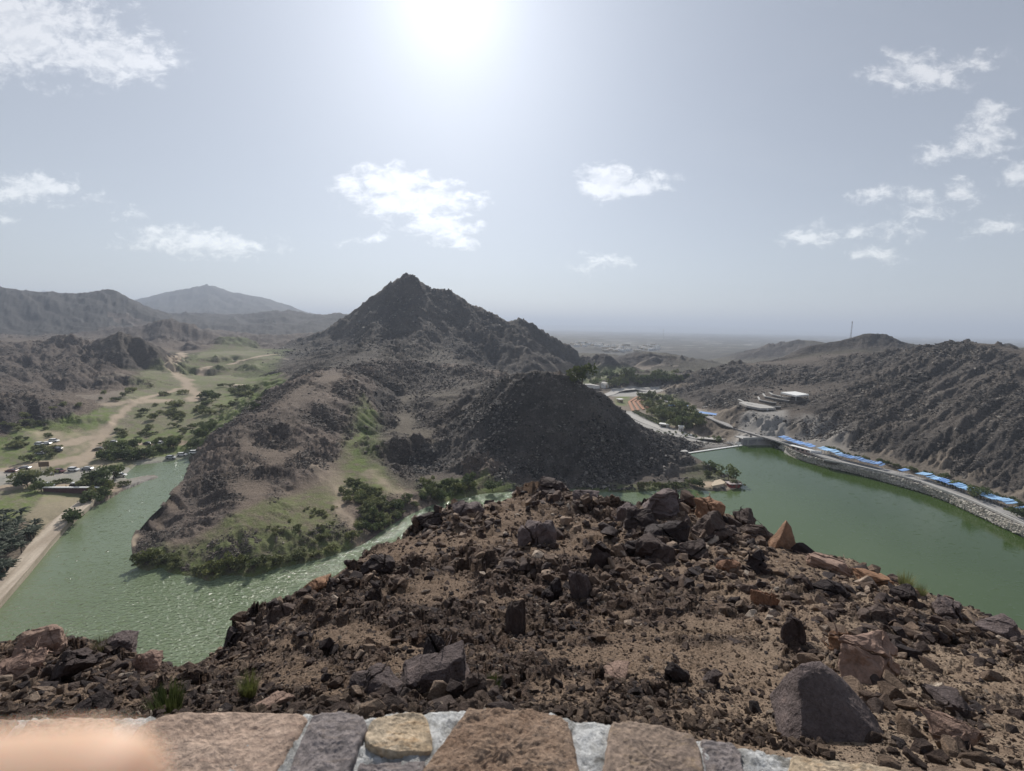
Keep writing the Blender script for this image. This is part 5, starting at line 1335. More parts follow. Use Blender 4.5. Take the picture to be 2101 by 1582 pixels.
sow([(1290, 1002), (1390, 996), (1400, 1002), (1300, 1009)], 12, ('park', 'dry'), 3, 4.5, 'reed_bush', 'yellowish reed clump at the waterline below the dark cone', 'reeds', 'reed clumps below the cone')
# park below the dam
sow([(1312, 815), (1350, 808), (1372, 822), (1440, 862), (1442, 884), (1395, 884), (1340, 856), (1325, 840)], 74, ('park', 'park', 'dense', 'thorn'), 6, 10, 'park_tree', 'leafy tree in the park below the dam', 'tree', 'trees of the park below the dam')
sow([(1370, 818), (1410, 832), (1440, 850), (1400, 842)], 12, 'dense', 4, 6, 'park_tree', 'dark tree lining the lower edge of the dam road', 'tree', 'trees lining the dam road')
for (P0, P1, n_) in (((1298, 846), (1362, 877), 22), ((1304, 845), (1372, 875), 22)):
    for i in range(n_):
        f = i / (n_ - 1); plant('hedge_bush', ground_at(P0[0] + (P1[0] - P0[0]) * f, P0[1] + (P1[1] - P0[1]) * f, -3), 2.6, 'dense', 'clipped dark bush in the double row beside the park road', 'bush', 'double row of clipped bushes', 1.0)
for i in range(18):
    x = 1325 + i * 8 + random.uniform(-3, 3); y = 884 + (x - 1325) * .14 + random.uniform(-4, 5)
    plant('lot_tree', ground_at(x, y, -3), 2.4, 'dense', 'tiny planted tree on the pale parking ground below the dam', 'tree', 'young trees on the pale parking ground')
sow([(1170, 768), (1250, 762), (1420, 768), (1400, 785), (1250, 796), (1185, 790)], 64, ('dense', 'park'), 8, 13, 'valley_tree', 'tree of the green valley beyond the park', 'tree', 'trees of the valley beyond the park')
for i in range(34):
    q = i / 33; x = 1700 + 400 * q + random.uniform(-6, 6); y = 929 + (1046 - 929) * q - 4 + random.uniform(-3, 2) - 8 * math.sin(q * 3.14)
    plant('roadside_bush', ground_at(x, y, 5), random.uniform(2.5, 4.5), random.choice(('dense', 'thorn')), 'grey-green bush behind the blue canopies under the rocky hill', 'bush', 'bushes behind the blue canopies')
# palms by the causeway
def palm_parts():
    V, F = [], []; R = random.Random(5)
    for i in range(20):
        an = i * 2.4; L_ = R.uniform(1.9, 2.6); up = R.uniform(.5, 1.5)
        prev = None
        for k in range(6):
            f = k / 5; r = L_ * f; z = up * 1.6 * f - 1.5 * f * f
            c = Vector((math.cos(an) * r, math.sin(an) * r, z)); s = Vector((-math.sin(an), math.cos(an), 0)) * (.34 * math.sin(math.pi * min(1, f * .85 + .12)))
            k0 = len(V); V += [tuple(c - s + Vector((0, 0, -.12))), tuple(c), tuple(c + s + Vector((0, 0, -.12)))]
            if prev is not None: F += [(prev, prev + 1, k0 + 1, k0), (prev + 1, prev + 2, k0 + 2, k0 + 1)]
            prev = k0
    return mesh('crown', V, F, False, M_palm)
PC = palm_parts()
def cyl(name, r0_, r1_, h, n=8, mat=None):
    V = [(math.cos(i * 2 * math.pi / n) * r, math.sin(i * 2 * math.pi / n) * r, z) for (r, z) in ((r0_, 0), (r1_, h)) for i in range(n)]
    F = [(i, (i + 1) % n, n + (i + 1) % n, n + i) for i in range(n)] + [tuple(range(n))[::-1], tuple(range(n, 2 * n))]
    return mesh(name, V, F, False, mat)
PT = cyl('trunk', .2, .15, 1, 7, M_bark)
c = 0
while c < 46:
    x, y = random.uniform(-30, 92), random.uniform(1058, 1205)
    if not inside(np.array([x]), np.array([y]), [(-30, 1062), (30, 1055), (85, 1085), (62, 1118), (0, 1200), (-30, 1215)])[0]: continue
    g_ = ground_at(x, y, 1.6); h_ = random.uniform(1.2, 3.6)
    o = empty('palm_tree', g_, random.uniform(0, 6)); t = obj('trunk', PT, o); t.scale = (1, 1, h_); cr_ = obj('crown', PC, o); cr_.location = (0, 0, h_); s = random.uniform(.85, 1.25); cr_.scale = (s, s, s)
    tag(o, 'dark date palm in the grove beside the causeway', 'palm tree', 'palms of the grove beside the causeway'); c += 1
# plants of the near slope
def tuft(name, px, py, w_, label, mat, n=260, h=.7):
    R = np.random.default_rng(int(px)); V, F = [], []
    for i in range(n):
        a = R.uniform(0, 6.28); r = R.random() ** .6 * .25; lean = R.uniform(.1, .5); hh = h * R.uniform(.4, 1)
        b_ = np.array([math.cos(a) * r, math.sin(a) * r, 0]); t_ = b_ + np.array([math.cos(a) * lean * hh, math.sin(a) * lean * hh, hh]); s_ = np.array([-math.sin(a), math.cos(a), 0]) * .012
        k = len(V); V += [tuple(b_ - s_), tuple(b_ + s_), tuple(t_)]; F.append((k, k + 1, k + 2))
    h_ = hit(px, py); o = obj(name, mesh(name, V, F, False, mat)); s = w_ * h_.y / FOC; o.location = h_; o.scale = (s, s, s); tag(o, label, 'plant'); return o
tuft('dry_shrub', 212, 1338, 60, 'dry grey-green shrub on top of the small bank above the lake', M_dry, 260, .7)
tuft('grass_tuft', 345, 1462, 110, 'green grass tuft growing just beyond the wall', M_leafbright, 420, .6)
tuft('grass_tuft', 512, 1425, 60, 'green weed in the dark hollow of the lower slope', M_leafbright, 300, .9)
tuft('dry_shrub', 1858, 1205, 46, 'small bush on the falling skyline above the reservoir', M_leaf, 260, .8)
tuft('dry_shrub', 1888, 1222, 36, 'second small bush lower on the falling skyline', M_leaf, 260, .8)
tuft('grass_tuft', 1012, 1410, 60, 'sparse grass beside the dark boulder near the wall', M_leafbright, 160, .5)

# ------------------------------------------------------------------ built things
M_conc = pmat('pale_concrete', (.42, .41, .39), .85, 1.2, .15, .02, 6)
M_white = pmat('white_paint', (.75, .75, .73), .6, 1, .06)
M_asph = pmat('road_paving', (.30, .29, .28), .9, .4, .12, .01, 6)
M_pave = pmat('pale_paving', (.40, .385, .36), .9, .6, .12)
M_mar = pmat('maroon_wall_paint', (.10, .045, .045), .8, 1, .2)
M_tanpl = pmat('tan_plaster', (.50, .42, .31), .85, .8, .12)
M_terra = pmat('terracotta_beds', (.36, .19, .12), .9, .7, .2)
M_steel = pmat('galvanised_steel', (.45, .46, .47), .5, 1, .1, metal=.3)
M_brown = pmat('brown_board', (.16, .11, .07), .8)
M_darkst = pmat('dark_stone_wall', (.12, .105, .095), .9, 1, .25, .03, 4)
M_pinkw = pmat('pinkish_wall', (.48, .37, .32), .85, .8, .1)
def box(name, sx, sy, sz, mat, parent=None, loc=(0, 0, 0), rz=0, z0=0):
    v = [(x * sx / 2, y * sy / 2, z0 + z * sz) for z in (0, 1) for y in (-1, 1) for x in (-1, 1)]
    f = [(0, 2, 3, 1), (4, 5, 7, 6), (0, 1, 5, 4), (2, 6, 7, 3), (0, 4, 6, 2), (1, 3, 7, 5)]
    bm = bmesh.new(); vs = [bm.verts.new(p) for p in v]
    for q in f: bm.faces.new([vs[i] for i in q])
    bmesh.ops.bevel(bm, geom=list(bm.edges), offset=min(sx, sy, sz) * .06, segments=1, affect='EDGES')
    me = bpy.data.meshes.new(name); bm.to_mesh(me); bm.free()
    o = obj(name, me, parent, mat); o.location = loc; o.rotation_euler = (0, 0, rz); return o
def strip(name, pts, width, thick, mat, lift=.25, parent=None, follow=True, side=0):
    """a ribbon with thickness along points (x, y, z)"""
    P = []
    for a, b in zip(pts, pts[1:]):
        n = max(1, int((b - a).length / 5))
        for i in range(n): P.append(a.lerp(b, i / n))
    P.append(pts[-1]); V, F = [], []
    for i, p in enumerate(P):
        d = (P[min(i + 1, len(P) - 1)] - P[max(i - 1, 0)]); d.z = 0; d.normalize(); s = Vector((-d.y, d.x, 0)) * width / 2; c = p + Vector((-d.y, d.x, 0)) * side
        z = (max(ground_z(c.x, c.y), ground_z(c.x + s.x, c.y + s.y), ground_z(c.x - s.x, c.y - s.y)) if follow else c.z) + lift
        V += [(c.x - s.x, c.y - s.y, z - thick), (c.x - s.x, c.y - s.y, z), (c.x + s.x, c.y + s.y, z), (c.x + s.x, c.y + s.y, z - thick)]
        if i: k = 4 * i; F += [(k - 4 + j, k - 4 + (j + 1) % 4, k + (j + 1) % 4, k + j) for j in range(4)]
    F += [(0, 1, 2, 3), tuple(4 * (len(P) - 1) + j for j in (3, 2, 1, 0))]
    me = mesh(name, V, F, False, mat); return obj(name, me, parent)
def slab(name, pts, thick, mat, parent=None):
    """a level plate from its corner points"""
    n = len(pts); V = [tuple(p) for p in pts] + [(p[0], p[1], p[2] - thick) for p in pts]
    F = [tuple(range(n)), tuple(range(2 * n - 1, n - 1, -1))] + [(i, i + n, (i + 1) % n + n, (i + 1) % n) for i in range(n)]
    me = mesh(name, V, F, False, mat); bm = bmesh.new(); bm.from_mesh(me); bmesh.ops.recalc_face_normals(bm, faces=bm.faces); bm.to_mesh(me); bm.free()
    return obj(name, me, parent)
# roads
rd = [at(*p) for p in ROAD_PX]
road = strip('dam_road', rd[4:], 6.5, .7, M_asph, .45, follow=False); tag(road, kind='structure')
kerb = strip('road_kerb', rd[11:], .5, .9, M_conc, .75, side=-3.6, follow=False); tag(kerb, kind='structure')
kerb2 = strip('road_kerb', rd[4:12], .45, .9, M_conc, .75, side=3.6, follow=False); tag(kerb2, kind='structure')
o = strip('service_road', [at(x, y, -2.4) for x, y in [(1285, 847), (1330, 866), (1370, 882), (1410, 891), (1450, 899), (1482, 908)]], 8, .4, M_pave, .2); tag(o, kind='structure')
o = strip('link_road', [at(x, y, -1.5) for x, y in [(1235, 813), (1262, 804), (1300, 801), (1345, 803)]], 11, .4, M_pave, .15); tag(o, kind='structure')
o = strip('hillside_track', [at(1440, 834, 5), atd(1480, 834, 395), atd(1495, 834, 385)], 1.6, .4, M_conc, .5); tag(o, kind='structure')
pr = empty('promenade_wall', at(1800, 975, 4)); tag(pr, 'low dark parapet wall with pale coping along the top of the stone bank', 'wall')
PW = [at(x, y, 3.8) for x, y in [(1690, 946), (1740, 955), (1800, 969), (1850, 981), (1900, 995), (1950, 1014), (2000, 1034), (2050, 1056), (2101, 1080), (2180, 1118)]]
for nm_, w_, th_, mt_, lf_ in (('wall_body', .5, 1.3, M_darkst, .95), ('coping', .8, .22, M_conc, 1.17)):
    q = strip(nm_, PW, w_, th_ + .6, mt_, lf_, follow=False); q.parent = pr; q.matrix_parent_inverse = pr.matrix_world.inverted()
    q.matrix_parent_inverse = Matrix.Translation(-Vector(pr.location))
# dam: weir and its two abutments
wr = empty('weir', (0, 0, 0)); tag(wr, 'thin pale concrete weir holding back the green reservoir', 'dam')
wa, wb = at(1411, 929, .5), at(1522, 913, .5)
strip('weir_crest', [wa, wb], 1.3, .35, M_white, 0, wr, follow=False)
strip('weir_body', [wa - Vector((0, 0, .35)), wb - Vector((0, 0, .35))], 1.0, 6, M_conc, 0, wr, follow=False)
def prism_box(name, a, b, width, z0, z1, mat, parent):
    d = b - a; d.z = 0; L_ = d.length; m = (a + b) / 2
    return box(name, L_, width, z1 - z0, mat, parent, (m.x, m.y, z0), math.atan2(d.y, d.x))
ab = empty('abutment', (0, 0, 0)); tag(ab, 'grey concrete abutment block carrying the road at the dam\'s far end', 'dam')
A0, A1 = at(1524, 914, 0), at(1596, 911, 0); A0 += Vector((0, 1.5, 0)); A1 += Vector((0, 1.5, 0))
d_ = (A1 - A0).normalized(); n_ = Vector((-d_.y, d_.x, 0))
prism_box('face_wall', A0, A1, 2.2, -4, 3.7, pmat('weathered_concrete', (.27, .26, .27), .9, .5, .2, .02, 3), ab)
prism_box('deck', A0 + n_ * 3.0, A1 + n_ * 3.0, 9, 3.7, 4.25, M_conc, ab)
prism_box('parapet', A0 + n_ * -.9, A1 + n_ * -.9, .35, 4.25, 5.1, M_conc, ab)
for i in range(4): prism_box('buttress', A0 + (A1 - A0) * (i + .5) / 4 + n_ * -1.35 - d_ * .3, A0 + (A1 - A0) * (i + .5) / 4 + n_ * -1.35 + d_ * .3, .7, -4, 3.9, M_conc, ab)
ab2 = empty('abutment', (0, 0, 0)); tag(ab2, 'small concrete abutment where the weir meets the dark cone', 'dam')
B0, B1 = at(1388, 928, 2), at(1410, 928, 2)
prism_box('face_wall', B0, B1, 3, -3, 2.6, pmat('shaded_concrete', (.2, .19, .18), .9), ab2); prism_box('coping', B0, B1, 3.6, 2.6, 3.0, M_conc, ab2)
o = slab('spillway_ramp', [at(1508, 909, 1.2), at(1516, 913, 1.0), at(1521, 908, 3), at(1512, 906, 3)], .5, M_white); tag(o, 'small bright triangular ramp beside the abutment block', 'ramp')
o = strip('training_wall', [at(1480, 909, 0), at(1500, 913, 0), at(1510, 915, .3)], .6, 1.6, M_conc, .9); tag(o, 'thin pale wall running down to the weir', 'wall')
# shore pavilion and terrace on the point
tp = empty('terrace', ground_at(1470, 992, 1.5)); tag(tp, 'tan flagged terrace platform on the point under the dark cone', 'terrace')
zt = tp.location.z + .9
q = slab('platform', [Vector(v) - tp.location for v in (at(1459, 994, zt), at(1466, 986, zt), at(1478, 983, zt), at(1488, 989, zt), at(1486, 992, zt), at(1462, 997, zt))], 1.4, M_tanpl, tp)
box('step', 3, 1.6, .4, M_tanpl, tp, (-1.5, -4.6, -.4), .2)
def hut(name, px, py, sx, sy, h, roofm, wallm, label, cat, rz=0, z=2, over=.5):
    g_ = ground_at(px, py, z); o = empty(name, g_, rz); tag(o, label, cat)
    wl = box('wall', sx, sy, h, wallm, o, (0, 0, -.3)); rf = box('roof', sx + over * 2, sy + over * 2, .25, roofm, o, (0, 0, h - .3 + .002))
    box('door', .9, .06, min(2, h * .8), M_brown, o, (sx * .15, -sy / 2 - .035, -.1)); w = box('window', 1.0, .05, .8, pmat('window_glass', (.03, .035, .04), .15), o, (-sx * .25, -sy / 2 - .03, .9))
    return o
hut('pavilion', 1504, 998, 5.2, 3.0, 1.9, pmat('pinkish_roof', (.45, .38, .36), .7), pmat('red_wall', (.22, .045, .035), .8), 'low red pavilion with a pinkish flat roof at the tip of the point', 'pavilion', .1, 1)
hut('kiosk', 1363, 876, 7, 4, 2.8, M_white, M_conc, 'white-roofed kiosk at the end of the double bush row', 'kiosk', -.5, -3)
hut('kiosk', 1397, 883, 3.4, 3.4, 3.6, M_white, M_white, 'small square white hut under the park trees', 'hut', -.3, -3)
hut('hut', 1326, 834, 6, 4, 2.6, M_tanpl, M_tanpl, 'small pale building beside the terracotta beds', 'building', 0, -3)
hut('hut', 1272, 825, 5, 5, 3.5, M_white, M_tanpl, 'cream playground pavilion on the park lawn', 'pavilion', .3, -3)
hut('farm_shed', 492, 795, 9, 5, 2.6, M_tanpl, M_tanpl, 'tan farm building on the far green meadow', 'building', .2, 13)
hut('farm_shed', 503, 812, 10, 4, 2.4, M_darkst, M_darkst, 'dark low shed on the green meadow', 'shed', -.05, 12)
# terracotta beds of the park
for i in range(4):
    x = 1288 + i * 8.5; xx = 1308 + i * 7
    o = slab('garden_bed', [at(xx - 2, 813 + i * .3, -2.0), at(xx + 3, 813 + i * .3, -2.0), at(x + 5.5 - i * .0, 824, -2.3), at(x + 14 + i * 2.2, 842 - i * 1.5, -2.6), at(x + 8.5 + i * 2.2, 843 - i * 1.5, -2.6), at(x, 824, -2.3)], .5, M_terra)
    tag(o, ('terracotta garden bed nearest the lawn, first of the four curved strips', 'second curved terracotta strip counted from the lawn', 'third curved terracotta strip counted from the lawn', 'last curved terracotta strip, against the park trees')[i], 'garden bed', 'curved terracotta beds of the park')
# terraces and the white roof on the hillside
def terrace_wall(pts, thick, label, mat=None, d_off=0):
    P = []
    for p in pts:
        h_ = hit(p[0], p[1], 200); P.append(h_ + Vector((0, -1.0, 1.6)))
    zm = sum(p.z for p in P) / len(P); P = [Vector((p.x, p.y, p.z * .5 + zm * .5)) for p in P]
    o = empty('terrace', P[0]); tag(o, label, 'terrace', 'concrete terraces on the hillside')
    q = strip('deck_edge', P, 1.2, .6, mat or M_conc, .3, follow=False); w_ = strip('terrace_wall', [p - Vector((0, 0, .31)) for p in P], .7, thick, M_darkst, .3, follow=False)
    for c_ in (q, w_): c_.parent = o; c_.matrix_parent_inverse = Matrix.Translation(-o.location)
terrace_wall([(1514, 824, 378), (1532, 831, 366), (1560, 837, 358), (1600, 838, 356)], 4, 'lowest curved terrace edge above the grey rock cut')
terrace_wall([(1554, 817, 384), (1557, 824, 372), (1582, 830, 366), (1590, 830, 366)], 5, 'second terrace up, with a bright corner platform')
terrace_wall([(1564, 811, 392), (1568, 817, 384), (1592, 822, 378), (1618, 826, 374)], 6, 'third and longest terrace on the hillside')
terrace_wall([(1577, 809, 398), (1584, 813, 392), (1605, 818, 386), (1622, 820, 384)], 5, 'highest terrace, just under the white roof')
zz_ = hit(1566, 835, 200).z + 1.2
o = slab('platform', [at(1560, 832, zz_), at(1580, 834, zz_), at(1576, 838, zz_), at(1556, 836, zz_)], 1.5, M_white); tag(o, 'small bright slab between the two lower terraces', 'platform')
zz_ = hit(1545, 831, 200).z + .9
o = slab('platform', [at(1516, 825, zz_), at(1530, 824, zz_), at(1572, 831, zz_), at(1592, 837, zz_), at(1560, 837.5, zz_), at(1532, 832, zz_)], 1.5, M_pave); tag(o, 'long pale deck enclosed by the lowest curved terrace', 'platform')
wr_ = empty('canopy_roof', hit(1632, 814, 200)); tag(wr_, 'large white flat roof on the hillside above the terraces', 'roof')
zr = wr_.location.z + 4.2; RP = [at(x, y, zr) - wr_.location for x, y in ((1602, 804.5), (1632, 803), (1660, 809), (1634, 811.5))]
slab('roof', RP, 1.2, M_white, wr_)
for p in RP: box('pillar', .5, .5, 3.4, M_conc, wr_, (p.x * .94, p.y * .94, p.z - 4.6))
slab('podium', [Vector((p.x * .95, p.y * .95, p.z - 4.6)) for p in RP], 4, M_darkst, wr_)
# pink-walled pavilion and white tank on the bank
o = empty('pavilion', at(1640, 921, 4.3)); tag(o, 'long pinkish walled pavilion where the stone bank begins', 'pavilion')
q0, q1 = at(1619, 915, 4.2), at(1665, 927, 4.2)
for nm_, w_, z0_, z1_, mt_ in (('wall', 2.6, 3.2, 5.6, M_pinkw), ('roof', 3.2, 5.602, 5.85, M_white)):
    b_ = prism_box(nm_, q0 + Vector((-1.2, -3.4, 0)), q1 + Vector((-1.2, -3.4, 0)), w_, z0_, z1_, mt_, None); b_.parent = o; b_.matrix_parent_inverse = Matrix.Translation(-o.location)
for f in (.2, .4, .6, .8):
    p = q0.lerp(q1, f) + Vector((-1.2, -3.4, 0)); dd = (q1 - q0).normalized(); b_ = box('window', 1.4, .1, 1.1, pmat('window_glass', (.03, .035, .04), .15), None, (p.x + dd.y * 1.36, p.y - dd.x * 1.36, 4.1), math.atan2(dd.y, dd.x)); b_.parent = o; b_.matrix_parent_inverse = Matrix.Translation(-o.location)
tk = empty('water_tank', at(1673, 932, 4.0), -.35); tag(tk, 'white cylindrical tank lying beside the pinkish pavilion', 'tank')
t_ = obj('tank_body', cyl('tank_body', .9, .9, 5.5, 16, M_white), tk); t_.rotation_euler = (0, math.pi / 2, 0); t_.location = (-2.7, 0, 1.3)
for x in (-1.6, 1.6): box('cradle', .4, 1.6, .8, M_conc, tk, (x, 0, 0))
# blue canopies along the road
M_blue = [pmat('blue_fabric_%s' % n, c, .6, 1, .1, rand=.3) for n, c in (('pale', (.34, .56, .82)), ('mid', (.20, .36, .68)), ('dull', (.17, .28, .48)))]
def canopy_me(i):
    R = random.Random(i); V, F = [], []
    nx, ny = 6, 4
    for a in range(nx + 1):
        for b in range(ny + 1):
            u, v = a / nx, b / ny
            V.append(((u - .5) * 5.4, (v - .5) * 3.6, 2.6 + .45 * v + .28 * math.sin(u * math.pi) * (1 if i % 2 else .5) - .15 * math.sin(v * math.pi)))
    n = len(V); V += [(x, y, z - .06) for x, y, z in V]
    for a in range(nx):
        for b in range(ny):
            k = a * (ny + 1) + b; F.append((k, k + ny + 1, k + ny + 2, k + 1)); F.append((n + k, n + k + 1, n + k + ny + 2, n + k + ny + 1))
    return mesh('shade_cloth', V, F, True, None)
cme = []
for i in range(2):
    for k in range(3): m_ = canopy_me(i); m_.materials.append(M_blue[k]); cme.append(m_)
pole_me = cyl('post', .06, .06, 2.9, 6, M_steel)
CANLAB = {'far': 'hazy blue canopy in the first run of shades beyond the pinkish pavilion', 'mid': 'blue canopy in the long dull run beside the middle of the stone bank', 'near': 'bright pale-blue canopy in the nearest run of shades above the stone bank'}
runs = [((1601, 899), (1667, 919), 11, 'far', (1, 5, 4)), ((1681, 922), (1722, 934), 7, 'near2', (0, 3)), ((1722, 935), (1811, 957), 15, 'mid', (1, 4, 2, 5)), ((1848, 965), (1858, 968), 2, 'mid', (1, 4)), ((1884, 973), (1910, 981), 5, 'near', (0, 3)),
        ((1912, 982), (1948, 992), 6, 'near', (1, 0, 4)), ((1950, 994), (1990, 1007), 7, 'near', (0, 3, 1)), ((1992, 1008), (2076, 1037), 12, 'near', (0, 3)), ((2088, 1043), (2130, 1058), 5, 'near', (2, 4))]
for a, b, n_, nm_, cols in runs:
    pa, pb = at(a[0], a[1], 6.2), at(b[0], b[1], 6.2)
    an = math.atan2(pb.y - pa.y, pb.x - pa.x)
    for i in range(n_):
        p = pa.lerp(pb, (i + .5) / n_); g_ = ground_z(p.x, p.y)
        o = empty('shade_canopy', (p.x, p.y, min(max(g_, 3.8), 6)), an)
        sx = (pb - pa).length / n_ / 5.3; o.scale = (sx * 1.12, 1.4, 1.1)
        obj('shade_cloth', cme[random.choice(cols)], o)
        for (x, y) in ((-2.4, -1.5), (2.4, -1.5), (-2.4, 1.5), (2.4, 1.5)):
            q = obj('post', pole_me, o); q.location = (x, y, -.3)
        tag(o, CANLAB.get(nm_, 'light blue canopy in the short run just past the white tank'), 'canopy', 'blue canopies, ' + nm_)
for (x, y, lab) in ((1384, 829, 'blue awning at the upper bend of the dam road'), (1448, 850, 'long blue awning beside the dam road above the park')):
    p = at(x + 8, y, 6); o = empty('road_awning', (p.x, p.y, ground_z(p.x, p.y)), -.75 if y > 840 else -.3); o.scale = (3.2, 1.5, 1)
    obj('shade_cloth', cme[1], o)
    for (q0, q1) in ((-2.4, -1.5), (2.4, -1.5), (-2.4, 1.5), (2.4, 1.5)): q = obj('post', pole_me, o); q.location = (q0, q1, -.3)
    tag(o, lab, 'awning')
# masts
def mast(px, py, d, h, label):
    b_ = atd(px, py, d); b_.z = min(b_.z, ground_z(b_.x, b_.y) + 1); o = empty('radio_mast', b_); tag(o, label, 'mast')
    s = h / 30
    V, F = [], []
    for k in range(13):
        z = k * h / 12; r = (1.1 - .7 * k / 12) * s
        V += [(r * math.cos(a), r * math.sin(a), z) for a in (0, 2.09, 4.19)]
    def bar(a, b, t):
        a, b = Vector(a), Vector(b); ax = (b - a).normalized(); u = ax.cross(Vector((.3, .2, 1))).normalized() * t; v = ax.cross(u).normalized() * t; k = len(W)
        W.extend([tuple(a + u), tuple(a + v), tuple(a - u - v), tuple(b + u), tuple(b + v), tuple(b - u - v)]); F.extend([(k, k + 1, k + 4, k + 3), (k + 1, k + 2, k + 5, k + 4), (k + 2, k, k + 3, k + 5)])
    W = []
    for k in range(12):
        for j in range(3):
            a, b = V[3 * k + j], V[3 * k + 3 + j]; bar(a, b, .16 * s); bar(V[3 * k + j], V[3 * k + 3 + (j + 1) % 3], .08 * s)
    obj('lattice', mesh('lattice', W, F, False, M_steel), o)
    for k in range(3):
        a = k * 2.09 + .5; box('antenna', .5 * s, .3 * s, 3 * s, M_white, o, (1.1 * s * math.cos(a), 1.1 * s * math.sin(a), h - 3.2 * s), a)
    box('equipment_cabin', 3.4, 2.4, 2.4, M_white, o, (5, 1, -1))
    return o
mast(1745, 694, 726, 27, 'white lattice mast standing on the hill beyond the reservoir')
mast(1361, 684, 4200, 95, 'tall distant mast rising from the hazy plain')
# maroon wall in the valley
mw = empty('low_wall', (0, 0, 0)); tag(mw, 'long low maroon wall with pale coping beside the dry field', 'wall')
q0, q1 = at(90, 1008, 1.6), at(212, 1008, 1.6)
prism_box('wall_body', q0, q1, .5, .8, 3.2, M_mar, mw); prism_box('coping', q0, q1, 1.1, 3.202, 3.5, M_white, mw)
sb = empty('sign_board', ground_at(91, 964, 2)); tag(sb, 'brown square board on two legs beside the gravel track', 'sign')
box('board', 4.0, .2, 2.4, M_brown, sb, (0, 0, 1.6), .3)
for x in (-1.4, 1.4): box('leg', .2, .2, 1.7, M_steel, sb, (x, .3 * x, 0))
# far white houses
hm = [box('wall', 9, 7, 4, M_white, None), box('wall', 14, 9, 3.5, M_tanpl, None)]
hme = [h.data for h in hm]
for h in hm: bpy.data.objects.remove(h)
rf_me = box('roof', 9.6, 7.6, .5, M_conc); rfd = rf_me.data; bpy.data.objects.remove(rf_me)
for reg, n_, sc_, lab, grp in (([(1175, 704), (1235, 704), (1240, 712), (1180, 712)], 30, 1.9, 'pale house of the hazy town beyond the mountain\'s foot', 'houses of the far town'), ([(1240, 708), (1350, 708), (1345, 722), (1245, 722)], 46, 1.9, 'pale house of the hazy town behind the low dark hill', 'houses behind the low hill'),
                         ([(1200, 788), (1245, 786), (1250, 797), (1205, 799)], 9, .9, 'small white building among the valley trees beyond the park', 'buildings in the valley beyond the park')):
    for _ in range(n_):
        x = random.uniform(reg[0][0], reg[1][0]); y = random.uniform(reg[0][1], reg[2][1])
        h_ = hit(x, y, 300, 9000)
        if h_ is None: continue
        o = empty('house', h_, random.uniform(0, 3)); o.scale = (sc_ * random.uniform(.8, 1.6), sc_ * random.uniform(.8, 1.5), sc_)
        obj('wall', random.choice(hme), o); q = obj('roof', rfd, o); q.location = (0, 0, 4.02); tag(o, lab, 'house', grp)

# ------------------------------------------------------------------ cars
M_tyre = pmat('tyre', (.02, .02, .02), .9); M_glass = pmat('car_glass', (.02, .025, .03), .08, spec=.6)
PAINT = {k: pmat('paint_' + k, c, .3, spec=.6) for k, c in dict(white=(.78, .78, .76), silver=(.42, .43, .44), black=(.02, .02, .024), maroon=(.12, .025, .03), olive=(.15, .13, .07), grey=(.14, .15, .16)).items()}
def car_meshes(suv):
    L_, W_, H_ = (4.8, 1.9, 1.85) if suv else (4.7, 1.8, 1.45)
    prof = [(-L_ / 2, .35), (-L_ / 2, .75), (-L_ / 2 + .15, .95), (-L_ / 2 + .9, 1.02)] if not suv else [(-L_ / 2, .4), (-L_ / 2, 1.0), (-L_ / 2 + .15, 1.12)]
    belt = 1.0 if not suv else 1.12
    lower = [(-L_ / 2, .35), (-L_ / 2 + .02, .8), (-L_ / 2 + .2, belt - .02), (L_ / 2 - 1.25, belt), (L_ / 2 - .3, belt - .16), (L_ / 2, .62), (L_ / 2 - .02, .35)]
    for cx in (1.4, -1.4):   # wheel arches in the sill line
        pass
    sill = [(L_ / 2 - .5, .32)] + [(1.4 + .42 * math.cos(a), .33 + .42 * math.sin(a)) for a in np.linspace(0, math.pi, 7)] + [(-1.4 + .42 * math.cos(a), .33 + .42 * math.sin(a)) for a in np.linspace(0, math.pi, 7)] + [(-L_ / 2 + .3, .32)]
    P = lower + sill
    def ext(P, w0, w1f):
        n = len(P); V = [(x, -w1f(z) / 2, z) for x, z in P] + [(x, w1f(z) / 2, z) for x, z in P]
        return V, [tuple(range(n))[::-1], tuple(range(n, 2 * n))] + [(i, (i + 1) % n, (i + 1) % n + n, i + n) for i in range(n)]
    V, F = ext(P, W_, lambda z: W_ * (1 - .05 * max(0, z - .7)))
    body = mesh('body', V, F)
    cab = [(-L_ / 2 + (.25 if suv else .75), belt), (-L_ / 2 + (.5 if suv else 1.3), H_ - .06), (-L_ / 2 + (.9 if suv else 1.7), H_), (.45, H_), (.7, H_ - .05), (1.35, belt)]
    V, F = ext(cab, W_, lambda z: W_ * (.94 - .26 * (z - belt))); cabin = mesh('window', V, F)
    rp = [(x, z + .02) for x, z in (cab[1], cab[2], cab[3], cab[4])] + [(cab[4][0] - .1, H_ - .09), (cab[1][0] + .1, H_ - .09)]
    V, F = ext(rp, W_, lambda z: W_ * (.96 - .26 * (z - belt))); roof = mesh('roof', V, F)
    return body, cabin, roof
wh = cyl('wheel', .34, .34, .22, 12, M_tyre)
CM = {s: car_meshes(s) for s in (0, 1)}
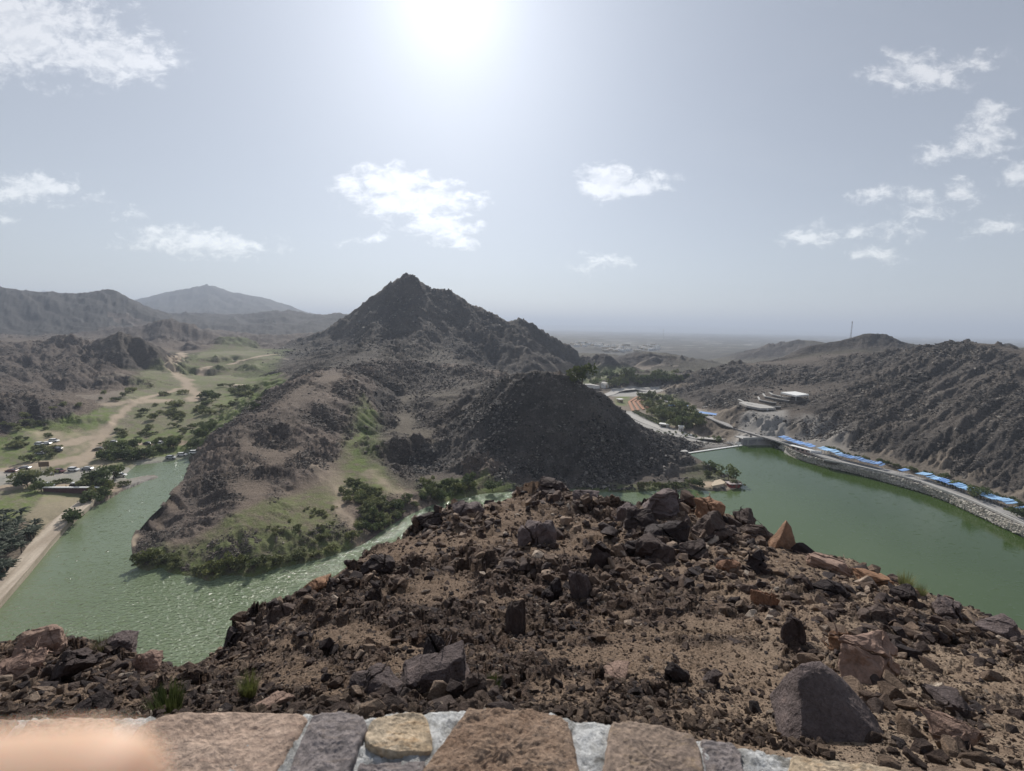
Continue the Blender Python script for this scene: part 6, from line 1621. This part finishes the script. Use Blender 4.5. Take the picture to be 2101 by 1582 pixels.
CARS = [(82, 911, 'white', 1, .1, 'white car at the outer end of the row under the thorn trees'), (95, 909.5, 'white', 0, .2, 'white car half hidden between two others in the row under the thorn trees'), (111, 904.5, 'white', 1, .15, 'white car at the valley end of the row under the thorn trees'),
        (84, 930, 'silver', 0, .1, 'silver car parked behind a round bush'), (120, 924, 'black', 1, -.4, 'black off-road car in the shade of a brown bush'), (118, 920, 'black', 0, .1, 'dark car tucked behind the black off-road car'),
        (25, 966, 'maroon', 0, .15, 'maroon car on the sandy shoulder near the picture edge'), (51, 960, 'silver', 0, .2, 'silvery car standing alone on the sandy shoulder'), (122, 967, 'maroon', 1, -.1, 'dark maroon car beside the gravel wadi bed'),
        (151, 964, 'white', 1, .05, 'white car just ahead of the dark maroon one'), (179, 961.5, 'silver', 0, .2, 'silver car nearest the thicket on the gravel edge'), (202, 921, 'olive', 0, .6, 'olive-brown car crossing the sand alone'),
        (233, 906.5, 'silver', 0, .1, 'silver car by the trees at the sandy clearing\'s end'), (231, 917, 'grey', 1, .3, 'dark grey car at the clearing\'s bushy edge'), (101, 997, 'silver', 1, -.2, 'silver-bonneted dark car beside the maroon wall'),
        (158, 996, 'black', 1, .3, 'black car with bright roof near the tree clump'), (247, 976, 'white', 1, .4, 'white car on the spit side of the tree clump'), (303, 909.5, 'black', 0, .05, 'black car on the pale track behind the thicket'),
        (329, 910, 'white', 1, -.1, 'white car hemmed in by bushes on the pale track'), (353, 906.5, 'white', 0, .2, 'pale car farthest along the track behind the thicket'), (351, 942, 'silver', 1, .15, 'silver car at the water\'s head beneath the thicket'),
        (374, 935, 'white', 1, .2, 'white car second from the spur at the water\'s head'), (399, 929, 'white', 1, .3, 'white car wedged against the rocky spur'), (327, 907, 'grey', 0, 0, 'grey car just behind the white one hemmed in by bushes'),
        (1418, 893, 'white', 0, -.4, 'white car parked on the pale ground below the dam')]
for (x, y, c_, suv, rz, lab) in CARS:
    o = empty('car', ground_at(x, y + 2, 3) + Vector((0, 0, .02)), rz)
    b, cb, r_ = CM[suv]
    q = obj('body', b.copy(), o, PAINT[c_]); q = obj('window', cb.copy(), o, M_glass); q = obj('roof', r_.copy(), o, PAINT['white' if 'bright roof' in lab else c_])
    for sx in (1.4, -1.4):
        for sy in (-.95, .73): w_ = obj('wheel', wh, o); w_.rotation_euler = (-math.pi / 2, 0, 0); w_.location = (sx, sy, .34)
    tag(o, lab, 'car', 'cars parked in the valley')
# two small figures
def person(px, py, cl, label):
    g_ = ground_at(px, py, 2)
    J = [(0, 0, .92), (0, 0, 1.2), (0, 0, 1.42), (0, 0, 1.52), (0, .02, 1.68), (.1, 0, .88), (.11, .02, .48), (.12, 0, .06), (-.1, 0, .88), (-.12, .1, .5), (-.13, .12, .06), (.2, 0, 1.4), (.27, 0, 1.1), (.25, .1, .86), (-.2, 0, 1.4), (-.28, .02, 1.12), (-.24, .12, .9), (.12, .12, .03), (-.13, .24, .03)]
    E = [(0, 1), (1, 2), (2, 3), (3, 4), (0, 5), (5, 6), (6, 7), (0, 8), (8, 9), (9, 10), (2, 11), (11, 12), (12, 13), (2, 14), (14, 15), (15, 16), (7, 17), (10, 18)]
    Rr = [.15, .15, .14, .06, .11, .09, .065, .045, .09, .065, .045, .07, .05, .035, .07, .05, .035, .04, .04]
    me = bpy.data.meshes.new('person'); me.from_pydata(J, E, []); o = obj('person', me, None, cl); o.location = g_
    md = o.modifiers.new('skin', 'SKIN'); sv = me.skin_vertices[0].data
    for v, r in zip(sv, Rr): v.radius = (r, r)
    sv[0].use_root = True
    o.modifiers.new('sub', 'SUBSURF').levels = 1; tag(o, label, 'person'); return o
person(136, 1003, pmat('yellow_clothes', (.55, .38, .08), .8), 'person in yellow standing on the sand between two parked cars')
person(14, 980, pmat('dark_clothes', (.05, .05, .06), .8), 'person in dark clothes standing at the gravel track')
# ------------------------------------------------------------------ the parapet under the camera
WT = CAMZ - 0.90                                     # top of the wall
def stone_mat(name, c1, c2, c3, bump=.006, sc=9):
    m = bpy.data.materials.new(name); m.use_nodes = True
    w = NT(m.node_tree); b = w.n['Principled BSDF']; b.inputs['Roughness'].default_value = .8; b.inputs['Specular IOR Level'].default_value = .3
    tc = w.new('ShaderNodeTexCoord'); P = tc.outputs['Object']
    n1 = w.noise(P, sc, 6, .62, .6); n2 = w.noise(P, sc * 9, 6, .7); n3 = w.noise(w.vec('MULTIPLY', P, (1, 3, 1)), sc * 1.4, 4, .6, 1.2)
    c = w.mix(w.ramp(n1, [(.32, 0), (.62, 1)]), c1, c2); c = w.mix(w.ramp(n3, [(.55, 0), (.75, 1)]), c, c3)
    c = w.mix(1.0, c, w.ramp(n2, [(.3, .5), (.68, 1.3)]), 'MULTIPLY')
    w.l.new(c, b.inputs['Base Color'])
    h = w.math('ADD', w.math('MULTIPLY', n1, .8), w.math('ADD', w.math('MULTIPLY', n2, .8), w.math('MULTIPLY', n3, .5)))
    bp = w.new('ShaderNodeBump', ins={'Strength': 1, 'Distance': bump, 'Height': h}); w.l.new(bp.outputs[0], b.inputs['Normal'])
    return m
wall = empty('parapet_wall', (0, .9, WT)); tag(wall, 'broad-topped wall of mixed flat stones set in rough pale mortar', 'wall')
def stone(px, mat, label, seed, h=.018, rough=.004, rings=26):
    """one flat stone from its outline; rounded edge, uneven face"""
    C_ = [at(x, y, WT) for x, y in px]
    R = random.Random(seed)
    B = []
    for a, b in zip(C_, C_[1:] + C_[:1]):
        n = max(3, int((b - a).length / .006))
        for i in range(n): B.append(a.lerp(b, i / n))
    for _ in range(1):     # soften the corners
        B = [(B[i - 1] + B[i] * 2 + B[(i + 1) % len(B)]) / 4 for i in range(len(B))]
    c = sum(B, Vector()) / len(B); n = len(B); V = []; F = []
    tilt = (R.uniform(-.04, .04), R.uniform(-.05, .05))
    prof = [(1.03, -.06), (1.01, -.02), (1.0, -.004)]
    for k in range(rings): f = 1 - (k + 1) / (rings + .5); prof.append((.985 * f ** .85 + .0, 0))
    for k, (s, dz) in enumerate(prof):
        for i, p in enumerate(B):
            q = c + (p - c) * s
            e = mno.noise(Vector((q.x * 40, q.y * 40, seed))) * .004 * (1 if k < 5 else .3)
            x, y = q.x + e, q.y + mno.noise(Vector((q.x * 37, q.y * 37, seed + 5))) * .004 * (1 if k < 5 else .3)
            z = WT + h + dz
            if k >= 2:
                edge = min(1, (1 - s) * 20)
                z += (edge - 1) * .006
            P_ = Vector((x * 14, y * 14, seed * 2.1))
            z += (mno.noise(P_) * 1.2 + mno.noise(P_ * 2.7) * .7 - abs(mno.noise(P_ * 5.5)) * .7 + mno.noise(P_ * 12) * .45) * rough * 1.35 + (x - c.x) * tilt[0] + (y - c.y) * tilt[1]
            V.append((x - .0, y - .9, z - WT))
        if k:
            a = (k - 1) * n; b = k * n
            F += [(a + i, a + (i + 1) % n, b + (i + 1) % n, b + i) for i in range(n)]
    V.append((c.x, c.y - .9, h)); a = (len(prof) - 1) * n
    F += [(a + i, a + (i + 1) % n, len(V) - 1) for i in range(n)]
    o = obj('stone', mesh('stone', V, F, True, mat), wall); o['label'] = label
    return o
T_pink = stone_mat('pinkish_stone', (.36, .26, .20), (.44, .33, .26), (.29, .20, .155), .009, 7)
T_grey = stone_mat('grey_stone', (.17, .15, .15), (.24, .21, .205), (.28, .23, .20), .009, 9)
T_yel = stone_mat('yellow_stone', (.42, .32, .21), (.50, .41, .30), (.36, .23, .12), .009, 9)
T_org = stone_mat('orange_brown_stone', (.29, .19, .13), (.38, .27, .195), (.21, .165, .135), .018, 12)
T_brn = stone_mat('brown_stone', (.20, .155, .13), (.27, .205, .16), (.30, .22, .14), .006, 10)
stone([(355, 1480), (480, 1474), (622, 1472), (632, 1482), (604, 1535), (545, 1625), (250, 1640), (262, 1530), (290, 1500)], T_pink, 'broad smooth pinkish tan stone with fine scratches', 1, .016, .003)
stone([(642, 1478), (702, 1473), (748, 1490), (756, 1508), (742, 1536), (706, 1640), (572, 1640), (612, 1545), (632, 1500)], T_grey, 'purple-grey stone with straight sides', 2, .020)
stone([(776, 1484), (800, 1480), (866, 1474), (880, 1490), (892, 1545), (880, 1557), (815, 1562), (752, 1548), (746, 1526), (756, 1502)], T_yel, 'small yellow ochre stone with an orange lower edge', 3, .020)
stone([(958, 1468), (1040, 1465), (1122, 1467), (1166, 1488), (1178, 1530), (1196, 1640), (850, 1640), (882, 1580), (908, 1540), (936, 1500)], T_org, 'biggest stone, coarse orange-brown and pitted', 4, .024, .007)
stone([(1252, 1490), (1350, 1502), (1424, 1521), (1440, 1560), (1450, 1650), (1228, 1650), (1240, 1560)], T_brn, 'brown grainy stone right of the widest mortar joint', 5, .018)
stone([(1436, 1526), (1500, 1534), (1520, 1558), (1532, 1650), (1458, 1650), (1440, 1570)], T_grey, 'dark purple-grey stone beside a white mortar patch', 6, .017)
stone([(1622, 1563), (1700, 1570), (1790, 1580), (1860, 1600), (1850, 1680), (1590, 1680)], T_yel, 'yellowish stone at the corner below the big boulder', 7, .02)
stone([(735, 1575), (800, 1572), (876, 1570), (860, 1650), (715, 1650)], T_grey, 'greyish stone partly hidden under the ochre one', 8, .012)
stone([(60, 1486), (150, 1480), (240, 1482), (232, 1520), (210, 1640), (-20, 1640), (20, 1530)], T_pink, 'pinkish stone beneath the blurred finger', 9, .016)
stone([(-160, 1500), (-60, 1488), (40, 1486), (0, 1530), (-40, 1640), (-220, 1640)], T_brn, 'brown stone under the finger at the picture edge', 10, .016)
def mortar():
    edge = [(-600, 1520), (-200, 1492), (0, 1480), (240, 1478), (350, 1474), (620, 1469), (760, 1474), (880, 1463), (962, 1462), (1130, 1465), (1180, 1482), (1260, 1488), (1430, 1520), (1540, 1543), (1618, 1556), (1700, 1566), (1800, 1577), (1900, 1598), (2100, 1650)]
    E = [at(x, y, WT) for x, y in edge]; Q = []
    for a, b in zip(E, E[1:]):
        n = max(1, int((b - a).length / .006))
        for i in range(n): Q.append(a.lerp(b, i / n))
    Q.append(E[-1]); V, F = [], []; rows_ = [-9, -6, -3, -2, -1] + list(range(0, 60)); nr = len(rows_)
    for i, p in enumerate(Q):
        for r in rows_:
            if r < 0:
                x, y, z = p.x, p.y + .004 * (-r > 1), WT - .006 + (r + 1) * .11 if r < -1 else WT - .004
                nz_ = mno.noise(Vector((x * 25, z * 25, 3))) * .006; y += nz_
            else:
                f = r / 59; yy = p.y + (.52 - p.y) * f; x, y = p.x, yy
                P_ = Vector((x * 60, y * 60, 0)); z = WT + (mno.noise(P_) * .006 + mno.noise(P_ * 2.6) * .005) + .006 + mno.noise(Vector((x * 14, y * 14, 8))) * .008
                if f < .04: z -= .004
            V.append((x, y - .9, z - WT))
        if i:
            k = i * nr
            F += [(k - nr + j, k + j, k + j + 1, k - nr + j + 1) for j in range(nr - 1)]
    m = bpy.data.materials.new('rough_mortar'); m.use_nodes = True
    w = NT(m.node_tree); b = w.n['Principled BSDF']; b.inputs['Roughness'].default_value = .95
    tc = w.new('ShaderNodeTexCoord'); P = tc.outputs['Object']
    n1 = w.noise(P, 16, 5, .65, .5); n2 = w.noise(P, 150, 5, .75)
    c = w.mix(w.ramp(n1, [(.38, 0), (.6, 1)]), (.20, .195, .18), (.60, .61, .61)); c = w.mix(1.0, c, w.ramp(n2, [(.3, .55), (.65, 1.15)]), 'MULTIPLY')
    w.l.new(c, b.inputs['Base Color'])
    bp = w.new('ShaderNodeBump', ins={'Strength': 1, 'Distance': .006, 'Height': n2}); w.l.new(bp.outputs[0], b.inputs['Normal'])
    me = mesh('mortar', V, F, True, m); bm = bmesh.new(); bm.from_mesh(me); bmesh.ops.recalc_face_normals(bm, faces=bm.faces); bm.to_mesh(me); bm.free()
    obj('mortar', me, wall)
mortar()

# ------------------------------------------------------------------ the hand that holds the phone: one finger strays before the lens
def hand():
    o_ = Vector((0, 0, CAMZ))
    def cp(px, py, d):      # a place d metres in front of the eye
        return o_ + ray(px, py) * d
    tip = cp(300, 1655, .046); j1 = cp(-100, 1680, .050); j2 = cp(-560, 1760, .054)
    left = (j2 - tip).normalized()
    kn = j2 + left * .022 + Vector((0, -.008, -.006))
    wrist = kn + left * .085 + Vector((0, -.03, -.035)); arm = wrist + left * .10 + Vector((0, -.09, -.10))
    J = [wrist, arm, kn, j2, j1, tip]; Rr = [.026, .030, .0105, .0092, .0086, .0078]; E = [(0, 1), (0, 2), (2, 3), (3, 4), (4, 5)]
    down = Vector((0, -.012, -.019)); back = Vector((0, -.02, 0))
    for f, (ln, cl) in enumerate(((.082, .5), (.076, .62), (.060, .75))):
        k0 = kn + down * (f + 1) + left * .004 * f
        a = k0 - left * ln * .34 + back * cl * .4; b = a - left * ln * .2 + back * cl; c = b + left * ln * .16 + back * cl * .5
        n = len(J); J += [k0, a, b, c]; Rr += [.0105, .0092, .0085, .0074]; E += [(0, n), (n, n + 1), (n + 1, n + 2), (n + 2, n + 3)]
    t0 = wrist + Vector((0, .0, .022)) - left * .035; t1 = t0 - left * .03 + Vector((0, -.006, .012)); t2 = t1 - left * .026 + Vector((0, -.008, .002))
    n = len(J); J += [t0, t1, t2]; Rr += [.013, .0105, .009]; E += [(0, n), (n, n + 1), (n + 1, n + 2)]
    me = bpy.data.meshes.new('hand'); me.from_pydata([tuple(p) for p in J], E, [])
    m = bpy.data.materials.new('skin'); m.use_nodes = True; b = m.node_tree.nodes['Principled BSDF']
    b.inputs['Base Color'].default_value = (.60, .42, .30, 1); b.inputs['Roughness'].default_value = .55
    b.inputs['Subsurface Weight'].default_value = .6; b.inputs['Subsurface Radius'].default_value = (.012, .005, .003); b.inputs['Subsurface Scale'].default_value = 1.0
    me.materials.append(m); o = obj('person', me)
    md = o.modifiers.new('skin', 'SKIN'); sv = me.skin_vertices[0].data
    for v, r in zip(sv, Rr): v.radius = (r, r)
    sv[0].use_root = True
    md2 = o.modifiers.new('sub', 'SUBSURF'); md2.levels = 2; md2.render_levels = 2
    tag(o, 'blurred tan fingertip of a person\'s hand intruding at the bottom left corner', 'person')
hand()
# small stones gathered against the foot of the wall
pts = []; sz = []
for i in range(2600):
    x = random.uniform(-50, 1700); y = 1478 + (max(0, x - 1250) * .16) - abs(random.gauss(0, 34)) + 6
    h_ = hit(x, y, 1.0, 6)
    if h_ is None: continue
    s = .012 + .05 * random.random() ** 3
    pts.append((h_.x, h_.y, h_.z + s * .3)); sz.append(s)
scatter('wall_foot_gravel', pts, np.array(sz), PS_near, 8)

# ------------------------------------------------------------------ labels that single out the repeats
def project(p):
    v = Vector(p) - Vector((0, 0, CAMZ)); z = v.dot(f0)
    return (CX + FOC * v.dot(RT) / z, CY - FOC * v.dot(UP) / z) if z > 0 else (0, 0)
ORD = ('', 'second', 'third', 'fourth', 'fifth', 'sixth', 'seventh', 'eighth', 'ninth', 'tenth', 'eleventh', 'twelfth', 'thirteenth', 'fourteenth', 'fifteenth', 'sixteenth', 'seventeenth', 'eighteenth', 'nineteenth', 'twentieth', 'twenty-first', 'twenty-second', 'twenty-third', 'twenty-fourth', 'twenty-fifth', 'twenty-sixth', 'twenty-seventh', 'twenty-eighth', 'twenty-ninth', 'thirtieth')
LM_NEAR = [(1385, 1062, 'flat-topped block on the crag'), (1320, 1088, 'dark cube at the crag edge'), (1475, 1112, 'tall black shoulder rock'), (1345, 1148, 'square brown rock under the crag'), (1227, 1165, 'lone split dark rock'), (1100, 1120, 'big purple face under the crest'),
  (1130, 1235, 'narrow standing rock in mid-slope'), (1195, 1225, 'upright purple rock'), (1057, 1298, 'thin standing blade of rock'), (893, 1360, 'black humped boulder near the wall'), (1388, 1400, 'dark square boulder'), (1640, 1320, 'dark rock with a pink ledge'),
  (1735, 1330, 'rounded brown boulder'), (1800, 1395, 'broad cracked brown outcrop'), (1920, 1428, 'cream-white block'), (1985, 1470, 'flat grey slab on the gravel'), (1748, 1545, 'big peaked purple boulder'), (880, 1428, 'smooth grey bedrock hump'), (760, 1425, 'low cracked grey bedrock'),
  (1617, 1108, 'orange pointed boulder'), (1560, 1175, 'craggy brown rock on the scree'), (1715, 1180, 'wide flat brown skyline ledge'), (1870, 1240, 'leaning dark skyline rock'), (1960, 1270, 'purple slab on the falling skyline'), (1830, 1290, 'long low dark outcrop'), (2060, 1310, 'broken grey end ledge'),
  (640, 1215, 'reddish rock over the glittering water'), (560, 1280, 'jagged dark rock above the lake'), (60, 1340, 'tan layered rock of the bank'), (215, 1350, 'grey-pink layered rock'), (285, 1385, 'pink rock at the bank end'), (110, 1400, 'large shaded rock face'), (1275, 1395, 'pale pink flat slab'), (345, 1462, 'green grass tuft by the wall'),
  (512, 1425, 'green weed in the hollow'), (480, 1325, 'dark ledge by the shore gap'), (770, 1175, 'brown rock breaking the skyline'), (880, 1080, 'dark crest rock by narrow water'), (960, 1060, 'pale-edged crest rock'), (1130, 1008, 'jagged rock on the highest point'), (1205, 1024, 'flat grey crest slab'),
  (700, 1330, 'steep bare rubble above the lake'), (800, 1260, 'dark ribs of the steep flank'), (950, 1180, 'shaded hollow under the crest'), (640, 1400, 'gully behind the wall'), (1500, 1400, 'rubble between square and peaked boulders')]
LM_FAR = [(97, 908, 'row of three white cars'), (120, 924, 'black off-road car'), (38, 963, 'two cars on the sandy shoulder'), (150, 965, 'maroon and white cars by the wadi'), (202, 921, 'olive-brown car'), (232, 912, 'cars of the sandy clearing'), (303, 909, 'black car behind the thicket'), (340, 908, 'white cars on the pale track'),
  (374, 935, 'cars at the water head'), (255, 940, 'gravel outlet of the wadi'), (235, 868, 'bend of the sandy track'), (310, 830, 'far stretch of the sandy track'), (395, 805, 'junction of the two tracks'), (492, 795, 'tan farm building'), (503, 812, 'dark low shed'), (430, 860, 'green meadow\'s near end'), (372, 745, 'road at the dark hill'),
  (60, 880, 'green field under the hill'), (0, 930, 'valley edge of the picture'), (150, 1004, 'long maroon wall'), (10, 1180, 'near end of the causeway'), (70, 1105, 'middle of the causeway'), (20, 1070, 'grassy field behind the grove'), (88, 1075, 'straw field'), (10, 1120, 'heart of the palm grove'),
  (272, 1120, 'stony nose of the spur'), (300, 1172, 'tip of the spur'), (430, 1194, 'lowest point of the spur shore'), (570, 1166, 'bend in the spur shore'), (740, 1115, 'end of the sandy path'), (690, 1000, 'fork of the sandy paths'), (800, 1070, 'narrow glittering water'), (850, 1030, 'bank under the scree slope'), (760, 1040, 'heart of the middle thicket'),
  (620, 1080, 'middle of the grassy spur'), (570, 1110, 'lower spur meadow'), (680, 1060, 'sandy edge of the meadow'), (720, 1060, 'thicket edge by the path'), (790, 1075, 'waterside of the thicket'), (820, 1035, 'scree side of the thicket'), (900, 1010, 'green foot of the cone'), (1000, 1002, 'cone foot behind the ridge crest'), (1340, 1004, 'waterline below the cone'), (1430, 998, 'shore beside the tan terrace'), (1363, 876, 'white-roofed kiosk'), (1397, 883, 'square white hut'), (1326, 834, 'terracotta beds'), (1272, 825, 'playground pavilion'),
  (1350, 812, 'roundabout road'), (1400, 850, 'middle of the park'), (1440, 880, 'park corner below the awning'), (1384, 829, 'blue awning at the bend'), (1448, 850, 'long blue awning'), (1290, 848, 'upper end of the bush row'), (1418, 893, 'white car below the dam'), (1460, 905, 'weir road'),
  (1200, 780, 'mountain foot'), (1225, 792, 'small white valley buildings'), (1290, 780, 'low knoll behind the park'), (1360, 785, 'slope behind the roundabout'), (1420, 775, 'end of the reservoir hill'), (1630, 908, 'pinkish pavilion'), (1673, 932, 'white tank'), (1720, 938, 'gap in the canopies'), (1790, 955, 'middle canopy run'), (1853, 970, 'two isolated canopies'),
  (1900, 985, 'first bright canopies'), (1960, 1003, 'brown-stained bend of the bank'), (2030, 1025, 'last long canopy run'), (2090, 1050, 'picture-edge canopies'), (1960, 1030, 'blue-shaded bush on the bank'), (2006, 1054, 'dark tree hanging over the water'), (2080, 1090, 'last stones of the bank'), (1985, 1044, 'olive bush on the bank crest'), (2030, 1060, 'low scrub at the bank edge'), (2060, 1078, 'dark lower bank shrubs'), (2045, 1050, 'parapet over the steep bank'), (2085, 1072, 'parapet end'), (1207, 708, 'far shoulder of the mountain'), (1240, 712, 'gap between town and hill'), (1290, 712, 'centre of the far houses'), (1340, 716, 'low hill\'s crest'), (1310, 724, 'low hill\'s shadow')]
SHORT = {'rock': 'angular rock', 'facing_stone': 'pale facing stone', 'thorn_tree': 'thorn tree', 'thicket_tree': 'dark thicket tree', 'shore_bush': 'shoreline bush', 'thicket_bush': 'dark thicket bush', 'meadow_bush': 'small meadow bush', 'reed_bush': 'yellowish reed clump', 'park_tree': 'leafy park tree', 'hedge_bush': 'clipped row bush',
  'lot_tree': 'tiny planted tree', 'valley_tree': 'valley tree', 'roadside_bush': 'bush behind the canopies', 'palm_tree': 'dark date palm', 'shade_canopy': 'blue canopy', 'house': 'pale house'}
byl = {}
for o in list(col.objects):
    if o.parent is None and 'label' in o and 'group' in o: byl.setdefault(o['label'], []).append(o)
cand = {}
for lab, os_ in byl.items():
    if len(os_) < 2: continue
    for o in os_:
        st = re.sub(r'\.\d+$', '', o.name); sh = SHORT.get(st)
        if not sh: continue
        px, py = project(o.location); LM = LM_NEAR if st == 'rock' else LM_FAR
        k = min(range(len(LM)), key=lambda i: (LM[i][0] - px) ** 2 + (1.6 * (LM[i][1] - py)) ** 2)
        if st == 'rock':
            s_ = sorted(o.scale); r_ = o.location.y / FOC
            sh = ('large ' if s_[1] / r_ > 27 else 'small ' if s_[1] / r_ < 14 else '') + ('dark' if 'dark' in o.data.materials[0].name else 'brown') + ' rock'
        elif o.type == 'EMPTY' and 'canopy' not in st and 'house' not in st:
            s_ = o.scale[0]; sh = ('big ' if s_ > 6.6 else 'little ' if s_ < 4.2 and 'small' not in sh and 'tiny' not in sh and 'little' not in sh else '') + sh
        elif st == 'shade_canopy': sh = [q for q in ('pale', 'mid', 'dull') if q in [c for c in o.children if 'cloth' in c.name][0].data.materials[0].name][0].replace('mid', 'deep') + ' blue canopy'
        cand.setdefault((sh, LM[k][2]), []).append((((LM[k][0] - px) ** 2 + (LM[k][1] - py) ** 2), o))
for (sh, lm), L_ in cand.items():
    L_.sort(key=lambda a: a[0])
    for i, (_, o) in enumerate(L_):
        od = ORD[i] + ' closest ' if 0 < i < len(ORD) else ('closest ' if i == 0 else '')
        o['label'] = f"{od}{sh} to the {lm}" if i < len(ORD) else f"{sh} lying {('far', 'farther', 'still farther')[min(2, (i - len(ORD)) // 6)]} out from the {lm}"
